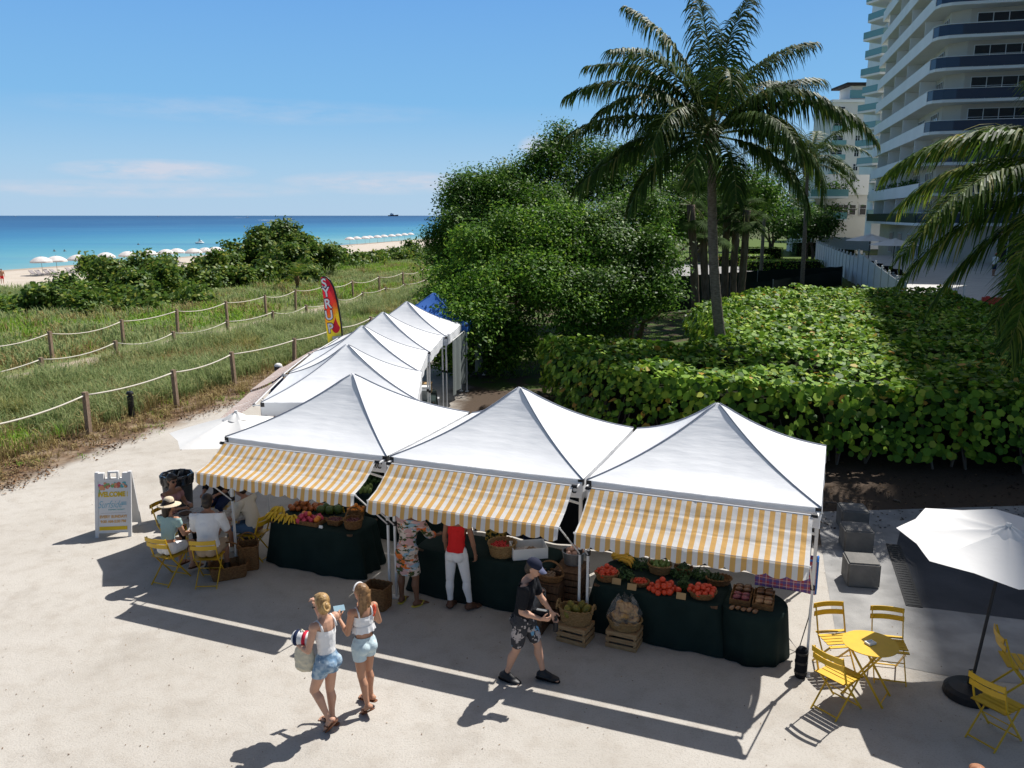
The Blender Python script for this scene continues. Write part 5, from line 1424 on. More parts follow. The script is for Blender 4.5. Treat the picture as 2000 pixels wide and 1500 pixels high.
g = MB(); g.grid(lambda a, v: c + u * (.030 * H - .018 * H * v - .012 * H * (2 * a - 1) ** 2) + f * (.048 * H + .055 * H * v * math.cos((a - .5) * 2.2)) + r_ * (a - .5) * .094 * H * (1 - .25 * v), 10, 4); g.build("brim", mat("brim_grey", (.10, .11, .18), .8), cp, smooth=True)
g = MB()
for k in (-1, 1): g.ball(c + r_ * k * .02 * H + f * .058 * H + u * .005 * H, (.017 * H, .006 * H, .012 * H), 10, 6)
g.bar(c - r_ * .045 * H + f * .05 * H + u * .006 * H, c + r_ * .045 * H + f * .05 * H + u * .006 * H, .006); g.build("sunglasses", M['black_plastic'], t)
t2 = thing("camera_pouch", "black camera pouch with a silver edge clutched at the man's side", "pouch", world(t, B.wr[1] + B.hd[1] * .02 + V3(-.055, -.04, .045)), t.rotation_euler[2])
g = MB(); g.box((0, 0, 0), (.07, .20, .10)); g.box((0, -.11, -.01), (.06, .03, .07)); g.build("body", M['black_cloth'], t2)
g = MB(); g.box((.02, .02, .055), (.03, .13, .012)); g.build("edge", M['galv'], t2)
t2 = thing("black_bottle", "black flask hanging from the walking man's left hand", "flask", world(t, B.wr[0] + B.hd[0] * .10 + V3(.0, .015, -.05)), t.rotation_euler[2])
g = MB(); g.lathe([(.0001, -.12), (.028, -.12), (.032, -.10), (.032, .04), (.02, .06), (.02, .085), (.0001, .085)], n=16); g.build("body", M['black_plastic'], t2, smooth=True)
g = MB(); g.lathe([(.0205, .06), (.024, .062), (.024, .088), (.0001, .09)], n=14); g.build("cap", M['black_plastic'], t2)
# --- woman in tropical robe and woman in red, standing at table two
FD = (E2.x, E2.y)
t = person("woman in a tropical print robe and yellow sandals facing the second table", G(798, 1180), (E2.x + .12, E2.y))
B = Body(1.68, legs=[((-.10, .04, -1), (-.03, -.02, -1), (-.25, 1, -.12)), ((.12, .05, -1), (.04, -.02, -1), (.35, 1, -.12))],
         arms=[((-.25, .35, -1), (.1, .95, -.3), (.1, 1, 0), (0, 0, -1), .4), ((.30, .45, -.9), (.05, 1, -.35), (.1, 1, -.1), (0, 0, -1), .4)],
         spine=(0, .12, 1), spine2=(0, .28, 1), head=(0, .45, 1), face=(0, 1, -.6), girth=1.05)
B.build(t, M['skin_brown'], .009); H = B.H
P_ = B.torso(.022) + B.arm(0, .026, 1, .45) + B.arm(1, .026, 1, .45) + [cone(B.waist, .080 * H, B.hip, .098 * H, B.rs, 1.0, .8), cone(B.hip, .100 * H, B.hip - V3(0, -.01, .20 * H), .125 * H, B.rs, 1.0, .70)]
fuse("robe", P_, M['floral'], t, .011, 3, [(B.hip - V3(0, 0, .215 * H), (0, 0, -1)), (B.neck - B.sp2 * .005 * H, nrm((0, -.1, 1)))], .016, .08)
fuse("hair", B.hair_cap(.010) + [ell(B.head - B.face * .05 * H - V3(0, 0, .02 * H), (.04 * H, .03 * H, .05 * H))], M['hair_brown'], t, .009, 2, (), .012, .03)
for k in (0, 1): flipflop(B, k, t, M['yellow_rubber'])
t = person("woman in a red tank top and white trousers with her back to the camera", G(893, 1188), (E2.x - .05, E2.y))
B = Body(1.70, legs=[((-.08, .03, -1), (.02, -.05, -1), (-.12, 1, -.12)), ((.16, .06, -1), (.14, -.02, -1), (.55, 1, -.12))],
         arms=[((-.25, .15, -1), (-.05, .30, -1), (0, .3, -1), (.8, .3, 0), .6), ((.22, .05, -1), (.08, .28, -1), (0, .2, -1), (-.8, .2, 0), .7)],
         spine=(0, .05, 1), spine2=(0, .18, 1), head=(0, .35, 1), face=(.1, 1, -.6))
B.build(t, M['skin_mid'], .009); H = B.H
fuse("tank_top", B.torso(.018), M['red_top'], t, .009, 3, [(B.hip + B.sp1 * .030 * H, -B.sp1), (B.neck - B.sp2 * .028 * H, nrm((0, -.3, 1))), (B.sh[1] - B.rs * .018 * H, B.rs), (B.sh[0] + B.rs * .018 * H, -B.rs)], .008, .08)
P_ = B.torso(.011)[:2] + B.torso(.011)[5:6] + B.torso(.011)[7:8] + B.leg(0, .009, 1, .96) + B.leg(1, .009, 1, .96)
fuse("trousers", P_, M['white_cotton'], t, .009, 3, [(B.hip + B.sp1 * .065 * H, B.sp1), (V3(0, 0, B.an[0].z + .035 * H), (0, 0, -1))], .004, .05)
c, u, f = B.head, B.headup, B.face; r_ = f.cross(u).normalized()
P_ = B.hair_cap(.008)
for q in (-.02, .0, .02): a0 = c - f * .045 * H + r_ * q * H; P_.append(cone(a0, .028 * H, a0 - V3(0, -.03, .15 * H), .014 * H, r_, 1, .6))
fuse("hair", P_, M['hair_brown'], t, .009, 2, (), .012, .03)
for k in (0, 1): shoe(B, k, t, M['brown_shoe'])
# --- the vendor behind the second table, in the dark
t = person("vendor in dark clothes behind the second table under the tent", front(1, 1.7, 1.75), (-E2.x, -E2.y))
B = Body(1.68, legs=[((-.06, 0, -1), (0, 0, -1), (-.1, 1, -.12)), ((.06, 0, -1), (0, 0, -1), (.1, 1, -.12))], arms=[((-.2, .5, -1), (.1, 1, -.3), (.1, 1, 0), (0, 0, -1), .4), ((.2, .5, -1), (-.1, 1, -.3), (0, 1, 0), (0, 0, -1), .4)], spine=(0, .1, 1), spine2=(0, .25, 1), head=(0, .3, 1), face=(0, 1, -.5), female=False)
B.build(t, M['skin_brown'], .011); H = B.H
fuse("shirt", B.torso(.018) + B.arm(0, .020, .8, 0) + B.arm(1, .020, .8, 0), M['black_cotton'], t, .012, 3, [(B.hip, -B.sp1)], .01, .07)
fuse("trousers", B.torso(.014)[:2] + B.leg(0, .02, 1, .95) + B.leg(1, .02, 1, .95), M['navy'], t, .012, 3, [(B.hip + B.sp1 * .06 * H, B.sp1)])
fuse("hair", B.hair_cap(.004), M['hair_dark'], t, .010, 2)
# --- the seated group
def seated(key, label, H, sk, arms, head=(0, .1, 1), face=(0, 1, -.2), female=True, spine=(0, .05, 1), spine2=(0, .2, 1), legs=None, girth=1.0, back=.0):
    loc, fd = SEATS[key]; f2 = Vector((fd[0], fd[1], 0)).normalized()
    t = person(label, Vector(loc) - f2 * back, fd)
    legs = legs or [((-.14, 1, -.08), (-.02, .02, -1), (-.1, 1, -.12)), ((.14, 1, -.08), (.02, -.06, -1), (.1, 1, -.12))]
    B = Body(H, legs=legs, arms=arms, spine=spine, spine2=spine2, head=head, face=face, female=female, girth=girth, seat=.47)
    B.build(t, sk, .009); return t, B
t, B = seated('hat', "woman in a straw hat and mint top seated with her back to the camera", 1.62, M['skin_tan'], [((-.2, .35, -1), (.3, 1, .0), (.4, 1, 0), (0, 0, -1), .6), ((.25, .25, -1), (-.2, 1, -.15), (-.3, 1, 0), (0, 0, -1), .6)], head=(0, .12, 1), face=(.2, 1, -.2)); H = B.H
fuse("top", B.torso(.014) + B.arm(0, .018, .28, 0) + B.arm(1, .018, .28, 0), M['mint'], t, .010, 3, [(B.waist - B.sp1 * .015 * H, -B.sp1), (B.neck, B.sp2)], .01, .07)
fuse("shorts", B.torso(.014)[:2] + B.torso(.014)[5:6] + B.torso(.014)[7:8] + B.leg(0, .018, .55, 0) + B.leg(1, .018, .55, 0), M['white_cotton'], t, .010, 3, [(B.hip + B.sp1 * .06 * H, B.sp1)], .01, .06)
fuse("hair", B.hair_cap(.006) + [cone(B.head - B.face * .04 * H, .045 * H, B.head - B.face * .05 * H - V3(0, 0, .09 * H), .035 * H)], M['hair_dark'], t, .009, 2)
c, u, f = B.head, nrm(B.headup + B.face * -.12), B.face; r_ = f.cross(u).normalized(); f2 = u.cross(r_)
Mh = Matrix((r_, f2, u)).transposed()
g = MB(); prof = [(.185, -.012), (.17, -.004), (.13, .008), (.088, .018), (.086, .03), (.082, .075), (.070, .105), (.045, .122), (.0001, .126)]
g.lathe(prof, c + u * .012 * H, 30, M=Mh, wob=lambda a, z: .03 * math.sin(2 * a) if z < .01 else 0); ht = g.build("straw_hat", M['hat_straw'], t, smooth=True)
g = MB(); g.lathe([(.0895, .017), (.0905, .02), (.0885, .048), (.087, .05)], c + u * .012 * H, 30, M=Mh); g.build("hat_band", M['black_cloth'], ht)
for k in (-1, 1):
    g = MB(); q = c + u * (.012 * H + .022) - f * .098; g.add([q, q + r_ * k * .075 + u * .02 - f * .02, q + r_ * k * .085 - u * .012 - f * .035], [(0, 1, 2)]); g.build("hat_bow", M['black_cloth'], ht)
for k in (0, 1): flipflop(B, k, t, M['sandal'])
t, B = seated('man', "man in a white shirt and khaki shorts seated with his back to the camera", 1.80, M['skin_mid'], [((-.22, .4, -1), (.3, 1, .05), (.4, 1, 0), (0, 0, -1), .6), ((.25, .35, -1), (-.2, 1, .0), (-.3, 1, 0), (0, 0, -1), .6)], head=(0, .25, 1), face=(-.1, 1, -.4), female=False, girth=1.05); H = B.H
fuse("shirt", B.torso(.020) + B.arm(0, .022, .8, 0) + B.arm(1, .022, .8, 0), M['white_cotton'], t, .010, 3, [(B.hip + B.sp1 * .005 * H, -B.sp1), (B.neck + B.sp2 * .012 * H, B.sp2)], .014, .08)
fuse("shorts", B.torso(.016)[:2] + B.torso(.016)[5:6] + B.torso(.016)[7:8] + B.leg(0, .022, .8, 0) + B.leg(1, .022, .8, 0), M['khaki'], t, .010, 3, [(B.hip + B.sp1 * .05 * H, B.sp1)], .01, .06)
fuse("hair", B.hair_cap(.004, low=-.012), M['hair_dark'], t, .009, 2, (), .008, .02)
for k in (0, 1): shoe(B, k, t, M['black_plastic'])
t, B = seated('sun', "woman in sunglasses and a rose top seated beside the litter bin", 1.64, M['skin_mid'], [((-.25, .3, -1), (.5, .9, .25), (.6, .8, .1), (0, 0, -1), .9), ((.2, .4, -1), (-.35, 1, .2), (-.5, .8, .1), (0, 0, -1), .9)], head=(0, .15, 1), face=(.25, 1, -.15)); H = B.H
fuse("top", B.torso(.014) + B.arm(0, .018, .35, 0) + B.arm(1, .018, .35, 0), M['rose'], t, .010, 3, [(B.hip, -B.sp1), (B.neck - B.sp2 * .02 * H, nrm((0, .3, 1)))], .01, .07)
fuse("trousers", B.torso(.014)[:2] + B.leg(0, .015, 1, .9) + B.leg(1, .015, 1, .9), M['black_cotton'], t, .010, 3, [(B.hip + B.sp1 * .06 * H, B.sp1)])
c, u, f = B.head, B.headup, B.face; r_ = f.cross(u).normalized()
fuse("hair", B.hair_cap(.008) + [cone(c - f * .05 * H - u * .02 * H, .035 * H, c - f * .065 * H - u * .08 * H, .022 * H)], M['hair_dark'], t, .009, 2, (), .008, .02)
g = MB()
for k in (-1, 1): g.ball(c + r_ * k * .021 * H + f * .058 * H + u * .004 * H, (.018 * H, .006 * H, .014 * H), 10, 6)
g.bar(c - r_ * .045 * H + f * .048 * H + u * .008 * H, c + r_ * .045 * H + f * .048 * H + u * .008 * H, .006); g.build("sunglasses", M['black_plastic'], t)
for k in (0, 1): shoe(B, k, t, M['brown_shoe'])
t, B = seated('right', "person in a cream shirt and blue shorts seated in profile beside the banana table", 1.62, M['skin_mid'], [((-.2, .4, -1), (.2, 1, -.2), (.2, 1, 0), (0, 0, -1), .6), ((.2, .4, -1), (-.2, 1, -.2), (-.2, 1, 0), (0, 0, -1), .6)], spine=(0, .12, 1), spine2=(0, .42, 1), head=(0, .6, 1), face=(0, 1, -.6), female=False); H = B.H
fuse("shirt", B.torso(.020) + B.arm(0, .022, .8, 0) + B.arm(1, .022, .8, 0), M['cream_cotton'], t, .010, 3, [(B.hip, -B.sp1), (B.neck + B.sp2 * .012 * H, B.sp2)], .012, .08)
fuse("shorts", B.torso(.016)[:2] + B.leg(0, .022, .75, 0) + B.leg(1, .022, .75, 0), mat("blue_shorts", (.07, .13, .22), .8, .1), t, .010, 3, [(B.hip + B.sp1 * .05 * H, B.sp1)], .01, .06)
fuse("hair", B.hair_cap(.004, low=-.012), M['hair_dark'], t, .009, 2, (), .008, .02)
for k in (0, 1): shoe(B, k, t, M['cream_cotton'])
t, B = seated('dark', "person dressed in black seated at the far side of the left tables", 1.66, M['skin_mid'], [((-.2, .4, -1), (.3, 1, .0), (.3, 1, 0), (0, 0, -1), .6), ((.2, .4, -1), (-.3, 1, 0), (-.3, 1, 0), (0, 0, -1), .6)], head=(0, .3, 1), face=(0, 1, -.5)); H = B.H
fuse("top", B.torso(.018) + B.arm(0, .02, .9, 0) + B.arm(1, .02, .9, 0), M['black_cotton'], t, .011, 3, [(B.hip, -B.sp1)], .01, .07)
fuse("trousers", B.torso(.014)[:2] + B.leg(0, .018, 1, .9) + B.leg(1, .018, 1, .9), M['navy'], t, .011, 3, [(B.hip + B.sp1 * .06 * H, B.sp1)])
fuse("hair", B.hair_cap(.012) + [cone(B.head - B.face * .04 * H, .05 * H, B.head - B.face * .05 * H - V3(0, 0, .13 * H), .04 * H)], M['hair_dark'], t, .010, 2, (), .01, .02)
# --- simpler bystanders farther off
def bystander(label, loc, face, H, top, bottom, hair, sk, cap=None, walk=.1, lean=.05):
    t = person(label, loc, face)
    B = Body(H, legs=[((-.05, walk, -1), (0, -.02, -1), (-.1, 1, -.12)), ((.05, -walk, -1), (0, -.1, -1), (.1, 1, -.12))], arms=[((-.2, .2, -1), (0, .6, -1), (0, .5, -1), (.7, 0, 0), .5), ((.2, .3, -1), (-.1, .9, -.2), (-.1, 1, 0), (-.7, 0, 0), .5)], spine=(0, lean, 1), spine2=(0, lean * 2, 1), head=(0, .2, 1), face=(0, 1, -.3), female=False)
    B.build(t, sk, .014)
    fuse("shirt", B.torso(.020) + B.arm(0, .022, .8, 0) + B.arm(1, .022, .8, 0), top, t, .014, 2, [(B.hip, -B.sp1)])
    fuse("shorts", B.torso(.018)[:2] + B.leg(0, .022, .75, 0) + B.leg(1, .022, .75, 0), bottom, t, .014, 2, [(B.hip + B.sp1 * .05 * H, B.sp1)])
    fuse("hair", B.hair_cap(.004, low=-.012), hair, t, .012, 1)
    if cap:
        c, u, f = B.head, B.headup, B.face; r_ = f.cross(u).normalized()
        cp = fuse("cap", [ell(c + u * .026 * H - f * .008 * H, (.058 * H, .066 * H, .054 * H), r_, f)], cap, t, .012, 1, [(c + u * .020 * H, -u)])
        g = MB(); g.grid(lambda a, v: c + u * (.028 * H - .012 * H * v) + f * (.048 * H + .05 * H * v) + r_ * (a - .5) * .09 * H, 6, 2); g.build("brim", cap, cp)
    return t
bystander("man in a white cap and navy shirt beside the striped awnings of the back row", (-6.72, 22.9, 0), (.8, .6), 1.78, M['navy'], M['black_cotton'], M['hair_dark'], M['skin_mid'], M['white_cotton'], 0.05, .12)
q = G(1914, 1513, 1.60); bystander("person with reddish hair at the bottom edge of the picture", (q.x, q.y - .02, 0), (.3, 1), 1.60, M['cream_cotton'], M['khaki'], hairmat("hair_auburn", (.30, .12, .06), (.45, .22, .12)), M['skin_fair'])
DECK_Z = 1.1
q = G(1940, 539, DECK_Z); bystander("man in a white shirt and red cap standing on the pool deck", (q.x, q.y, DECK_Z), (.9, .3), 1.78, M['white_cotton'], M['navy'], M['hair_dark'], M['skin_mid'], M['ball_print'])
# ------------------------------------------------------------------ vegetation
M['grape_leaf'] = mat("sea_grape_leaf", (.1, .2, .03), .55, .2, transl=.22, island=[(0, (.035, .09, .011)), (.3, (.095, .205, .02)), (.65, (.22, .38, .034)), (.88, (.34, .48, .045)), (.97, (.42, .46, .06)), (.992, (.52, .28, .05))])
M['grape_dune'] = mat("dune_grape_leaf", (.06, .11, .02), .5, .3, transl=.36, island=[(0, (.045, .095, .018)), (.45, (.09, .17, .028)), (.85, (.19, .27, .04)), (1, (.32, .32, .06))])
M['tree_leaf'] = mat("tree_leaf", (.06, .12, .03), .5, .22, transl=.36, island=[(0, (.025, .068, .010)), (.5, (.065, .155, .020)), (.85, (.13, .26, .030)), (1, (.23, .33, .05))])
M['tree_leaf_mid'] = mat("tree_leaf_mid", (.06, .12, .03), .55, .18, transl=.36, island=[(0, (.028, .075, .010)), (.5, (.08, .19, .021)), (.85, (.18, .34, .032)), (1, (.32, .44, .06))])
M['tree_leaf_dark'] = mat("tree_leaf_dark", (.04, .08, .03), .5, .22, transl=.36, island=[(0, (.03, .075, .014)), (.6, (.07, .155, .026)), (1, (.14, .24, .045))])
M['fan_leaf'] = mat("fan_leaf", (.04, .08, .018), .7, .04, transl=.2, island=[(0, (.02, .045, .010)), (1, (.06, .11, .02))])
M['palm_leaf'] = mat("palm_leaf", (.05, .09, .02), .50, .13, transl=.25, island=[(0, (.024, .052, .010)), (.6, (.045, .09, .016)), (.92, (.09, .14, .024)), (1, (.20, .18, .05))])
M['palm_leaf_lit'] = mat("palm_leaf_sunlit_young", (.12, .18, .03), .50, .14, transl=.42, island=[(0, (.03, .07, .010)), (.55, (.075, .145, .018)), (.88, (.18, .24, .03)), (1, (.32, .28, .07))])  # brighter green: sunlight put into right palm's colour; also the yellowing young dune palm
M['palm_trunk'] = mat("palm_trunk", (.22, .185, .155), .9, .1, col2=(.12, .095, .08), vscale=7, stretch=(1, 1, 3), bump=.5, bscale=16)
M['grass_blue'] = mat("sea_oat_grass", (.10, .13, .06), .6, .2, transl=.42, island=[(0, (.19, .26, .10)), (.6, (.30, .37, .15)), (1, (.44, .45, .21))])
M['grass_green'] = mat("green_grass", (.08, .14, .03), .6, .2, transl=.42, island=[(0, (.14, .28, .03)), (.6, (.23, .39, .045)), (1, (.36, .45, .07))])
M['grass_dry'] = mat("dry_grass", (.30, .20, .09), .8, .1, transl=.2, island=[(0, (.24, .17, .075)), (.6, (.36, .28, .12)), (1, (.46, .38, .18))])
M['grass_olive'] = mat("olive_grass", (.25, .25, .08), .7, .15, transl=.4, island=[(0, (.20, .21, .06)), (.6, (.32, .31, .10)), (1, (.44, .40, .16))])
M['vine'] = mat("ground_vine", (.08, .16, .02), .5, .25, transl=.38, island=[(0, (.09, .22, .02)), (.6, (.17, .33, .03)), (1, (.29, .42, .05))])
M['litter'] = mat("dead_leaf", (.16, .09, .05), .85, .1, island=[(0, (.07, .04, .025)), (.6, (.17, .095, .05)), (1, (.32, .22, .12))])
M['litter_dark'] = mat("rotting_leaf", (.1, .06, .04), .9, .1, island=[(0, (.03, .02, .015)), (.7, (.08, .05, .03)), (1, (.17, .11, .06))])
M['core'] = mat("dark_filler", (.018, .022, .010), .9, .05)  # near-black filler standing in for the shade deep inside hedges
M['branch'] = mat("twig_grey", (.16, .13, .105), .9, .1)

def inside(poly, P_):
    x, y = P_[:, 0], P_[:, 1]; c = np.zeros(len(P_), bool); n = len(poly)
    for i in range(n):
        x0, y0 = poly[i][:2]; x1, y1 = poly[(i + 1) % n][:2]
        cond = ((y0 > y) != (y1 > y)) & (x < (x1 - x0) * (y - y0) / (y1 - y0 + 1e-12) + x0)
        c ^= cond
    return c
def zt_np(x, y): return np.array([zt(a, b) for a, b in zip(x, y)])
def wav(x, y, s, ph=0.0):
    return (np.sin(x * s + 1.7 * np.sin(y * s * .7 + ph)) + np.sin(y * s * 1.3 + 1.3 * np.sin(x * s * .9 + 2 + ph))) * .5
def inset(poly, d):
    c = sum((Vector((p[0], p[1], 0)) for p in poly), Vector()) / len(poly); out = []
    n = len(poly)
    for i in range(n):
        a, b, e = (Vector((*poly[k % n][:2], 0)) for k in (i - 1, i, i + 1))
        n1 = Vector((-(b - a).y, (b - a).x, 0)).normalized(); n2 = Vector((-(e - b).y, (e - b).x, 0)).normalized()
        v = n1 + n2; v = v.normalized() if v.length > .3 else n1
        out.append((b.x + v.x * d, b.y + v.y * d))
    return out
# --- the clipped sea grape hedge behind the tents
HZ = 1.9
hp_px = [(1062, 656), (1096, 692), (1200, 726), (1330, 744), (1450, 755), (1640, 762), (1820, 766), (2010, 772)]
hpoly = [tuple(G(a, b, HZ))[:2] for a, b in hp_px] + [(14.0, 17.9), (17.5, 20.0), (21.0, 30), (22.0, 39), (24.8, 47.3)] + [tuple(G(a, b, HZ))[:2] for a, b in ((1700, 557), (1590, 558), (1480, 562), (1405, 584), (1352, 602), (1392, 640), (1425, 657), (1330, 669), (1200, 664))]
hedge = thing("hedge", "broad clipped sea grape hedge of round leaves behind the white tents", "hedge", (0, 0, 0))
def hedge_top(x, y): return HZ + .17 * wav(x, y, .8) + .13 * wav(x, y, 2.3, 1) + .06 * wav(x, y, 5.1, 3)
lo = np.array(hpoly).min(0); hi = np.array(hpoly).max(0)
Pn = rng.uniform(lo, hi, size=(70000, 2)); Pn = Pn[inside(hpoly, Pn)]
keep = rng.uniform(0, 1, len(Pn)) < np.clip(1.15 - (Pn[:, 1] - 18) / 45, .45, 1); Pn = Pn[keep]
z = hedge_top(Pn[:, 0], Pn[:, 1]) - rng.uniform(0, 1, len(Pn)) ** 1.6 * .32
C1 = np.column_stack([Pn, z]); N1 = np.array([.12, 0, 1.0]) + rng.normal(size=C1.shape) * .42
C2 = []; N2 = []
n_ = len(hpoly)
for i in range(n_):
    a, b = np.array(hpoly[i]), np.array(hpoly[(i + 1) % n_]); ln = np.linalg.norm(b - a)
    if a[1] > 44 and b[1] > 44: continue
    k = int(ln * 150); u = rng.uniform(0, 1, k)[:, None]; q = a + (b - a) * u
    out = np.array([(b - a)[1], -(b - a)[0]]) / ln
    zz = HZ * (1 - rng.uniform(0, 1, k) ** 1.5 * .84) ; dep = rng.uniform(-.10, .28, k) - .35 * np.clip((zz - 1.5) / .5, 0, 1)
    dep += .15 * np.sin(q[:, 0] * 2.1 + zz * 3) 
    C2.append(np.column_stack([q + out * dep[:, None], zz])); N2.append(np.column_stack([np.tile(out, (k, 1)), np.full(k, .55)]) + rng.normal(size=(k, 3)) * .38)
C2 = np.concatenate(C2); N2 = np.concatenate(N2)
C = np.concatenate([C1, C2]); Nn = np.concatenate([N1, N2])
V, k = leaves(C, Nn, rng.uniform(.11, .25, len(C)), "round", 1.0, .12)
mesh_np("foliage", V, k, M['grape_leaf'], hedge)
g = MB(); ins = inset(hpoly, .55); g.prism([p_ for p_ in ins], .75, 1.5); g.build("light_block_core", M['core'], hedge)  # dark solid added inside the leaves to block light and view
g = MB(); rr = random.Random(2)
for i in list(range(0, 9)):
    a, b = hpoly[i], hpoly[(i + 1) % n_]; ln = math.dist(a, b); out = Vector(((b[1] - a[1]) / ln, -(b[0] - a[0]) / ln, 0))
    for j in range(int(ln * 1.5)):
        u = rr.random(); base = Vector((a[0] + (b[0] - a[0]) * u, a[1] + (b[1] - a[1]) * u, 0)) - out * rr.uniform(.1, .8)
        for q in range(2):
            top = base + Vector((rr.uniform(-.4, .4), rr.uniform(-.4, .4), rr.uniform(.9, 1.4)))
            g.tube([base, base.lerp(top, .5) + Vector((rr.uniform(-.1, .1), rr.uniform(-.1, .1), 0)), top], [.035, .025, .014], 5, False)
g.build("stem", M['branch'], hedge, smooth=True)["kind"] = "stuff"

def clump_leaves(lobes, n_cl, per, lsize, crad, kind="diamond", aspect=.5, up_=.55, inner=.15, rnd=.6, tufts=4, zmin=.15):
    # uneven outline: smaller tufts stand out of every big lobe
    big = lobes; lobes = [(c, tuple(q * .86 for q in r)) for c, r in big]
    for c, r in big:
        for j in range(tufts):
            d = unit(rng.normal(size=3)); d[2] = abs(d[2]) * .9 - .15; s_ = rng.uniform(.28, .48)
            lobes.append((tuple(np.array(c) + d * np.array(r) * .95), (r[0] * s_, r[1] * s_, max(r[2] * s_ * (1.1 + .9 * max(0, d[2])), .25))))
    vol = np.array([(r[0] * r[1] + r[1] * r[2] + r[0] * r[2]) for _, r in lobes]); vol = vol / vol.sum()
    Cs, Ns = [], []
    for (c, r), f in zip(lobes, vol):
        k = max(6, int(n_cl * f)); d = unit(rng.normal(size=(k, 3))); d[:, 2] = np.where(d[:, 2] < -.55, -d[:, 2], d[:, 2])
        rad = np.where(rng.uniform(0, 1, k) < inner, rng.uniform(.35, .8, k), rng.uniform(.80, 1.10, k))
        # outline is broken by bumps
        rad *= 1 + .10 * np.sin(d[:, 0] * 5 + c[0]) * np.sin(d[:, 1] * 6 + c[1]) + .07 * np.sin(d[:, 2] * 9 + c[2])
        cc = np.array(c) + d * np.array(r) * rad[:, None]
        cr = crad * rng.uniform(.5, 1.5, k)
        off = np.clip(rng.normal(size=(k, per, 3)), -1.7, 1.7) * cr[:, None, None] * np.array([1, 1, .75])
        Cs.append((cc[:, None] + off).reshape(-1, 3))
        nn = d[:, None] * .5 + np.array([0, 0, up_]) + rng.normal(size=(k, 1, 3)) * .5 + rng.normal(size=(k, per, 3)) * rnd * .5 + unit(off) * .25
        Ns.append(nn.reshape(-1, 3))
    C, Nn = np.concatenate(Cs), np.concatenate(Ns)
    keep = C[:, 2] > zmin
    C, Nn = C[keep], Nn[keep]
    return leaves(C, Nn, lsize * rng.uniform(.65, 1.35, len(C)), kind, aspect, .12)
def limb(g, a, b, r0, r1, bend=.15, seed=0, n=6):
    r = random.Random(seed); a, b = Vector(a), Vector(b); L_ = (b - a).length
    o1 = Vector((r.uniform(-1, 1), r.uniform(-1, 1), r.uniform(-.2, .5))) * bend * L_
    pts = [a.lerp(b, u) + o1 * math.sin(PI * u) for u in np.linspace(0, 1, n)]
    g.tube(pts, [r0 + (r1 - r0) * u for u in np.linspace(0, 1, n)], 7)
def tree(name, label, cat, base, lobes, n_cl, per, lsize, crad, m_, group, trunk_r=.16, fork=.9, stems=3, kind="diamond", aspect=.5, seed=0, inner=.15):
    t = thing(name, label, cat, (0, 0, 0), 0, group)
    V, k = clump_leaves(lobes, n_cl, per, lsize, crad, kind, aspect, inner=inner)
    mesh_np("crown", V, k, m_, t)
    g = MB(); r = random.Random(seed); base = Vector(base)
    for s in range(stems):
        o = Vector((r.uniform(-.5, .5), r.uniform(-.4, .4), 0)) * (0 if stems == 1 else 1)
        f = base + o * .6 + Vector((r.uniform(-.5, .5), r.uniform(-.5, .5), fork * r.uniform(.8, 1.5)))
        limb(g, base + o - Vector((0, 0, .1)), f, trunk_r, trunk_r * .75, .08, seed + s)
        for q, (c, rad) in enumerate(lobes):
            if q % stems == s: limb(g, f, Vector(c) + Vector((r.uniform(-.3, .3), 0, rad[2] * .25)), trunk_r * .6, .03, .12, seed + s * 17 + q)
    g.build("trunk", M['bark'], t, smooth=True)
    return t
def lob(px, py, y, rx, ry=None, rz=None):
    p_ = Yd(px, py, y); return (tuple(p_), (rx, ry or rx, rz or rx * .8))
TG = "leafy trees behind the row of tents"
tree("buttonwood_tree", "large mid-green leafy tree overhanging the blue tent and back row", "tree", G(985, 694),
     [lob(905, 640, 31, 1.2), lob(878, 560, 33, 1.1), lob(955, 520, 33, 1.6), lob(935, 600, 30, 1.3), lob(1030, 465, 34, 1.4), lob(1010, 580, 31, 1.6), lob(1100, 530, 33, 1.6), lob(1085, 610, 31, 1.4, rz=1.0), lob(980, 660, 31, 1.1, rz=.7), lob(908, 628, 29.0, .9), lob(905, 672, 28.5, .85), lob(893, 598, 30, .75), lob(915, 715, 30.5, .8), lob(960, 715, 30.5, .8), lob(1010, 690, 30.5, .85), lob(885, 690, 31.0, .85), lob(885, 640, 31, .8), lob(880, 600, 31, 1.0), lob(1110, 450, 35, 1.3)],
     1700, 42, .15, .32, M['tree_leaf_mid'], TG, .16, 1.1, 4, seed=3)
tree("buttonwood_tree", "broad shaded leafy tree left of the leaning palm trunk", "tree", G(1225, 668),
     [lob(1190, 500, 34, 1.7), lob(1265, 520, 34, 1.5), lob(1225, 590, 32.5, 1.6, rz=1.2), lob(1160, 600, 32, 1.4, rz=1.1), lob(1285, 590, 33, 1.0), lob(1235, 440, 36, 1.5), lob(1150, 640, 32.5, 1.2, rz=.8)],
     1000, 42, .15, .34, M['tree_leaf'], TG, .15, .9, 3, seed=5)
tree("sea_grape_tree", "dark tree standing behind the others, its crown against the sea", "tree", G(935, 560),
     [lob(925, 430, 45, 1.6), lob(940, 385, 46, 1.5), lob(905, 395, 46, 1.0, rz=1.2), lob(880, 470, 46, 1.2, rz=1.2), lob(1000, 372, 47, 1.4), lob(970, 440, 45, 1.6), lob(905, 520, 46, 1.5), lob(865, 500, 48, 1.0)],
     1000, 40, .17, .40, M['tree_leaf'], TG, .18, 1.0, 3, seed=8)
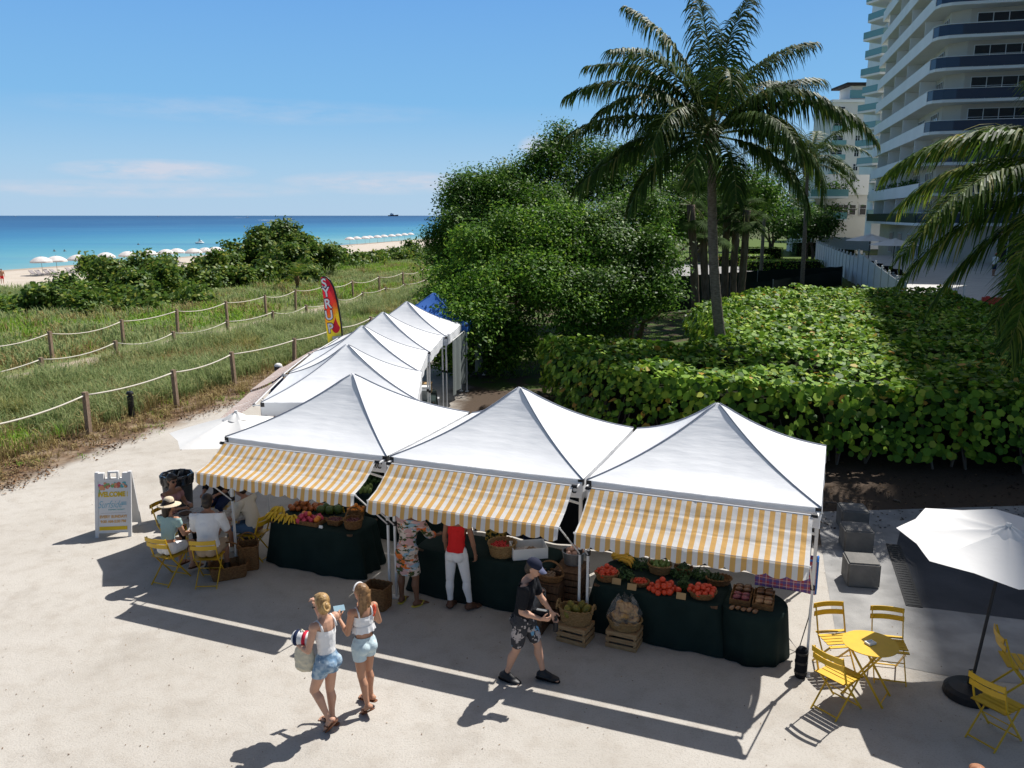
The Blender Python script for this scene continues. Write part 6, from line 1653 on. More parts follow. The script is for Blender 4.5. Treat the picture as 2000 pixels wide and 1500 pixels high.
tree("sea_grape_tree", "tallest dark tree, its ragged top near the small round cloud", "tree", G(1085, 560),
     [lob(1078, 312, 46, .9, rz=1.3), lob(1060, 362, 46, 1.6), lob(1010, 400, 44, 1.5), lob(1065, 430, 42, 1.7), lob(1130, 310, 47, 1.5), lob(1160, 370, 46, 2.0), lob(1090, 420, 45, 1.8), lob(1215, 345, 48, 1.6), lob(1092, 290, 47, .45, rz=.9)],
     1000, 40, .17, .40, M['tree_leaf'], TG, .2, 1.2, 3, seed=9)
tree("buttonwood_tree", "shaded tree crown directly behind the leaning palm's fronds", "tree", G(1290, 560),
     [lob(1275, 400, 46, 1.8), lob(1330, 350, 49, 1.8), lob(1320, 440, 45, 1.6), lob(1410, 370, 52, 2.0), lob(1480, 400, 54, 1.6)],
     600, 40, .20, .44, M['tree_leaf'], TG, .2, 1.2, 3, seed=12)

BGT = "background trees of the park"
for k, (lab, bx, d, lb) in enumerate((("broad background tree between the dark palm trunks and the pale buildings", 1510, 118, [(1500, 425, 3.6), (1545, 440, 3.0), (1465, 440, 3.2), (1520, 400, 2.6)]),
                                     ("background tree closing the view left of the sabal palms", 1370, 108, [(1365, 430, 3.6), (1320, 445, 3.2), (1400, 440, 3.2), (1350, 405, 2.6)]),
                                     ("small background tree at the foot of the terrace building", 1585, 112, [(1580, 440, 2.2), (1600, 448, 2.0), (1560, 452, 2.2)]),
                                     ("far background tree seen under the second coconut palm", 1450, 140, [(1440, 415, 4.0), (1480, 420, 3.6), (1410, 420, 3.6)]))):
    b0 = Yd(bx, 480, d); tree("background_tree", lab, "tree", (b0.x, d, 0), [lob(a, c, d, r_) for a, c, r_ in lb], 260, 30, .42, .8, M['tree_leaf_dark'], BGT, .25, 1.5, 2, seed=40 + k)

# --- palms
def frond(L_=4.6, e0=40, droop=80, nl=62, lmax=.95, hang=.75, seed=0, width=.045, wind=(0, 0, 0)):
    """a feather frond leaving the origin along +X: rachis and leaflets"""
    r = random.Random(seed); n = 26; pts = []; p_ = Vector((0, 0, 0)); yaw = r.uniform(-.28, .28)
    for i in range(n + 1):
        s = i / n; e = R(e0 - droop * s ** 1.35); d = Vector((math.cos(e) * math.cos(yaw * s), math.cos(e) * math.sin(yaw * s * 2), math.sin(e)))
        pts.append((p_.copy(), d)); p_ = p_ + d * (L_ / n)
    vs = []; fs = []
    def at_(s):
        f = min(n - 1e-6, s * n); i = int(f); u = f - i; return pts[i][0].lerp(pts[i + 1][0], u), pts[i][1].lerp(pts[i + 1][1], u).normalized()
    W = Vector(wind)
    for k in range(nl):
        s = .16 + .84 * (k + .5) / nl
        for sd in (-1, 1):
            if r.random() < .08: continue
            o, d = at_(min(.999, s + r.uniform(-.006, .006))); side = d.cross(Vector((0, 0, 1)))
            if side.length < .05: side = Vector((0, 1, 0))
            side.normalize(); upv = side.cross(d) 
            fwd = .45 + .75 * s ** 2; ln = lmax * (min(1, (s - .10) / .22) ** .7) * (1 - .62 * max(0, (s - .55) / .45) ** 1.6) * r.uniform(.58, 1.12)
            a = (side * sd + d * fwd * r.uniform(.7, 1.35) + upv * r.uniform(.02, .40)).normalized()
            wd = width * (1 - .3 * s) * r.uniform(.8, 1.1); q = o.copy(); row = []
            seg = 4
            hg = hang * r.uniform(.55, 1.35)
            for j in range(seg + 1):
                u = j / seg
                w_ = wd * (1 - u ** 2.2) * .5 * (.75 if j == 0 else 1) + .002
                dd = (a * (1 - .35 * u) + Vector((0, 0, -1)) * hg * u ** .7 * 1.3 + W * u).normalized()
                wv = dd.cross(side * sd + upv * .2).normalized() if abs(dd.dot(side)) < .95 else d
                wv = (d - dd * d.dot(dd)).normalized()
                row.append((q + wv * w_, q - wv * w_)); q = q + dd * (ln / seg)
            b = len(vs)
            for x, y in row: vs += [x, y]
            for j in range(seg): fs.append((b + 2 * j, b + 2 * j + 1, b + 2 * j + 3, b + 2 * j + 2))
    g = MB(); g.add(vs, fs)
    nl_ = len(g.f)
    g.mi = 1; g.tube([q[0] for q in pts], [max(.006, .045 * (1 - i / n) ** .8 * L_ / 4.6) for i in range(n + 1)], 6)
    return g
M['rachis'] = mat("palm_rachis", (.16, .17, .045), .5, .3)
M['husk'] = mat("palm_husk", (.24, .15, .08), .9, .1, col2=(.13, .08, .045), vscale=8)
FR = {}
def palm(name, label, base, top, spec, r0=.17, r1=.11, bend=.5, group=None, m_='palm_leaf', scale=1.0, rings=40, nl=62, lmax=.95, hang=.75, width=.045, seed=0, coco=True, wind=(0, 0, 0), bow=0.0):
    t = thing(name, label, "palm tree", base, 0, group)
    tp = Vector(top) - Vector(base); n = rings
    g = MB(); pts = []; rs = []
    for i in range(n + 1):
        u = i / n; q = Vector((tp.x * u ** bend - bow * math.sin(PI * u ** .9), tp.y * u ** bend, tp.z * u)); pts.append(q)
        rs.append((r0 + (r1 - r0) * u) * (1 + .35 * max(0, 1 - u * 12)) * (1.05 if i % 2 else .97))
    g.tube(pts, rs, 12); g.build("trunk", M['palm_trunk'], t, smooth=True)
    g = MB(); g.lathe([(r1 * .9, -.55), (r1 * 1.5, -.2), (r1 * 1.7, .1), (r1 * 1.1, .5), (.0001, .8)], tp, 12, wob=lambda a, z: .15 * math.sin(5 * a + 9 * z)); g.build("crown_shaft", M['husk'], t, smooth=True)
    if coco:
        for k in range(5):
            a = k * 1.9 + seed; g = MB(); g.ball(tp + Vector((math.cos(a) * .26, math.sin(a) * .26, -.22 - .06 * (k % 2))), (.10, .10, .13), 10, 7); g.build("coconut", M['husk'], t, smooth=True)
    for k, (az, e0, dr, ln) in enumerate(spec):
        key = (name, e0, dr, ln, nl, k)
        o = frond(ln * scale, e0, dr, nl, lmax * scale, hang, seed * 50 + k, width, wind).build("frond", [M[m_], M['rachis']], t, smooth=False)
        o.location = tp + Vector((0, 0, .12)); o.rotation_euler = (0, 0, R(az))
    return t
main_spec = [(165, 74, 48, 5.8), (178, 47, 78, 6.0), (184, 21, 58, 5.9), (190, -3, 44, 5.7), (100, 86, 26, 5.6), (62, 80, 34, 5.7), (5, 44, 46, 5.2), (-3, 36, 98, 6.3), (-12, 12, 104, 5.4), (255, 18, 112, 4.8), (236, 34, 112, 5.2), (265, 66, 140, 5.4),
             (150, 58, 70, 5.6), (205, 40, 92, 5.6), (172, 8, 78, 5.6), (24, 26, 92, 5.6), (50, 52, 70, 5.4), (130, 30, 84, 5.2), (80, 34, 88, 5.2), (300, 30, 118, 4.9), (325, 50, 112, 5.2), (340, -10, 70, 4.8), (214, -12, 66, 4.6), (284, -18, 64, 3.6), (196, 62, 80, 5.6), (15, 66, 62, 5.4)]
pb = G(1412, 662, 1.9); pb = Vector((pb.x + .48, pb.y + .9, 0)); pt_ = Yd(1390, 272, pb.y)
PALM = palm("coconut_palm", "tall leaning coconut palm with a full crown rising behind the clipped hedge", pb, pt_, main_spec, .20, .135, 1.6, seed=1, nl=116, lmax=1.62, hang=1.6, width=.066, wind=(-.22, 0, 0), bow=.36, scale=.89)
right_spec = [(178, 34, 82, 5.6), (190, 14, 66, 5.6), (182, -8, 50, 5.4), (200, -24, 44, 5.2), (160, 2, 62, 5.4), (150, 34, 80, 5.4), (186, -38, 30, 4.6), (120, 40, 70, 5.2), (150, 20, 70, 5.2), (60, 30, 80, 5), (20, 30, 80, 5), (320, 30, 80, 4.6), (90, 60, 60, 5), (172, -22, 48, 5.0), (192, -55, 25, 5.0), (180, -48, 30, 4.8), (205, 0, 70, 5.2)]
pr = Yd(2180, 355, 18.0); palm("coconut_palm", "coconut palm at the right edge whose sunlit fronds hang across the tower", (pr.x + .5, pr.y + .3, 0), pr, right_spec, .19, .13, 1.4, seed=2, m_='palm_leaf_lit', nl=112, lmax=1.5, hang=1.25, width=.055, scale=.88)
sec_spec = [(k * 27.7, (40, 10, 58, -12, 25)[k % 5], (85, 75, 60, 55, 95)[k % 5], 3.9) for k in range(15)]
p2t = Yd(1578, 318, 62); palm("coconut_palm", "thin-trunked coconut palm beside the pale buildings in the distance", (p2t.x + .2, 62, 0), p2t, sec_spec, .17, .11, 1.2, seed=4, nl=52, lmax=1.1, hang=.9, width=.10, scale=1.15)
p3t = Yd(1500, 300, 74); palm("coconut_palm", "distant coconut palm half hidden behind the leaning palm", (p3t.x, 74, 0), p3t, [(a + 11, e, d, l) for a, e, d, l in sec_spec[:12]], .17, .11, 1.2, seed=5, nl=34, lmax=.85, hang=.8, width=.08)
sm_spec = [(k * 40 + 15, (70, 48, 60, 30, 12)[k % 5], (60, 75, 60, 100, 70)[k % 5], 2.3) for k in range(9)]
pdn = G(582, 578, -.6); palm("coconut_palm", "small yellowing young palm growing in the dune grass", (pdn.x, pdn.y, zt(pdn.x, pdn.y)), (pdn.x, pdn.y, zt(pdn.x, pdn.y) + .9), sm_spec, .14, .10, 1, seed=6, m_='palm_leaf_lit', rings=6, nl=26, lmax=.75, hang=.4, width=.09, coco=False)
def fan_palm(label, base, top, seed):
    t = thing("sabal_palm", label, "palm tree", base, 0, "sabal palms behind the hedge"); tp = Vector(top) - Vector(base); r = random.Random(seed)
    g = MB(); g.tube([tp * u + Vector((.1 * math.sin(u * 3 + seed), 0, 0)) for u in np.linspace(0, 1, 12)], [.19 * (1.08 if i % 2 else 1) for i in range(12)], 10); g.build("trunk", M['bark'], t, smooth=True)
    for k in range(16):
        az = k * 2.4 + seed; e = R(r.uniform(-45, 65)); d = Vector((math.cos(az) * math.cos(e), math.sin(az) * math.cos(e), math.sin(e))); pl = r.uniform(.9, 1.3)
        g = MB(); c = tp + d * pl - Vector((0, 0, .15 * pl)); g.mi = 1; g.tube([tp, tp + d * pl * .55, c], .016, 4, False); g.mi = 0
        sd = d.cross(Vector((0, 0, 1))).normalized(); un = sd.cross(d)
        for j in range(26):
            a = (j / 25 - .5) * 4.0; dr = (d * math.cos(a) + sd * math.sin(a)).normalized(); w_ = .035; ln = r.uniform(.75, 1.0); row = []; q = c.copy()
            for i in range(4):
                u = i / 3; dd = (dr + Vector((0, 0, -1)) * u * 1.0).normalized(); wv = dd.cross(un).normalized() * w_ * (1 - u ** 2 * .9); row += [q + wv, q - wv]; q = q + dd * ln / 3
            g.add(row, [(0, 1, 3, 2), (2, 3, 5, 4), (4, 5, 7, 6)])
        g.build("frond", [M['fan_leaf'], M['rachis']], t)
for k, (x0, y0, x1, y1, d, lab) in enumerate(((1358, 590, 1352, 400, 41, "sabal palm left of the leaning palm trunk, thickest dark trunk"), (1380, 585, 1378, 440, 44, "short-crowned sabal palm just left of the leaning trunk"),
                                         (1418, 580, 1424, 395, 47, "sabal palm immediately right of the leaning trunk"), (1437, 575, 1436, 430, 49, "slim sabal palm in the middle of the right-hand group"), (1450, 570, 1455, 410, 46, "sabal palm rightmost of the dark trunk group"))):
    top = Yd(x1, y1, d); b0 = Yd(x0, y0, d); fan_palm(lab, (b0.x, d, 0), top, k + 1)

# --- sea grape shrubs on the dune
def shrub(label, lobes, n_cl, per, ls, m_='grape_dune', group="sea grape shrubs on the dune", name="sea_grape_shrub"):
    t = thing(name, label, "shrub", (0, 0, 0), 0, group)
    V, k = clump_leaves(lobes, n_cl, per, ls, .34, "round", 1.0, .5, .2, zmin=min(zt(c[0], c[1]) for c, _ in lobes) + .1)
    mesh_np("foliage", V, k, M[m_], t)
    r = random.Random(len(label))
    for q, (c, rad) in enumerate(lobes):
        b = Vector((c[0], c[1], zt(c[0], c[1]) - .1))
        for j in range(2):
            g = MB(); limb(g, b + Vector((r.uniform(-.4, .4), r.uniform(-.4, .4), 0)), Vector(c) + Vector((r.uniform(-.5, .5) * rad[0], r.uniform(-.5, .5) * rad[1], rad[2] * .4)), .06, .02, .15, q * 5 + j); g.build("stem", M['branch'], t, smooth=True)
def dl(px, py, y, rx, rz): p_ = Yd(px, py + 13, y); return (tuple(p_), (rx, rx, rz))
shrub("low sea grape shrub nearest the rope path, left of the beach umbrellas", [dl(90, 585, 53, 1.2, 1.0), dl(165, 600, 51, 1.4, 1.0), dl(105, 600, 54, 1.5, 1.3), dl(150, 580, 57, 1.5, 1.3), dl(75, 625, 52, 1.0, .9), dl(195, 605, 54, 1.5, 1.3), dl(130, 560, 60, 1.0, 1.1)], 430, 34, .23)
shrub("middle sea grape shrub hiding part of the umbrella row", [dl(230, 530, 68, 1.8, 1.5), dl(285, 535, 68, 2.0, 1.6), dl(185, 515, 72, 1.2, 1.0), dl(330, 560, 64, 2.0, 1.6), dl(270, 580, 60, 1.9, 1.4), dl(380, 580, 62, 1.7, 1.2), dl(320, 515, 72, 1.3, 1.1), dl(230, 590, 57, 1.9, 1.4), dl(255, 608, 52, 1.6, 1.1), dl(310, 600, 54, 1.9, 1.3), dl(365, 600, 55, 1.7, 1.1), dl(290, 560, 60, 2.0, 1.5), dl(415, 590, 62, 1.0, .8)], 1000, 34, .24)
shrub("tall rounded sea grape shrub standing highest above the dune, against the sea", [dl(520, 480, 84, 2.6, 2.0), dl(570, 475, 86, 2.6, 1.9), dl(475, 505, 82, 2.0, 1.6), dl(550, 510, 80, 2.6, 1.8), dl(620, 500, 84, 2.2, 1.6), dl(500, 545, 76, 2.2, 1.3), dl(590, 540, 78, 2.2, 1.4), dl(545, 458, 88, 1.8, 1.2), dl(650, 490, 88, 1.2, 1.0)], 900, 34, .27)
shrub("dark low sea grape shrub joining the middle and tall shrubs", [dl(410, 520, 76, 2.0, 1.5), dl(450, 540, 74, 2.0, 1.4), dl(390, 545, 70, 1.8, 1.3), dl(430, 505, 80, 1.5, 1.1)], 380, 34, .25)
for k, (px, py, y, r_, lab) in enumerate(((715, 500, 105, 2.2, "small sea grape shrub right of the tall one, under the far umbrellas"), (760, 492, 118, 2.4, "far sea grape shrub below the distant umbrella row"), (810, 485, 128, 2.6, "far sea grape shrub closest to the leafy trees"), (690, 520, 96, 1.6, "low shrub behind the feather flag"), (845, 500, 110, 2.2, "round shrub partly behind the dark tree"))):
    shrub(lab, [dl(px, py, y, r_, r_ * .55), dl(px - 14, py + 4, y - 2, r_ * .8, r_ * .45), dl(px + 16, py + 5, y - 1, r_ * .8, r_ * .4)], 130, 30, .30)
shrub("sea grape shrub cut by the picture's left edge", [dl(-10, 600, 52, 1.3, .9), dl(8, 630, 50, 1.0, .8)], 110, 34, .22)

# --- grass, vines and litter of the dune
def scatter(n, p0, p1, q0, q1, fn=None):
    p_ = rng.uniform(p0, p1, n); q = rng.uniform(q0, q1, n); x = UU.x * p_ - RR.x * q; y = UU.y * p_ - RR.y * q
    if fn is not None:
        k = fn(x, y, p_, q) > rng.uniform(0, 1, n); x, y = x[k], y[k]
    px = 1000 + FPX * x / np.maximum(y, 1); k = (y > 8) & (px > -260) & (px < 1150)
    return x[k], y[k]
def blades(name, x, y, h, wd, per, spread, lean, m_, label=None):
    n = len(x); z = zt_np(x, y); k = n * per
    bx = np.repeat(x, per) + rng.normal(size=k) * spread; by = np.repeat(y, per) + rng.normal(size=k) * spread; bz = np.repeat(z, per) - .03
    hh = np.repeat(h if not np.isscalar(h) else np.full(n, h), per) * rng.uniform(.55, 1.15, k); a = rng.uniform(0, 2 * PI, k)
    d = np.column_stack([np.cos(a), np.sin(a), np.zeros(k)]); s = np.column_stack([-np.sin(a), np.cos(a), np.zeros(k)])
    B = np.column_stack([bx, by, bz]); wd_ = wd * rng.uniform(.7, 1.3, k)[:, None]
    ln = (lean * rng.uniform(.2, 1.2, k))[:, None]
    mid = B + np.array([0, 0, 1]) * hh[:, None] * .62 + d * hh[:, None] * ln * .35
    tip = B + np.array([0, 0, 1]) * hh[:, None] * (1 - .35 * ln) + d * hh[:, None] * ln
    V = np.stack([B - s * wd_ * .5, B + s * wd_ * .5, mid + s * wd_ * .42, mid - s * wd_ * .42, mid - s * wd_ * .42, mid + s * wd_ * .42, tip + s * wd_ * .06, tip - s * wd_ * .06], 1).reshape(-1, 3)
    o = mesh_np(name, V, 4, m_); return o
def st(o): return tag(o, kind="stuff")
thick = lambda x, y, p_, q: np.clip(.42 + 1.5 * wav(x, y, .42) + .3 * wav(x, y, 1.7, 2), .05, 1)
x, y = scatter(1300, 12, 60, 21.0, 23.6, lambda x, y, p_, q: np.clip(.55 + .6 * wav(x, y, .6, 3), .1, 1)); st(blades("tall_dune_grass", x, y, rng.uniform(.7, 1.15, len(x)), .024, 34, .18, .7, M['grass_blue']))
x, y = scatter(420, 12, 60, 19.5, 23.4, lambda x, y, p_, q: np.clip(.2 + 1.1 * wav(x, y, .7, 6), 0, 1)); st(blades("tall_dry_grass", x, y, rng.uniform(.6, 1.1, len(x)), .02, 34, .2, .8, M['grass_olive']))
thin = lambda x, y, p_, q: np.clip(.35 - 1.5 * wav(x, y, .42) + .2 * wav(x, y, 1.9, 1), .02, 1)
x, y = scatter(3600, 8, 46, 17.3, 23.2, thick); st(blades("dune_grass", x, y, rng.uniform(.45, .85, len(x)), .022, 30, .15, .75, M['grass_blue']))
x, y = scatter(1700, 8, 46, 17.0, 23.2, lambda x, y, p_, q: np.clip(.25 + .9 * wav(x, y, .8, 4), .04, 1)); st(blades("dry_grass", x, y, rng.uniform(.35, .8, len(x)), .018, 26, .15, .8, M['grass_dry']))
x, y = scatter(2200, 10, 90, 17.2, 23.4, thin); st(blades("green_grass", x, y, rng.uniform(.25, .55, len(x)), .024, 26, .18, .8, M['grass_green']))
x, y = scatter(3600, 46, 130, 16.6, 23.4, None); st(blades("far_dune_grass", x, y, rng.uniform(.4, .75, len(x)), .045, 14, .25, .8, M['grass_blue']))
x, y = scatter(1500, 46, 130, 16.4, 23.4, None); st(blades("far_dry_grass", x, y, rng.uniform(.3, .7, len(x)), .035, 8, .25, .8, M['grass_dry']))
x, y = scatter(12500, 16, 150, 26.9, 77, lambda x, y, p_, q: np.clip(.42 + 1.3 * wav(x, y, .20) + .3 * wav(x, y, .8, 2), .08, 1)); st(blades("beach_grass", x, y, rng.uniform(.40, .80, len(x)), .05, 18, .34, .7, M['grass_blue']))
x, y = scatter(9000, 16, 150, 26.9, 76, lambda x, y, p_, q: np.clip(.42 - 1.3 * wav(x, y, .20) + .3 * wav(x, y, .9, 3), .06, 1)); st(blades("beach_green_grass", x, y, rng.uniform(.30, .65, len(x)), .05, 18, .36, .8, M['grass_green']))
x, y = scatter(2600, 16, 110, 26.6, 40, lambda x, y, p_, q: np.clip(.3 + .7 * wav(x, y, .5, 5), .05, 1)); st(blades("beach_dry_grass", x, y, rng.uniform(.35, .7, len(x)), .04, 16, .28, .8, M['grass_dry']))
def low_leaves(name, n, area, size, m_, fn=None, zl=.22, mult=4):
    x, y = scatter(n, *area, fn); x = np.repeat(x, mult) + rng.normal(size=len(x) * mult) * .14; y = np.repeat(y, mult) + rng.normal(size=len(y) * mult) * .14
    z = zt_np(x, y) + rng.uniform(.02, zl, len(x)); C = np.column_stack([x, y, z]); V, k = leaves(C, np.array([0, 0, 1.0]) + rng.normal(size=C.shape) * .45, rng.uniform(.6, 1.4, len(x)) * size, "diamond", .7, .1)
    return st(mesh_np(name, V, k, m_))
low_leaves("ground_vines", 6000, (8, 60, 17.6, 23.0), .075, M['vine'], thin)
low_leaves("dune_vines", 12000, (14, 80, 26.8, 48), .10, M['vine'], lambda x, y, p_, q: np.clip(.5 - .9 * wav(x, y, .30, 1), 0, 1))
low_leaves("leaf_litter", 4200, (8, 50, 15.1, 17.8), .065, M['litter'], lambda x, y, p_, q: np.clip(.6 + .6 * wav(x, y, 1.4), .1, 1), .04, 5)
x, y = scatter(900, 8, 50, 15.9, 17.8, None); st(blades("verge_grass", x, y, rng.uniform(.10, .38, len(x)), .016, 16, .11, 1.0, M['grass_dry']))
x, y = scatter(420, 8, 60, 15.3, 17.7, lambda x, y, p_, q: np.clip(.3 + .8 * wav(x, y, 1.1, 2), 0, 1)); st(blades("verge_green_grass", x, y, rng.uniform(.08, .22, len(x)), .016, 16, .12, 1.0, M['grass_green']))
# lawn tufts under the trees and litter under the hedge
n = 5200; x = rng.uniform(-1.0, 9, n); y = rng.uniform(20, 42, n); k = (x + .0 > -1.0 + (y - 20) * .02) & (~inside(hpoly, np.column_stack([x, y]))) & (wav(x, y, .5, 1) > -.1) & (x - (-2.0) > 0.6); x, y = x[k], y[k]
st(blades("lawn_grass", x, y, .10, .02, 5, .10, .8, M['grass_green']))
n = 1800; x = rng.uniform(2, 14, n); y = 17.6 + rng.uniform(-2.6, 1.8, n) + np.clip(4.5 - x, 0, 4) * 1.4; C = np.column_stack([x, y, rng.uniform(.004, .02, n)]); V, k = leaves(C, np.array([0, 0, 1.0]) + rng.normal(size=C.shape) * .3, rng.uniform(.03, .09, n), "diamond", .6, .1)
st(mesh_np("hedge_litter", V, k, M['litter_dark']))
for k in range(9):
    a = Vector((4.5 + k * .95 + random.uniform(-.4, .4), 15.6 + random.uniform(-.9, 1.1), .03)); g = MB(); limb(g, a, a + Vector((random.uniform(-1.2, 1.2), random.uniform(-.5, .5), .05)), .022, .008, .12, k + 70); tag(g.build("fallen_branch", M['branch'], smooth=True), "dead branch lying in the shaded litter below the hedge", "branch", "dead branches below the hedge")
# scattered crumbs of debris on the sand
n = 2600; x = rng.uniform(-11, 6, n); y = rng.uniform(6.5, 22, n); C = np.column_stack([x, y, np.full(n, .006)]); V, k = leaves(C, np.array([0, 0, 1.0]) + rng.normal(size=C.shape) * .2, rng.uniform(.5, 1, n) ** 3 * .035, "diamond", .5, .1)
st(mesh_np("sand_debris", V, k, M['litter']))
# ------------------------------------------------------------------ rope fences along the dune paths
def rope_fence(label, plist, q, h, seed, w_=.12, sag=.20):
    t = thing("rope_fence", label, "rope fence", (0, 0, 0), 0, "rope fences along the dune paths"); r = random.Random(seed); tops = []
    for p_ in plist:
        b = PQ(p_, q + r.uniform(-.12, .12)); b.z = zt(b.x, b.y); le = Vector((r.uniform(-.05, .05), r.uniform(-.05, .05), h * r.uniform(.96, 1.04)))
        g = MB(); g.bar(b - Vector((0, 0, .1)), b + le, w_, w_, up=(.96, -.26, 0)); g.build("post", M['post_wood'], t); tops.append(b + le * .93)
    for a, b in zip(tops, tops[1:]):
        s = sag * r.uniform(.5, 1.2)
        g = MB(); g.tube([a.lerp(b, u) - Vector((0, 0, s * 4 * u * (1 - u))) for u in np.linspace(0, 1, 9)], .022, 6); g.build("rope", M['rope'], t, smooth=True)
rope_fence("rope fence with square weathered posts nearest the sandy market path", [14.6, 18.1, 21.7, 25.1, 29.0, 32.6, 36.3, 40, 43.6, 47.2, 50.8, 54.5, 58, 61.6, 65.2, 69, 73, 77, 81, 85], 16.85, 1.2, 1, sag=.10)
rope_fence("middle rope fence, half buried in grass on the near side of the beach footpath", [15.8, 19.4, 23.0, 26.6, 30.2, 33.9, 37.9, 41.5, 45.2, 49, 52.6, 56.2, 60, 63.6, 67.2, 71, 75, 79, 83], 23.1, 1.05, 2)
rope_fence("far rope fence on the seaward side of the beach footpath", [19.5, 23.3, 27.3, 31.6, 35.4, 39.7, 43.5, 47.1, 51.0, 55.5, 60.2, 64.8, 69.4, 74, 78.5, 83, 87.5, 92], 26.9, 1.30, 3)

# ------------------------------------------------------------------ feather flag
FY = 25.2
redge = [(627, 541), (636, 542), (644, 549), (650, 561), (655, 577), (659, 595), (662, 612), (665, 632), (667, 652), (669, 690)]
ledge = [(626, 543), (627, 552), (628, 562), (630, 575), (632, 590), (633, 605), (635, 620), (637, 637), (640, 655), (644, 690)]
rp = [Yd(a, b, FY) for a, b in redge]; lp = [Yd(a, b, FY) for a, b in ledge]
t = thing("feather_flag", "rainbow feather flag lettered SYRUP on a curved black pole behind the back row", "feather flag", (rp[-1].x, FY, 0))
O_ = Vector(t.location)
def flag_mat():
    m = mat("flag_print", (.7, .1, .05), .6, .2, transl=.35); n, l, p = nodes_of(m)
    tx = n.new("ShaderNodeTexCoord"); sx = n.new("ShaderNodeSeparateXYZ"); l.new(tx.outputs["Object"], sx.inputs[0])
    zz = mth(n, l, 'MULTIPLY_ADD', sx.outputs[0], -.9, mth(n, l, 'MULTIPLY_ADD', noise(n, l, tx.outputs["Object"], 4), .5, sx.outputs[2]))
    mr = n.new("ShaderNodeMapRange"); mr.inputs[1].default_value = 2.2; mr.inputs[2].default_value = 4.3; l.new(zz, mr.inputs[0])
    cr = n.new("ShaderNodeValToRGB"); e = cr.color_ramp.elements
    st_ = [(0, (.55, .60, .62)), (.16, (.20, .30, .10)), (.30, (.75, .62, .04)), (.48, (.75, .55, .03)), (.58, (.72, .25, .02)), (.72, (.70, .05, .03)), (1, (.62, .02, .05))]
    while len(e) < len(st_): e.new(.5)
    for q, (a, c) in zip(e, st_): q.position = a; q.color = (*c, 1)
    l.new(mr.outputs[0], cr.inputs[0]); l.new(cr.outputs[0], p.inputs["Base Color"])
    for k in n:
        if k.type == 'BSDF_TRANSLUCENT': l.new(cr.outputs[0], k.inputs[0])
    return m
def ip(L_, v):
    f = v * (len(L_) - 1); i = min(len(L_) - 2, int(f)); return L_[i].lerp(L_[i + 1], f - i)
def fpt(u, v, dy=0.0): q = ip(lp, v).lerp(ip(rp, v), u) - O_; q.y += .05 * math.sin(u * PI * 1.3 + v * 5) + dy; return q
g = MB(); g.grid(lambda u, v: fpt(u, v), 10, 30); fl_ = g.build("cloth", flag_mat(), t, smooth=True)
g = MB(); g.tube([Vector((rp[-1].x + .03, FY, 0)) - O_] + [(q - O_) + Vector((.02, 0, .01)) for q in rp[::-1]], [.02] * 2 + [.03] * 7 + [.025, .02], 7); g.build("pole", M['black_plastic'], t, smooth=True)
M['letter_white'] = mat("letter_white", (.78, .76, .78), .6); M['letter_dark'] = mat("letter_dark", (.06, .03, .08), .6); M['flag_red'] = mat("flag_red", (.68, .02, .04), .6); M['flag_pale'] = mat("flag_pale", (.70, .75, .80), .6)
for k, ch in enumerate("SYRUP"):
    q = fpt(.42 - .02 * k, .19 + .155 * k, -.085)
    lettering(ch, .43, M['letter_dark'], fl_, q + Vector((0, .012, 0)), (PI / 2, -.12, 0), bold=.022, sx=.85, name="letter_outline")
    lettering(ch, .40, M['letter_white'], fl_, q, (PI / 2, -.12, 0), bold=.008, sx=.85)
g = MB(); c0 = fpt(.68, .80, -.075); g.add([c0 + Vector((.13 * math.sin(a) * (1 if math.cos(a) < .2 else .75 - .7 * math.cos(a)), 0, .30 * math.cos(a) if math.cos(a) > 0 else .20 * math.cos(a))) for a in np.linspace(0, 2 * PI, 24)[:-1]], [tuple(range(23))]); g.build("syrup_drop", M['flag_red'], fl_)
g = MB(); c0 = fpt(.70, .92, -.08); g.add([c0 + Vector(q) for q in ((-.16, 0, .10), (.17, 0, .12), (.12, 0, -.22), (-.10, 0, -.22))], [(0, 1, 2, 3)]); g.build("paper_cup", M['flag_pale'], fl_)

# ------------------------------------------------------------------ things along the back row of tents
def sheet(label, a, b, z0, z1, m_):
    t = thing("side_curtain", label, "side curtain", ((a[0] + b[0]) / 2, (a[1] + b[1]) / 2, 0)); A, B = Vector((*a, 0)) - t.location, Vector((*b, 0)) - t.location
    g = MB(); g.grid(lambda u, v: A.lerp(B, u) + Vector((.05 * math.sin(u * 19), .03 * math.sin(u * 13 + v), z0 + (z1 - z0) * v)), 40, 6); g.build("cloth", m_, t, smooth=True)
    g = MB(); g.tube([A + Vector((0, 0, z1)), B + Vector((0, 0, z1))], .014, 6); g.build("rail", M['steel_white'], t)
M['sheet'] = mat("grey_sheet", (.24, .27, .26), .8, .1, transl=.15)
sheet("grey side curtain hanging beneath the dappled tents of the back row", (-1.85, 25.4), (-1.55, 28.2), .35, 2.1, M['sheet'])
sheet("pale side curtain nearest the trees at the end of the back row", (-1.30, 28.6), (-.85, 31.4), .5, 2.15, M['sheet'])
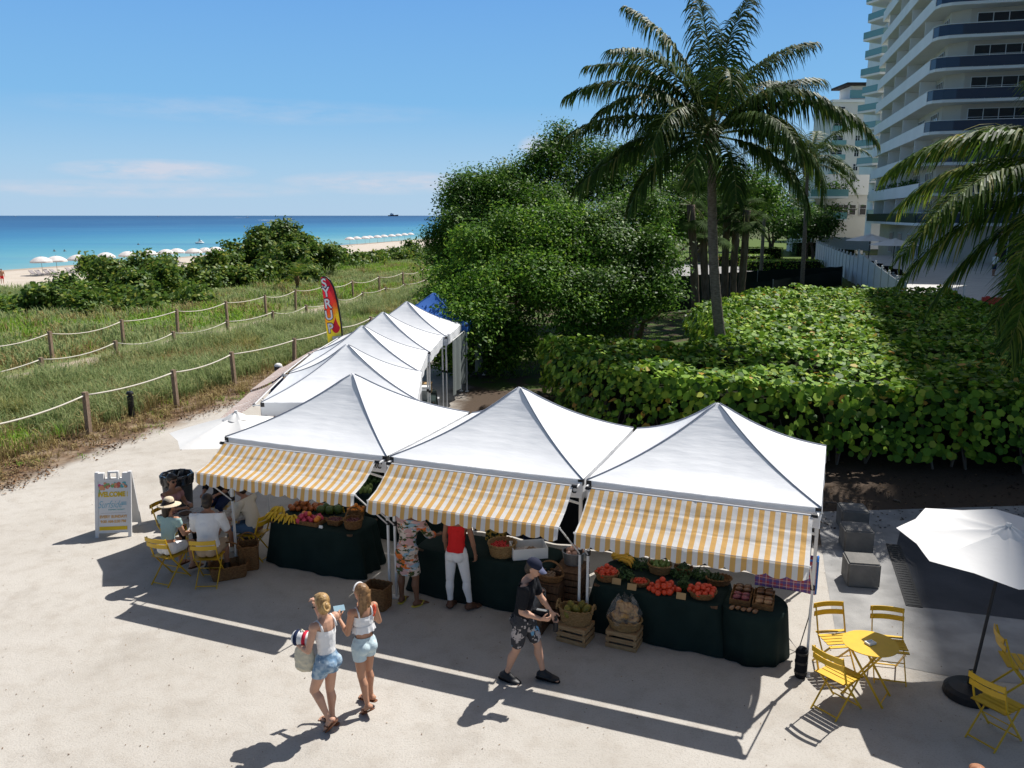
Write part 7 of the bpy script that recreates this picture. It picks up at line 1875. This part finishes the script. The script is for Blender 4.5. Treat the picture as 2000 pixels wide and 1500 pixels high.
for k, (c_, lab) in enumerate((((-2.6, 17.6), "dark-clothed table inside the nearest back-row tent"), ((-2.7, 20.6), "dark-clothed table inside the second back-row tent"), ((-2.6, 23.6), "dark-clothed table inside the third back-row tent"))):
    cloth_table("market_table", lab, c_, PI / 2 + .05, 1.8, .75, .75, seed=30 + k)
    for j in range(3):
        g = MB(); g.box((0, 0, .13), (.38, .30, .26)); g.box((0, 0, .27), (.40, .32, .025)); o = g.build("storage_box", (M['white_plastic'], M['cardboard'], M['galv'])[(j + k) % 3]); o.location = (c_[0] + .02, c_[1] - .55 + .5 * j, .762)
        tag(o, "storage box standing on the table inside the %s back-row tent" % ("nearest", "second", "third")[k], "box", "storage boxes on the %s back-row table" % ("nearest", "second", "third")[k])
q = G(962, 706); t = thing("plastic_bucket", "white plastic bucket on the lawn beneath the leafy tree", "bucket", q)
g = MB(); g.lathe([(.0001, 0), (.15, 0), (.18, .38), (.19, .40), (.17, .40), (.15, .05), (.0001, .05)], n=20); g.build("body", M['white_plastic'], t)
g = MB(); g.tube([(.19 * math.cos(a), .02, .40 + .16 * math.sin(a)) for a in np.linspace(0, PI, 9)], .006, 5); g.build("handle", M['galv'], t)
for k, (px, py, lab) in enumerate(((842, 800, "white cool box on the sand beside the nearest back-row tent"),)):
    q = G(px, py); t = thing("cool_box", lab, "cool box", q, .1)
    g = MB(); g.box((0, 0, .17), (.5, .32, .34)); g.build("body", M['white_plastic'], t); g = MB(); g.box((0, 0, .365), (.52, .34, .05)); g.build("lid", M['white_plastic'], t)

# ------------------------------------------------------------------ pool deck, white fence, dark windscreens
DECKP = [(24.4, 49.4), (38.8, 103), (95, 103), (95, 30), (23.2, 30), (23.4, 38.6), (25.6, 47.4)]
def deck_mat():
    m = mat("deck_tiles", (.58, .56, .52), .7, .25); n, l, p = nodes_of(m); tx = n.new("ShaderNodeTexCoord")
    br = n.new("ShaderNodeTexBrick"); br.inputs["Color1"].default_value = (.60, .58, .54, 1); br.inputs["Color2"].default_value = (.52, .50, .47, 1); br.inputs["Mortar"].default_value = (.36, .35, .33, 1); br.inputs["Scale"].default_value = 1.0
    br.inputs["Brick Width"].default_value = 1.2; br.inputs["Row Height"].default_value = .6; br.inputs["Mortar Size"].default_value = .02
    l.new(tx.outputs["Object"], br.inputs["Vector"]); l.new(br.outputs[0], p.inputs["Base Color"]); return m
g = MB(); g.prism(DECKP[::-1], -.4, DECK_Z); o = g.build("pool_deck_pavement", deck_mat()); bm = bmesh.new(); bm.from_mesh(o.data); bmesh.ops.recalc_face_normals(bm, faces=bm.faces[:]); bm.to_mesh(o.data); bm.free(); tag(o, kind="structure")
M['fence_white'] = mat("white_fence", (.62, .63, .62), .6, .25)
def board_fence(label, a, b, za, zb, h, m_, group, balls=True, name="board_fence"):
    t = thing(name, label, "fence", a, 0, group); A = Vector((0, 0, 0)); B = Vector(b) - Vector(a); n = max(2, int(B.length / 2.4)); d = B.normalized(); k = max(6, int(B.length / .2))
    g = MB()
    for i in range(k):
        u0, u1 = (i + .04) / k, (i + .96) / k; c = A.lerp(B, (u0 + u1) / 2); zz = za + (zb - za) * (u0 + u1) / 2
        g.bar(c + Vector((0, 0, zz - h + .05)), c + Vector((0, 0, zz)), B.length / k * .92, .03, up=Vector((-d.y, d.x, 0)))
    g.build("panel", m_, t)
    for i in range(n + 1):
        c = A.lerp(B, i / n); zz = za + (zb - za) * i / n; g = MB(); g.box((c.x, c.y, zz - h / 2 + .05), (.14, .14, h + .1), math.atan2(d.y, d.x)); o = g.build("post", m_, t)
        if balls: g = MB(); g.box((c.x, c.y, zz + .12), (.17, .17, .05)); g.ball((c.x, c.y, zz + .21), .08, 8, 6); g.build("finial", m_, o)
f1, f2, f3 = Yd(1595, 476, 103), Yd(1676, 512, 68), Yd(1768, 563, 50)
board_fence("white board fence stepping up the far side of the pool deck", (f2.x, f2.y, 0), (f1.x, f1.y, 0), f2.z + .3, f1.z + .1, 2.2, M['fence_white'], "white fences of the pool deck")
board_fence("near white board fence running down to the hedge beside the loungers", (f3.x, f3.y, 0), (f2.x, f2.y, 0), f3.z + .15, f2.z + .75, 2.4, M['fence_white'], "white fences of the pool deck")
q0, q1 = Yd(1600, 468, 112), Yd(1700, 470, 112); board_fence("low white picket fence behind the deck parasols", (q0.x, q0.y, 0), (q1.x, q1.y, 0), q0.z + .5, q1.z + .2, 1.6, M['fence_white'], None, False)
M['windscreen'] = mat("black_windscreen", (.012, .020, .017), .75, .1)
def screen_fence(label, pts, top):
    t = thing("windscreen_fence", label, "fence", (0, 0, 0), 0, "black windscreen fences behind the hedge")
    for (a, b) in zip(pts, pts[1:]):
        g = MB(); A, B = Vector(a), Vector(b); g.grid(lambda u, v: A.lerp(B, u) + Vector((0, .04 * math.sin(u * 20), .05 + (top - .05 - .05 * math.sin(u * PI * 6) ** 2) * v)), 40, 3); g.build("cloth", M['windscreen'], t, smooth=True)
    for p_ in pts: g = MB(); g.tube([p_, (p_[0], p_[1], top + .05)], .03, 6); g.build("post", M['galv'], t)
def dg(px, py, top): q = G(px, py, top); return (q.x, q.y, 0)
screen_fence("black windscreen fence running from the sabal palms to the white fence", [dg(1262, 572, 1.4), dg(1400, 557, 1.4), dg(1510, 547, 1.4), dg(1646, 526, 1.4)], 1.4)
screen_fence("second black windscreen fence, farther back, behind the palm trunks", [dg(1646, 520, 1.4), dg(1480, 528, 1.4), dg(1300, 541, 1.4)], 1.4)
q = Yd(1700, 459, 78); parasol(q, (q.x, q.y, DECK_Z), 2.3, .55, 8, "white parasol over the deck loungers, left of two", pole_r=.04)
q = Yd(1748, 468, 70); parasol(q, (q.x, q.y, DECK_Z), 2.0, .5, 8, "white parasol over the deck loungers, right of two", rot0=.3, pole_r=.04)
def lounger(name, label, loc, rz, group, m_, fm, sc_=1.0):
    t = thing(name, label, "sun lounger", loc, rz, group)
    g = MB(); g.bar((0, -.95, .34), (0, .25, .34), .62, .07); g.bar((0, .25, .34), (0, .85, .78), .62, .07); g.build("cushion", m_, t)
    g = MB()
    for s in (-1, 1):
        g.bar((s * .33, -.95, .29), (s * .33, .6, .29), .04); g.bar((s * .33, -.8, 0), (s * .33, -.8, .3), .04); g.bar((s * .33, .45, 0), (s * .33, .45, .3), .04)
    g.bar((0, .55, .29), (0, .8, .70), .03); g.build("frame", fm, t); return t
first_l = None
for k, (px, py) in enumerate(((1690, 522), (1706, 526), (1724, 532), (1742, 538), (1760, 545))):
    q = G(px, py, DECK_Z); lab = "black-cushioned deck lounger, %s from the white fence corner" % ("first", "second", "third", "fourth", "fifth")[k]
    if first_l is None: first_l = lounger("sun_lounger", lab, q, 2.3, "loungers on the pool deck", M['black_cloth'], M['fence_white'])
    else: dup(first_l, q, 2.3, lab)
for k, (px, py, h, lab) in enumerate(((1852, 575, .85, "white bollard with a rounded top at the sunlit deck edge"), (1975, 622, 1.1, "white bollard before the red barriers at the right edge"))):
    q = G(px, py, DECK_Z); t = thing("bollard", lab, "bollard", q); g = MB(); g.lathe([(.0001, 0), (.14, 0), (.14, h - .1), (.12, h - .02), (.06, h), (.0001, h)], n=16); g.build("body", M['white_plastic'], t, smooth=True)
    g = MB(); g.lathe([(.142, h - .26), (.148, h - .26), (.148, h - .20), (.142, h - .20)], n=16); g.build("collar", M['fence_white'], t)
q = G(1880, 592, DECK_Z); g = MB(); g.tube([q, q + Vector((0, 0, 1.2))], .03, 8); g.ball(q + Vector((0, 0, 1.2)), .04); tag(g.build("marker_pole", M['white_plastic']), "thin white marker pole on the deck behind the shaded hedge", "pole")
M['red_barrier'] = mat("red_barrier", (.60, .05, .03), .5, .3)
for k, (px, py, lab) in enumerate(((1945, 622, "red plastic road barrier behind the hedge's shaded corner"), (1990, 612, "red plastic road barrier at the picture's right edge"))):
    q = G(px, py, DECK_Z); t = thing("road_barrier", lab, "road barrier", q, -.3 + k * .5)
    g = MB(); g.add([(-.7, -.25, 0), (.7, -.25, 0), (.7, .25, 0), (-.7, .25, 0), (-.7, -.22, .3), (.7, -.22, .3), (.7, .22, .3), (-.7, .22, .3), (-.68, -.09, 1.0), (.68, -.09, 1.0), (.68, .09, 1.0), (-.68, .09, 1.0)],
             [(0, 1, 5, 4), (1, 2, 6, 5), (2, 3, 7, 6), (3, 0, 4, 7), (4, 5, 9, 8), (5, 6, 10, 9), (6, 7, 11, 10), (7, 4, 8, 11), (8, 9, 10, 11)]); g.build("body", M['red_barrier'], t)
    g = MB()
    for s_ in (-.45, .45): g.box((s_, 0, 1.02), (.16, .12, .06))
    g.build("cap", M['red_barrier'], t)
M['lawn'] = mat("lawn", (.10, .14, .03), .9, .1, col2=(.07, .11, .025), vscale=2)
def sheetp(name, pts, z, m_):
    g = MB(); g.add([(a, b, z) for a, b in pts], [tuple(range(len(pts)))]); o = g.build(name, m_)
    if o.data.polygons[0].normal.z < 0: o.data.flip_normals()
    return tag(o, kind="structure")
sheetp("park_lawn", [tuple(G(a, b))[:2] for a, b in ((1250, 600), (1660, 560), (1620, 470), (1420, 465), (1240, 520))], .02, M['lawn'])
sheetp("park_walkway", [tuple(G(a, b))[:2] for a, b in ((1240, 522), (1520, 508), (1600, 524), (1600, 530), (1400, 538), (1240, 546))], .03, M['concrete'])
for k, (px, py, d, sx, h, lab) in enumerate(((1482, 474, 118, 3.0, 1.5, "clipped yellow-green hedge far down the park lawn"), (1525, 506, 92, 4.2, 1.1, "low clipped hedge beside the park walkway"), (1450, 500, 100, 3.2, 1.3, "clipped hedge behind the dark palm trunks"), (1610, 455, 125, 4.5, 2.2, "dark shrub hedge below the pale buildings"))):
    q = Yd(px, py, d); t = thing("park_hedge", lab, "hedge", (q.x, q.y, 0), 0, "clipped hedges of the park"); n = 1500
    C = rng.uniform(-1, 1, (n, 3)); ax = rng.integers(0, 3, n); C[np.arange(n), ax] = np.where(ax == 2, 1, np.sign(C[np.arange(n), ax])); C = C * np.array([sx, 1.6, h / 2]) + np.array([0, 0, h / 2]); V, kk = leaves(C, C * np.array([.3, .3, 1]) + rng.normal(size=C.shape) * .4, rng.uniform(.18, .35, n), "diamond", .6, .1)
    mesh_np("foliage", V, kk, M['grape_leaf'] if k < 3 else M['tree_leaf_dark'], t)
    g = MB(); g.box((0, 0, h * .45), (sx * 1.85, 2.8, h * .85)); g.build("light_block_core", M['core'], t)  # added dark block keeps light from passing through the leaves

# ------------------------------------------------------------------ buildings along the shore
M['render_white'] = mat("white_render", (.86, .87, .88), .7, .2, col2=(.80, .81, .82), vscale=.3)
M['beige_wall'] = mat("beige_wall", (.64, .60, .54), .8, .15, col2=(.58, .54, .49), vscale=.5)
M['cream_wall'] = mat("cream_wall", (.74, .735, .71), .8, .15, col2=(.69, .68, .655), vscale=.4)
M['dark_glass'] = mat("dark_glass", (.012, .015, .022), .08, .6)
M['blue_glass'] = mat("tinted_glass", (.03, .045, .09), .10, .7)
M['teal_glass'] = mat("teal_glass", (.16, .34, .36), .12, .6)
M['roof_brown'] = mat("brown_roof", (.035, .03, .03), .8)
M['planter'] = mat("planter_green", (.03, .05, .02), .8)
def window_mesh(w_, h, n, name="window", glass='dark_glass', fr='render_white'):
    g = MB(); g.mi = 0; g.box((0, 0, h / 2), (w_, .06, h)); g.mi = 1
    for i in range(n + 1): g.box((-w_ / 2 + w_ * i / n, -.04, h / 2), (.07, .05, h))
    g.box((0, -.045, .03), (w_, .05, .07)); g.box((0, -.045, h - .03), (w_, .05, .07)); g.box((0, -.043, h * .62), (w_, .03, .04))
    return g.build(name, [M[glass], M[fr]])
tw0 = Yd(1812, 230, 86); C0 = Vector((tw0.x, 86, 0))
tower = thing("apartment_tower", "tall pale apartment tower with white balcony bands and dark glass at the corner", "apartment tower", C0)
UL, RL = UU, RR
def pl(u, r): return UL * u + RL * r
FLH = 3.0; Z0 = 5.15
outline = [pl(36, 0), pl(1.6, 0), pl(.6, .35), pl(.1, 1.2), pl(0, 2.4), pl(0, 34), pl(36, 34)]
inner = [pl(36, 1.9), pl(3.2, 1.9), pl(2.0, 3.4), pl(2.0, 34), pl(36, 34)]
g = MB(); g.prism([(p_.x, p_.y) for p_ in inner], 0, 50); o = g.build("wall", M['beige_wall'], tower)
NF = 14
wl = window_mesh(3.2, 2.25, 4); wl.parent = tower; wf = window_mesh(5.6, 2.3, 4); wf.parent = tower; nwin = 0
angL = math.atan2(-UL.y, -UL.x)      # local +X runs along -UU so that local -Y looks left, away from the wall
for k in range(NF):
    z = Z0 + FLH * k
    g = MB(); g.prism([(p_.x, p_.y) for p_ in outline], z - .28, z); g.build("slab", M['render_white'], tower)
    g = MB()
    a, b = outline[0], outline[1]; nrm_ = Vector((-RL.x, -RL.y, 0))
    g.bar(a + Vector((0, 0, z + .50)) + RL * .08, b + Vector((0, 0, z + .50)) + RL * .08, .12, 1.0)
    g.build("balcony", M['planter'] if k == 0 else M['render_white'], tower)
    if k in (1,):
        n = 900; uu = rng.uniform(5, 34, n); uu = uu[np.sin(uu * 1.1) > -.5]; n = len(uu); rr2 = rng.uniform(.2, .9, n); C = np.column_stack([UL.x * uu + RL.x * rr2, UL.y * uu + RL.y * rr2, z + .95 + rng.uniform(0, 1, n) ** 2 * .7])
        V, kk = leaves(C, rng.normal(size=C.shape) + np.array([0, 0, .6]), rng.uniform(.2, .45, n), "diamond", .6, .1); mesh_np("planter_shrub", V, kk, M['tree_leaf_dark'], tower)
    g = MB()
    for a, b in zip(outline[1:5], outline[2:6]):
        a2, b2 = Vector(a), Vector(b); nn = Vector(((b2 - a2).y, -(b2 - a2).x, 0)).normalized(); ins = -nn * .10 if (b2 - a2).length > 0 else nn
        g.bar(a2 + ins + Vector((0, 0, z + .52)), b2 + ins + Vector((0, 0, z + .52)), .04, .96)
    g.build("balustrade", M['blue_glass'], tower)
    g = MB()
    for a, b in zip(outline[1:5], outline[2:6]): g.bar(Vector(a) + Vector((0, 0, z + 1.03)), Vector(b) + Vector((0, 0, z + 1.03)), .07, .05)
    g.build("handrail", M['render_white'], tower)
    for j in range(4):
        if j == 0 and k % 2: continue
        g = MB(); g.bar(pl(11 + 8.2 * j - 4, .25) + Vector((0, 0, z + 1.35)), pl(11 + 8.2 * j - 4, 1.9) + Vector((0, 0, z + 1.35)), .18, 2.7); g.build("partition", M['render_white'], tower)
    if k < 10:
        for j in range(5):
            src = wl; o = src if (k == 0 and j == 0) else src.copy()
            if o is not src: COL.objects.link(o)
            o.location = pl(5.6 + 6.6 * j + (.8 if k % 2 else 0), 1.86) + Vector((0, 0, z + .02)); o.rotation_euler = (0, 0, angL); nwin += 1
        for j in range(4):
            src = wf; o = src if (k == 0 and j == 0) else src.copy()
            if o is not src: COL.objects.link(o)
            o.location = pl(1.96, 6.8 + 6.4 * j) + Vector((0, 0, z + .02)); o.rotation_euler = (0, 0, math.atan2(RL.y, RL.x)); nwin += 1
for j, (r_, w_, h) in enumerate(((9.5, 3.0, 3.0), (18.5, 3.4, 3.0), (27, 3.4, 3.0))):
    o = window_mesh(w_, h, 3, "door"); o.parent = tower; o.location = pl(1.96, r_) + Vector((0, 0, DECK_Z)); o.rotation_euler = (0, 0, math.atan2(RL.y, RL.x))
for j in range(4):
    o = window_mesh(2.2, 2.6, 3, "door"); o.parent = tower; o.location = pl(8 + 6 * j, 1.86) + Vector((0, 0, DECK_Z + .1)); o.rotation_euler = (0, 0, angL)
# the tower's taller wing stands nearer the street, outside the frame; its roof edge throws the long shade over the hedge
uw = Vector((.3467, .938, 0)); rw = Vector((.938, -.3467, 0)); e0 = Vector((38.0, 39.0, 0)); e1 = e0 + uw * 44.2
HW = 70.0
off = Vector((SUN.x / SUN.z * HW, SUN.y / SUN.z * HW, 0))
s0 = Vector((3.35, 4.5, 0)); s1 = Vector((17.94, 43.9, 0))          # where that roof edge's shadow runs on the ground
w0, w1 = s0 + off - C0, s1 + off - C0
wing = [w0, w1, w1 + rw * 30, w0 + rw * 30]
g = MB(); g.prism([(p_.x, p_.y) for p_ in wing][::-1], 0, HW); o = g.build("upper_wing", M['beige_wall'], tower)
for k in range(22):
    g = MB(); c_ = sum(wing, Vector()) / 4; g.prism([((p_.x - c_.x) * (1 + .0 ) + c_.x, p_.y) for p_ in [q + (q - c_).normalized() * .02 for q in wing]][::-1], 3.1 * k + 2.8, 3.1 * k + 3.1); g.build("slab", M['render_white'], o)
# glass-balcony tower behind it
q = Yd(1722, 200, 150); t = thing("balcony_tower", "slim tower of pointed slabs with green glass balconies behind the main tower", "apartment tower", (q.x, 150, 0))
g = MB(); g.prism([tuple(p_)[:2] for p_ in (pl(0, 0), pl(0, 14), pl(22, 14), pl(22, 0))], 0, 52); g.build("wall", M['render_white'], t)
for k in range(16):
    z = 5.5 + 3.0 * k; tri = [pl(-1.0, 3), pl(-2.2, -1.0), pl(1.5, -3.6 + .5 * (k % 2)), pl(5, -.1), pl(5, 3)]
    g = MB(); g.prism([tuple(p_)[:2] for p_ in tri], z, z + .35); sl = g.build("slab", M['render_white'], t)
    g = MB()
    for a, b in zip(tri[:3], tri[1:4]): g.bar(a + Vector((0, 0, z + .9)), b + Vector((0, 0, z + .9)), .05, 1.05)
    g.build("balustrade", M['teal_glass'], t)
    g = MB(); g.box(pl(-.06, 1.6) + Vector((0, 0, z + 1.6)), (2.2, .08, 2.2), math.atan2(RL.y, RL.x)); g.build("window", M['blue_glass'], t)
# cream mid-rise with a penthouse
q0, q1 = Yd(1628, 200, 200), Yd(1716, 200, 200); wd = q1.x - q0.x; zt_ = q0.z
t = thing("cream_building", "cream mid-rise with a brown-roofed penthouse rising behind the slim tower", "apartment building", (q0.x, 200, 0))
g = MB(); g.box((wd / 2, 6, zt_ / 2), (wd, 12, zt_)); g.build("wall", M['cream_wall'], t)
g = MB(); g.box((wd / 2, 5.9, zt_ + .3), (wd + .8, 12.6, .6)); g.build("parapet", M['render_white'], t)
g = MB(); g.box((wd * .68, 5, zt_ + 2.2), (wd * .5, 7, 3.3)); ph_ = g.build("penthouse", M['cream_wall'], t)
g = MB(); g.box((wd * .62, 4.5, zt_ + 4.1), (wd * .72, 10, .5)); g.build("roof", M['roof_brown'], ph_)
g = MB(); g.box((wd * .60, 1.3, zt_ + 2.0), (wd * .40, .2, 1.8)); g.build("balustrade", M['teal_glass'], ph_)
for i in range(3):
    for k in range(8):
        if i == 0: z = 6 + 3.2 * k; g = MB(); g.box((1.6, -.5, z), (3.4, 1.2, .25)); g.box((1.6, -1.05, z + .6), (3.4, .06, .9)); g.build("balcony", M['teal_glass'], t)
        o = window_mesh(1.1 if i else 2.4, 1.6, 2); o.parent = t; o.location = (1.6 + i * 4.6, -.05, 6.6 + 3.2 * k)
# low white building with planted terraces
q0, q1 = Yd(1582, 300, 128), Yd(1712, 300, 128); wd = q1.x - q0.x
t = thing("terrace_building", "low white and cream building with planted terraces below the slim tower", "apartment building", (q0.x, 128, 0))
za = Yd(1600, 344, 128).z; zb = Yd(1600, 384, 128).z; zc = Yd(1600, 428, 128).z
g = MB(); g.box((wd * .60, 8, za / 2), (wd * .80, 12, za)); g.build("wall", M['cream_wall'], t)
g = MB(); g.box((wd * .60, 1.9, (za + zb) / 2 + .3), (wd * .80, .3, za - zb)); g.build("upper_band", M['render_white'], t)
for z in (zb, zc):
    g = MB(); g.box((wd * .26, 0, z - .15), (wd * .56, 4.5, .3)); tr_ = g.build("terrace", M['render_white'], t)
    g = MB(); g.box((wd * .26, -2.2, z + .5), (wd * .56, .06, 1.0)); g.build("balustrade", M['teal_glass'], t)
    n = 500; C = rng.normal(size=(n, 3)) * np.array([1.6, .6, .55]) + np.array([wd * .34, -.6, z + 1.4]); V, k = leaves(C, rng.normal(size=C.shape) + np.array([0, 0, .8]), rng.uniform(.25, .5, n), "diamond", .6, .1); mesh_np("terrace_shrub", V, k, M['tree_leaf'], t)
for i in range(4):
    o = window_mesh(1.6, 2.0, 2); o.parent = t; o.location = (wd * .06 + i * 1.9, 1.8, zc + .2)
    if i < 3: o = window_mesh(1.0, 1.6, 1); o.parent = t; o.location = (wd * .62 + i * 1.6, 1.9, zc + .6)

# ------------------------------------------------------------------ beach and sea
M['beach_canvas'] = mat("beach_umbrella_canvas", (.76, .72, .70), .75, .15, transl=.15)
M['sling'] = mat("lounger_sling", (.30, .27, .27), .7, .15)
def beach_umbrella(label, px, py, y, group, src=None):
    p_ = Yd(px, py, y); gz = zt(p_.x, p_.y)
    if src is not None: return dup(src, (p_.x, p_.y, gz), random.uniform(0, 3), label)
    t = thing("beach_umbrella", label, "beach umbrella", (p_.x, p_.y, gz), 0, group); n = 8; H_ = 2.55; Ru = 1.45
    def f(u, v): a = u * 2 * PI; s = abs(((u * n) % 1) - .5) * 2; return Vector((Ru * v * math.cos(a) * (1 - .05 * (1 - s)), Ru * v * math.sin(a) * (1 - .05 * (1 - s)), H_ - .62 * v ** 2.1))
    g = MB(); g.grid(f, 48, 6); g.f = [q[::-1] for q in g.f]; g.build("canopy", M['beach_canvas'], t, smooth=True)
    g = MB(); g.grid(lambda u, v: f(u, 1) - Vector((0, 0, .22 * v)), 48, 1); g.build("valance", M['beach_canvas'], t, smooth=True)
    g = MB(); g.tube([(0, 0, 0), (0, 0, H_ + .12)], .028, 6); g.build("pole", M['post_wood'], t)
    return t
ORD = ("first", "second", "third", "fourth", "fifth", "sixth", "seventh", "eighth", "ninth", "tenth", "eleventh", "twelfth", "thirteenth")
bu = None
near = ((80, 505, 116), (109, 504, 118), (152, 500, 122), (206, 495, 130), (249, 492, 134), (291, 491, 138), (324, 490, 142), (345, 489, 146), (378, 489, 144), (401, 488, 148), (421, 487, 152))
for k, (px, py, y) in enumerate(near):
    o = beach_umbrella("white beach umbrella on the shore, %s from the left of the near row" % ORD[k], px, py - 1, y, "white umbrellas along the shore", bu); bu = bu or o
far = ((683, 468, 250), (697, 467, 258), (713, 466, 262), (722, 466, 270), (737, 465, 276), (750, 465, 285), (765, 464, 292), (778, 463, 300), (790, 463, 310), (802, 462, 318))
for k, (px, py, y) in enumerate(far):
    beach_umbrella("tiny white beach umbrella far up the shore, %s from the left of the far row" % ORD[k], px, py, y, None, bu)
bl = None
for k, (px, y) in enumerate(((72, 114), (84, 114.5), (100, 115.5), (113, 116), (143, 120), (156, 120.5), (166, 121), (330, 140), (344, 141), (356, 142))):
    p_ = Yd(px, 525, y); loc = (p_.x, p_.y - .6, zt(p_.x, p_.y)); lab = "grey beach lounger on the sand, %s from the left below the umbrellas" % ORD[k]
    if bl is None: bl = lounger("beach_lounger", lab, loc, 1.2, "grey loungers along the shore", M['sling'], M['galv'])
    else: dup(bl, loc, 1.2 + random.uniform(-.1, .1), lab)
M['swim_skin'] = M['skin_mid']
for k, (px, py, lab) in enumerate(((106, 491, "swimmer out in the turquoise shallows, left of a nearby pair"), (126, 491, "swimmer out in the turquoise shallows, right of a nearby pair"), (270, 478, "swimmer in the sea above the umbrella row"), (584, 475, "swimmer beyond the tall dune shrub"), (645, 472, "swimmer far off, right of the tall shrub"))):
    q = G(px, py, -3.0); t = thing("person", lab, "person", (q.x, q.y, -3.0))
    B = Body(1.75, legs=[((0, 0, -1), (0, 0, -1), (0, 1, -.1))] * 2, arms=[((-.6, .5, -.6), (0, 1, 0), (0, 1, 0), (0, 0, -1), .2), ((.6, .5, -.6), (0, 1, 0), (0, 1, 0), (0, 0, -1), .2)], female=False, seat=-.45)
    fuse("body", B.torso() + B.headp() + B.arm(0) + B.arm(1), M['skin_mid'], t, .03, 1); fuse("hair", B.hair_cap(.004)[:2], M['hair_dark'], t, .02, 1)
def boat(label, px, py, ln, rz, kind="motor boat"):
    q = G(px, py, -3.0); t = thing("motor_boat" if kind != "ship" else "cargo_ship", label, kind, (q.x, q.y, -3.0), rz); s = ln / 10
    g = MB(); sec = [(-5, 1.4, .9), (-2, 1.6, 1.0), (1.5, 1.4, 1.15), (4, .6, 1.35), (5, .02, 1.5)]; vs = []
    for x, w_, h in sec: vs += [(x * s, -w_ * s, h * s), (x * s, -w_ * .7 * s, -.2 * s), (x * s, w_ * .7 * s, -.2 * s), (x * s, w_ * s, h * s)]
    fs = []
    for i in range(4): a = i * 4; fs += [(a, a + 1, a + 5, a + 4), (a + 1, a + 2, a + 6, a + 5), (a + 2, a + 3, a + 7, a + 6), (a + 3, a, a + 4, a + 7)]
    fs += [(0, 3, 2, 1)]; g.add(vs, fs); g.build("hull", M['white_plastic'] if kind != "ship" else M['cap_navy'], t)
    g = MB(); g.box((-1.2 * s, 0, 1.7 * s), (3.6 * s, 1.9 * s, 1.4 * s)); g.box((-1.6 * s, 0, 2.6 * s), (1.8 * s, 1.5 * s, .6 * s)); g.build("cabin", M['render_white'], t)
    return t
boat("white motor yacht on the horizon above the left umbrellas", 309, 423.2, 24, 0.1)
boat("motor boat with a long white wake above the tall dune shrub", 570, 429.5, 12, 0.2)
boat("small motor boat trailing foam near the horizon", 484, 424.8, 14, .2)
boat("grey-blue cargo ship low on the horizon above the far umbrellas", 768, 422.2, 150, .05, "ship")
boat("tiny white boat on the horizon at the far left of the sea", 30, 423, 20, .1)
q = G(390, 476, -3.0); t = thing("jet_ski", "jet ski with its rider in the shallows left of the tall shrub", "jet ski", (q.x, q.y, -3.0), .6)
g = MB(); g.ball((0, 0, .3), (1.5, .5, .4), 12, 6); g.ball((.5, 0, .75), (.4, .3, .35), 8, 6); g.build("hull", M['white_plastic'], t, smooth=True)
t2 = thing("person", "rider on the jet ski in a dark vest", "person", (q.x - .1, q.y, -2.45), .6 - PI / 2)
B = Body(1.75, legs=[((-.3, 1, -.3), (0, -.2, -1), (0, 1, -.1)), ((.3, 1, -.3), (0, -.2, -1), (0, 1, -.1))], arms=[((-.3, .8, -.6), (.1, 1, 0), (0, 1, 0), (0, 0, -1), .8), ((.3, .8, -.6), (-.1, 1, 0), (0, 1, 0), (0, 0, -1), .8)], female=False, seat=.2)
B.build(t2, M['skin_mid'], .03); fuse("vest", B.torso(.02), M['navy'], t2, .03, 1)
def foam(name, px0, px1, py, wpx):
    a, b = G(px0, py, -3.0), G(px1, py, -3.0); n = 30; vs = []; r = random.Random(px0)
    for i in range(n + 1): u = i / n; q = a.lerp(b, u); w_ = wpx * (a.y / 60) * (1 - .7 * u) * r.uniform(.5, 1.2); vs += [(q.x, q.y - w_, -2.96), (q.x, q.y + w_, -2.96)]
    g = MB(); g.add(vs, [(2 * i, 2 * i + 2, 2 * i + 3, 2 * i + 1) for i in range(n)]); st(g.build(name, M['foam']))
M['foam'] = mat("foam", (.80, .84, .86), .8)
foam("wake_foam", 508, 568, 429.8, 1.2); foam("wake_foam", 458, 484, 425.2, .9)
q = G(0, 552, -1.9); bystander("sunburnt beachgoer standing on the sand at the picture's left edge", (q.x + .3, q.y, zt(q.x, q.y)), (.6, -.6), 1.7, M['skin_tan'], M['red_top'], M['hair_dark'], M['skin_tan'])
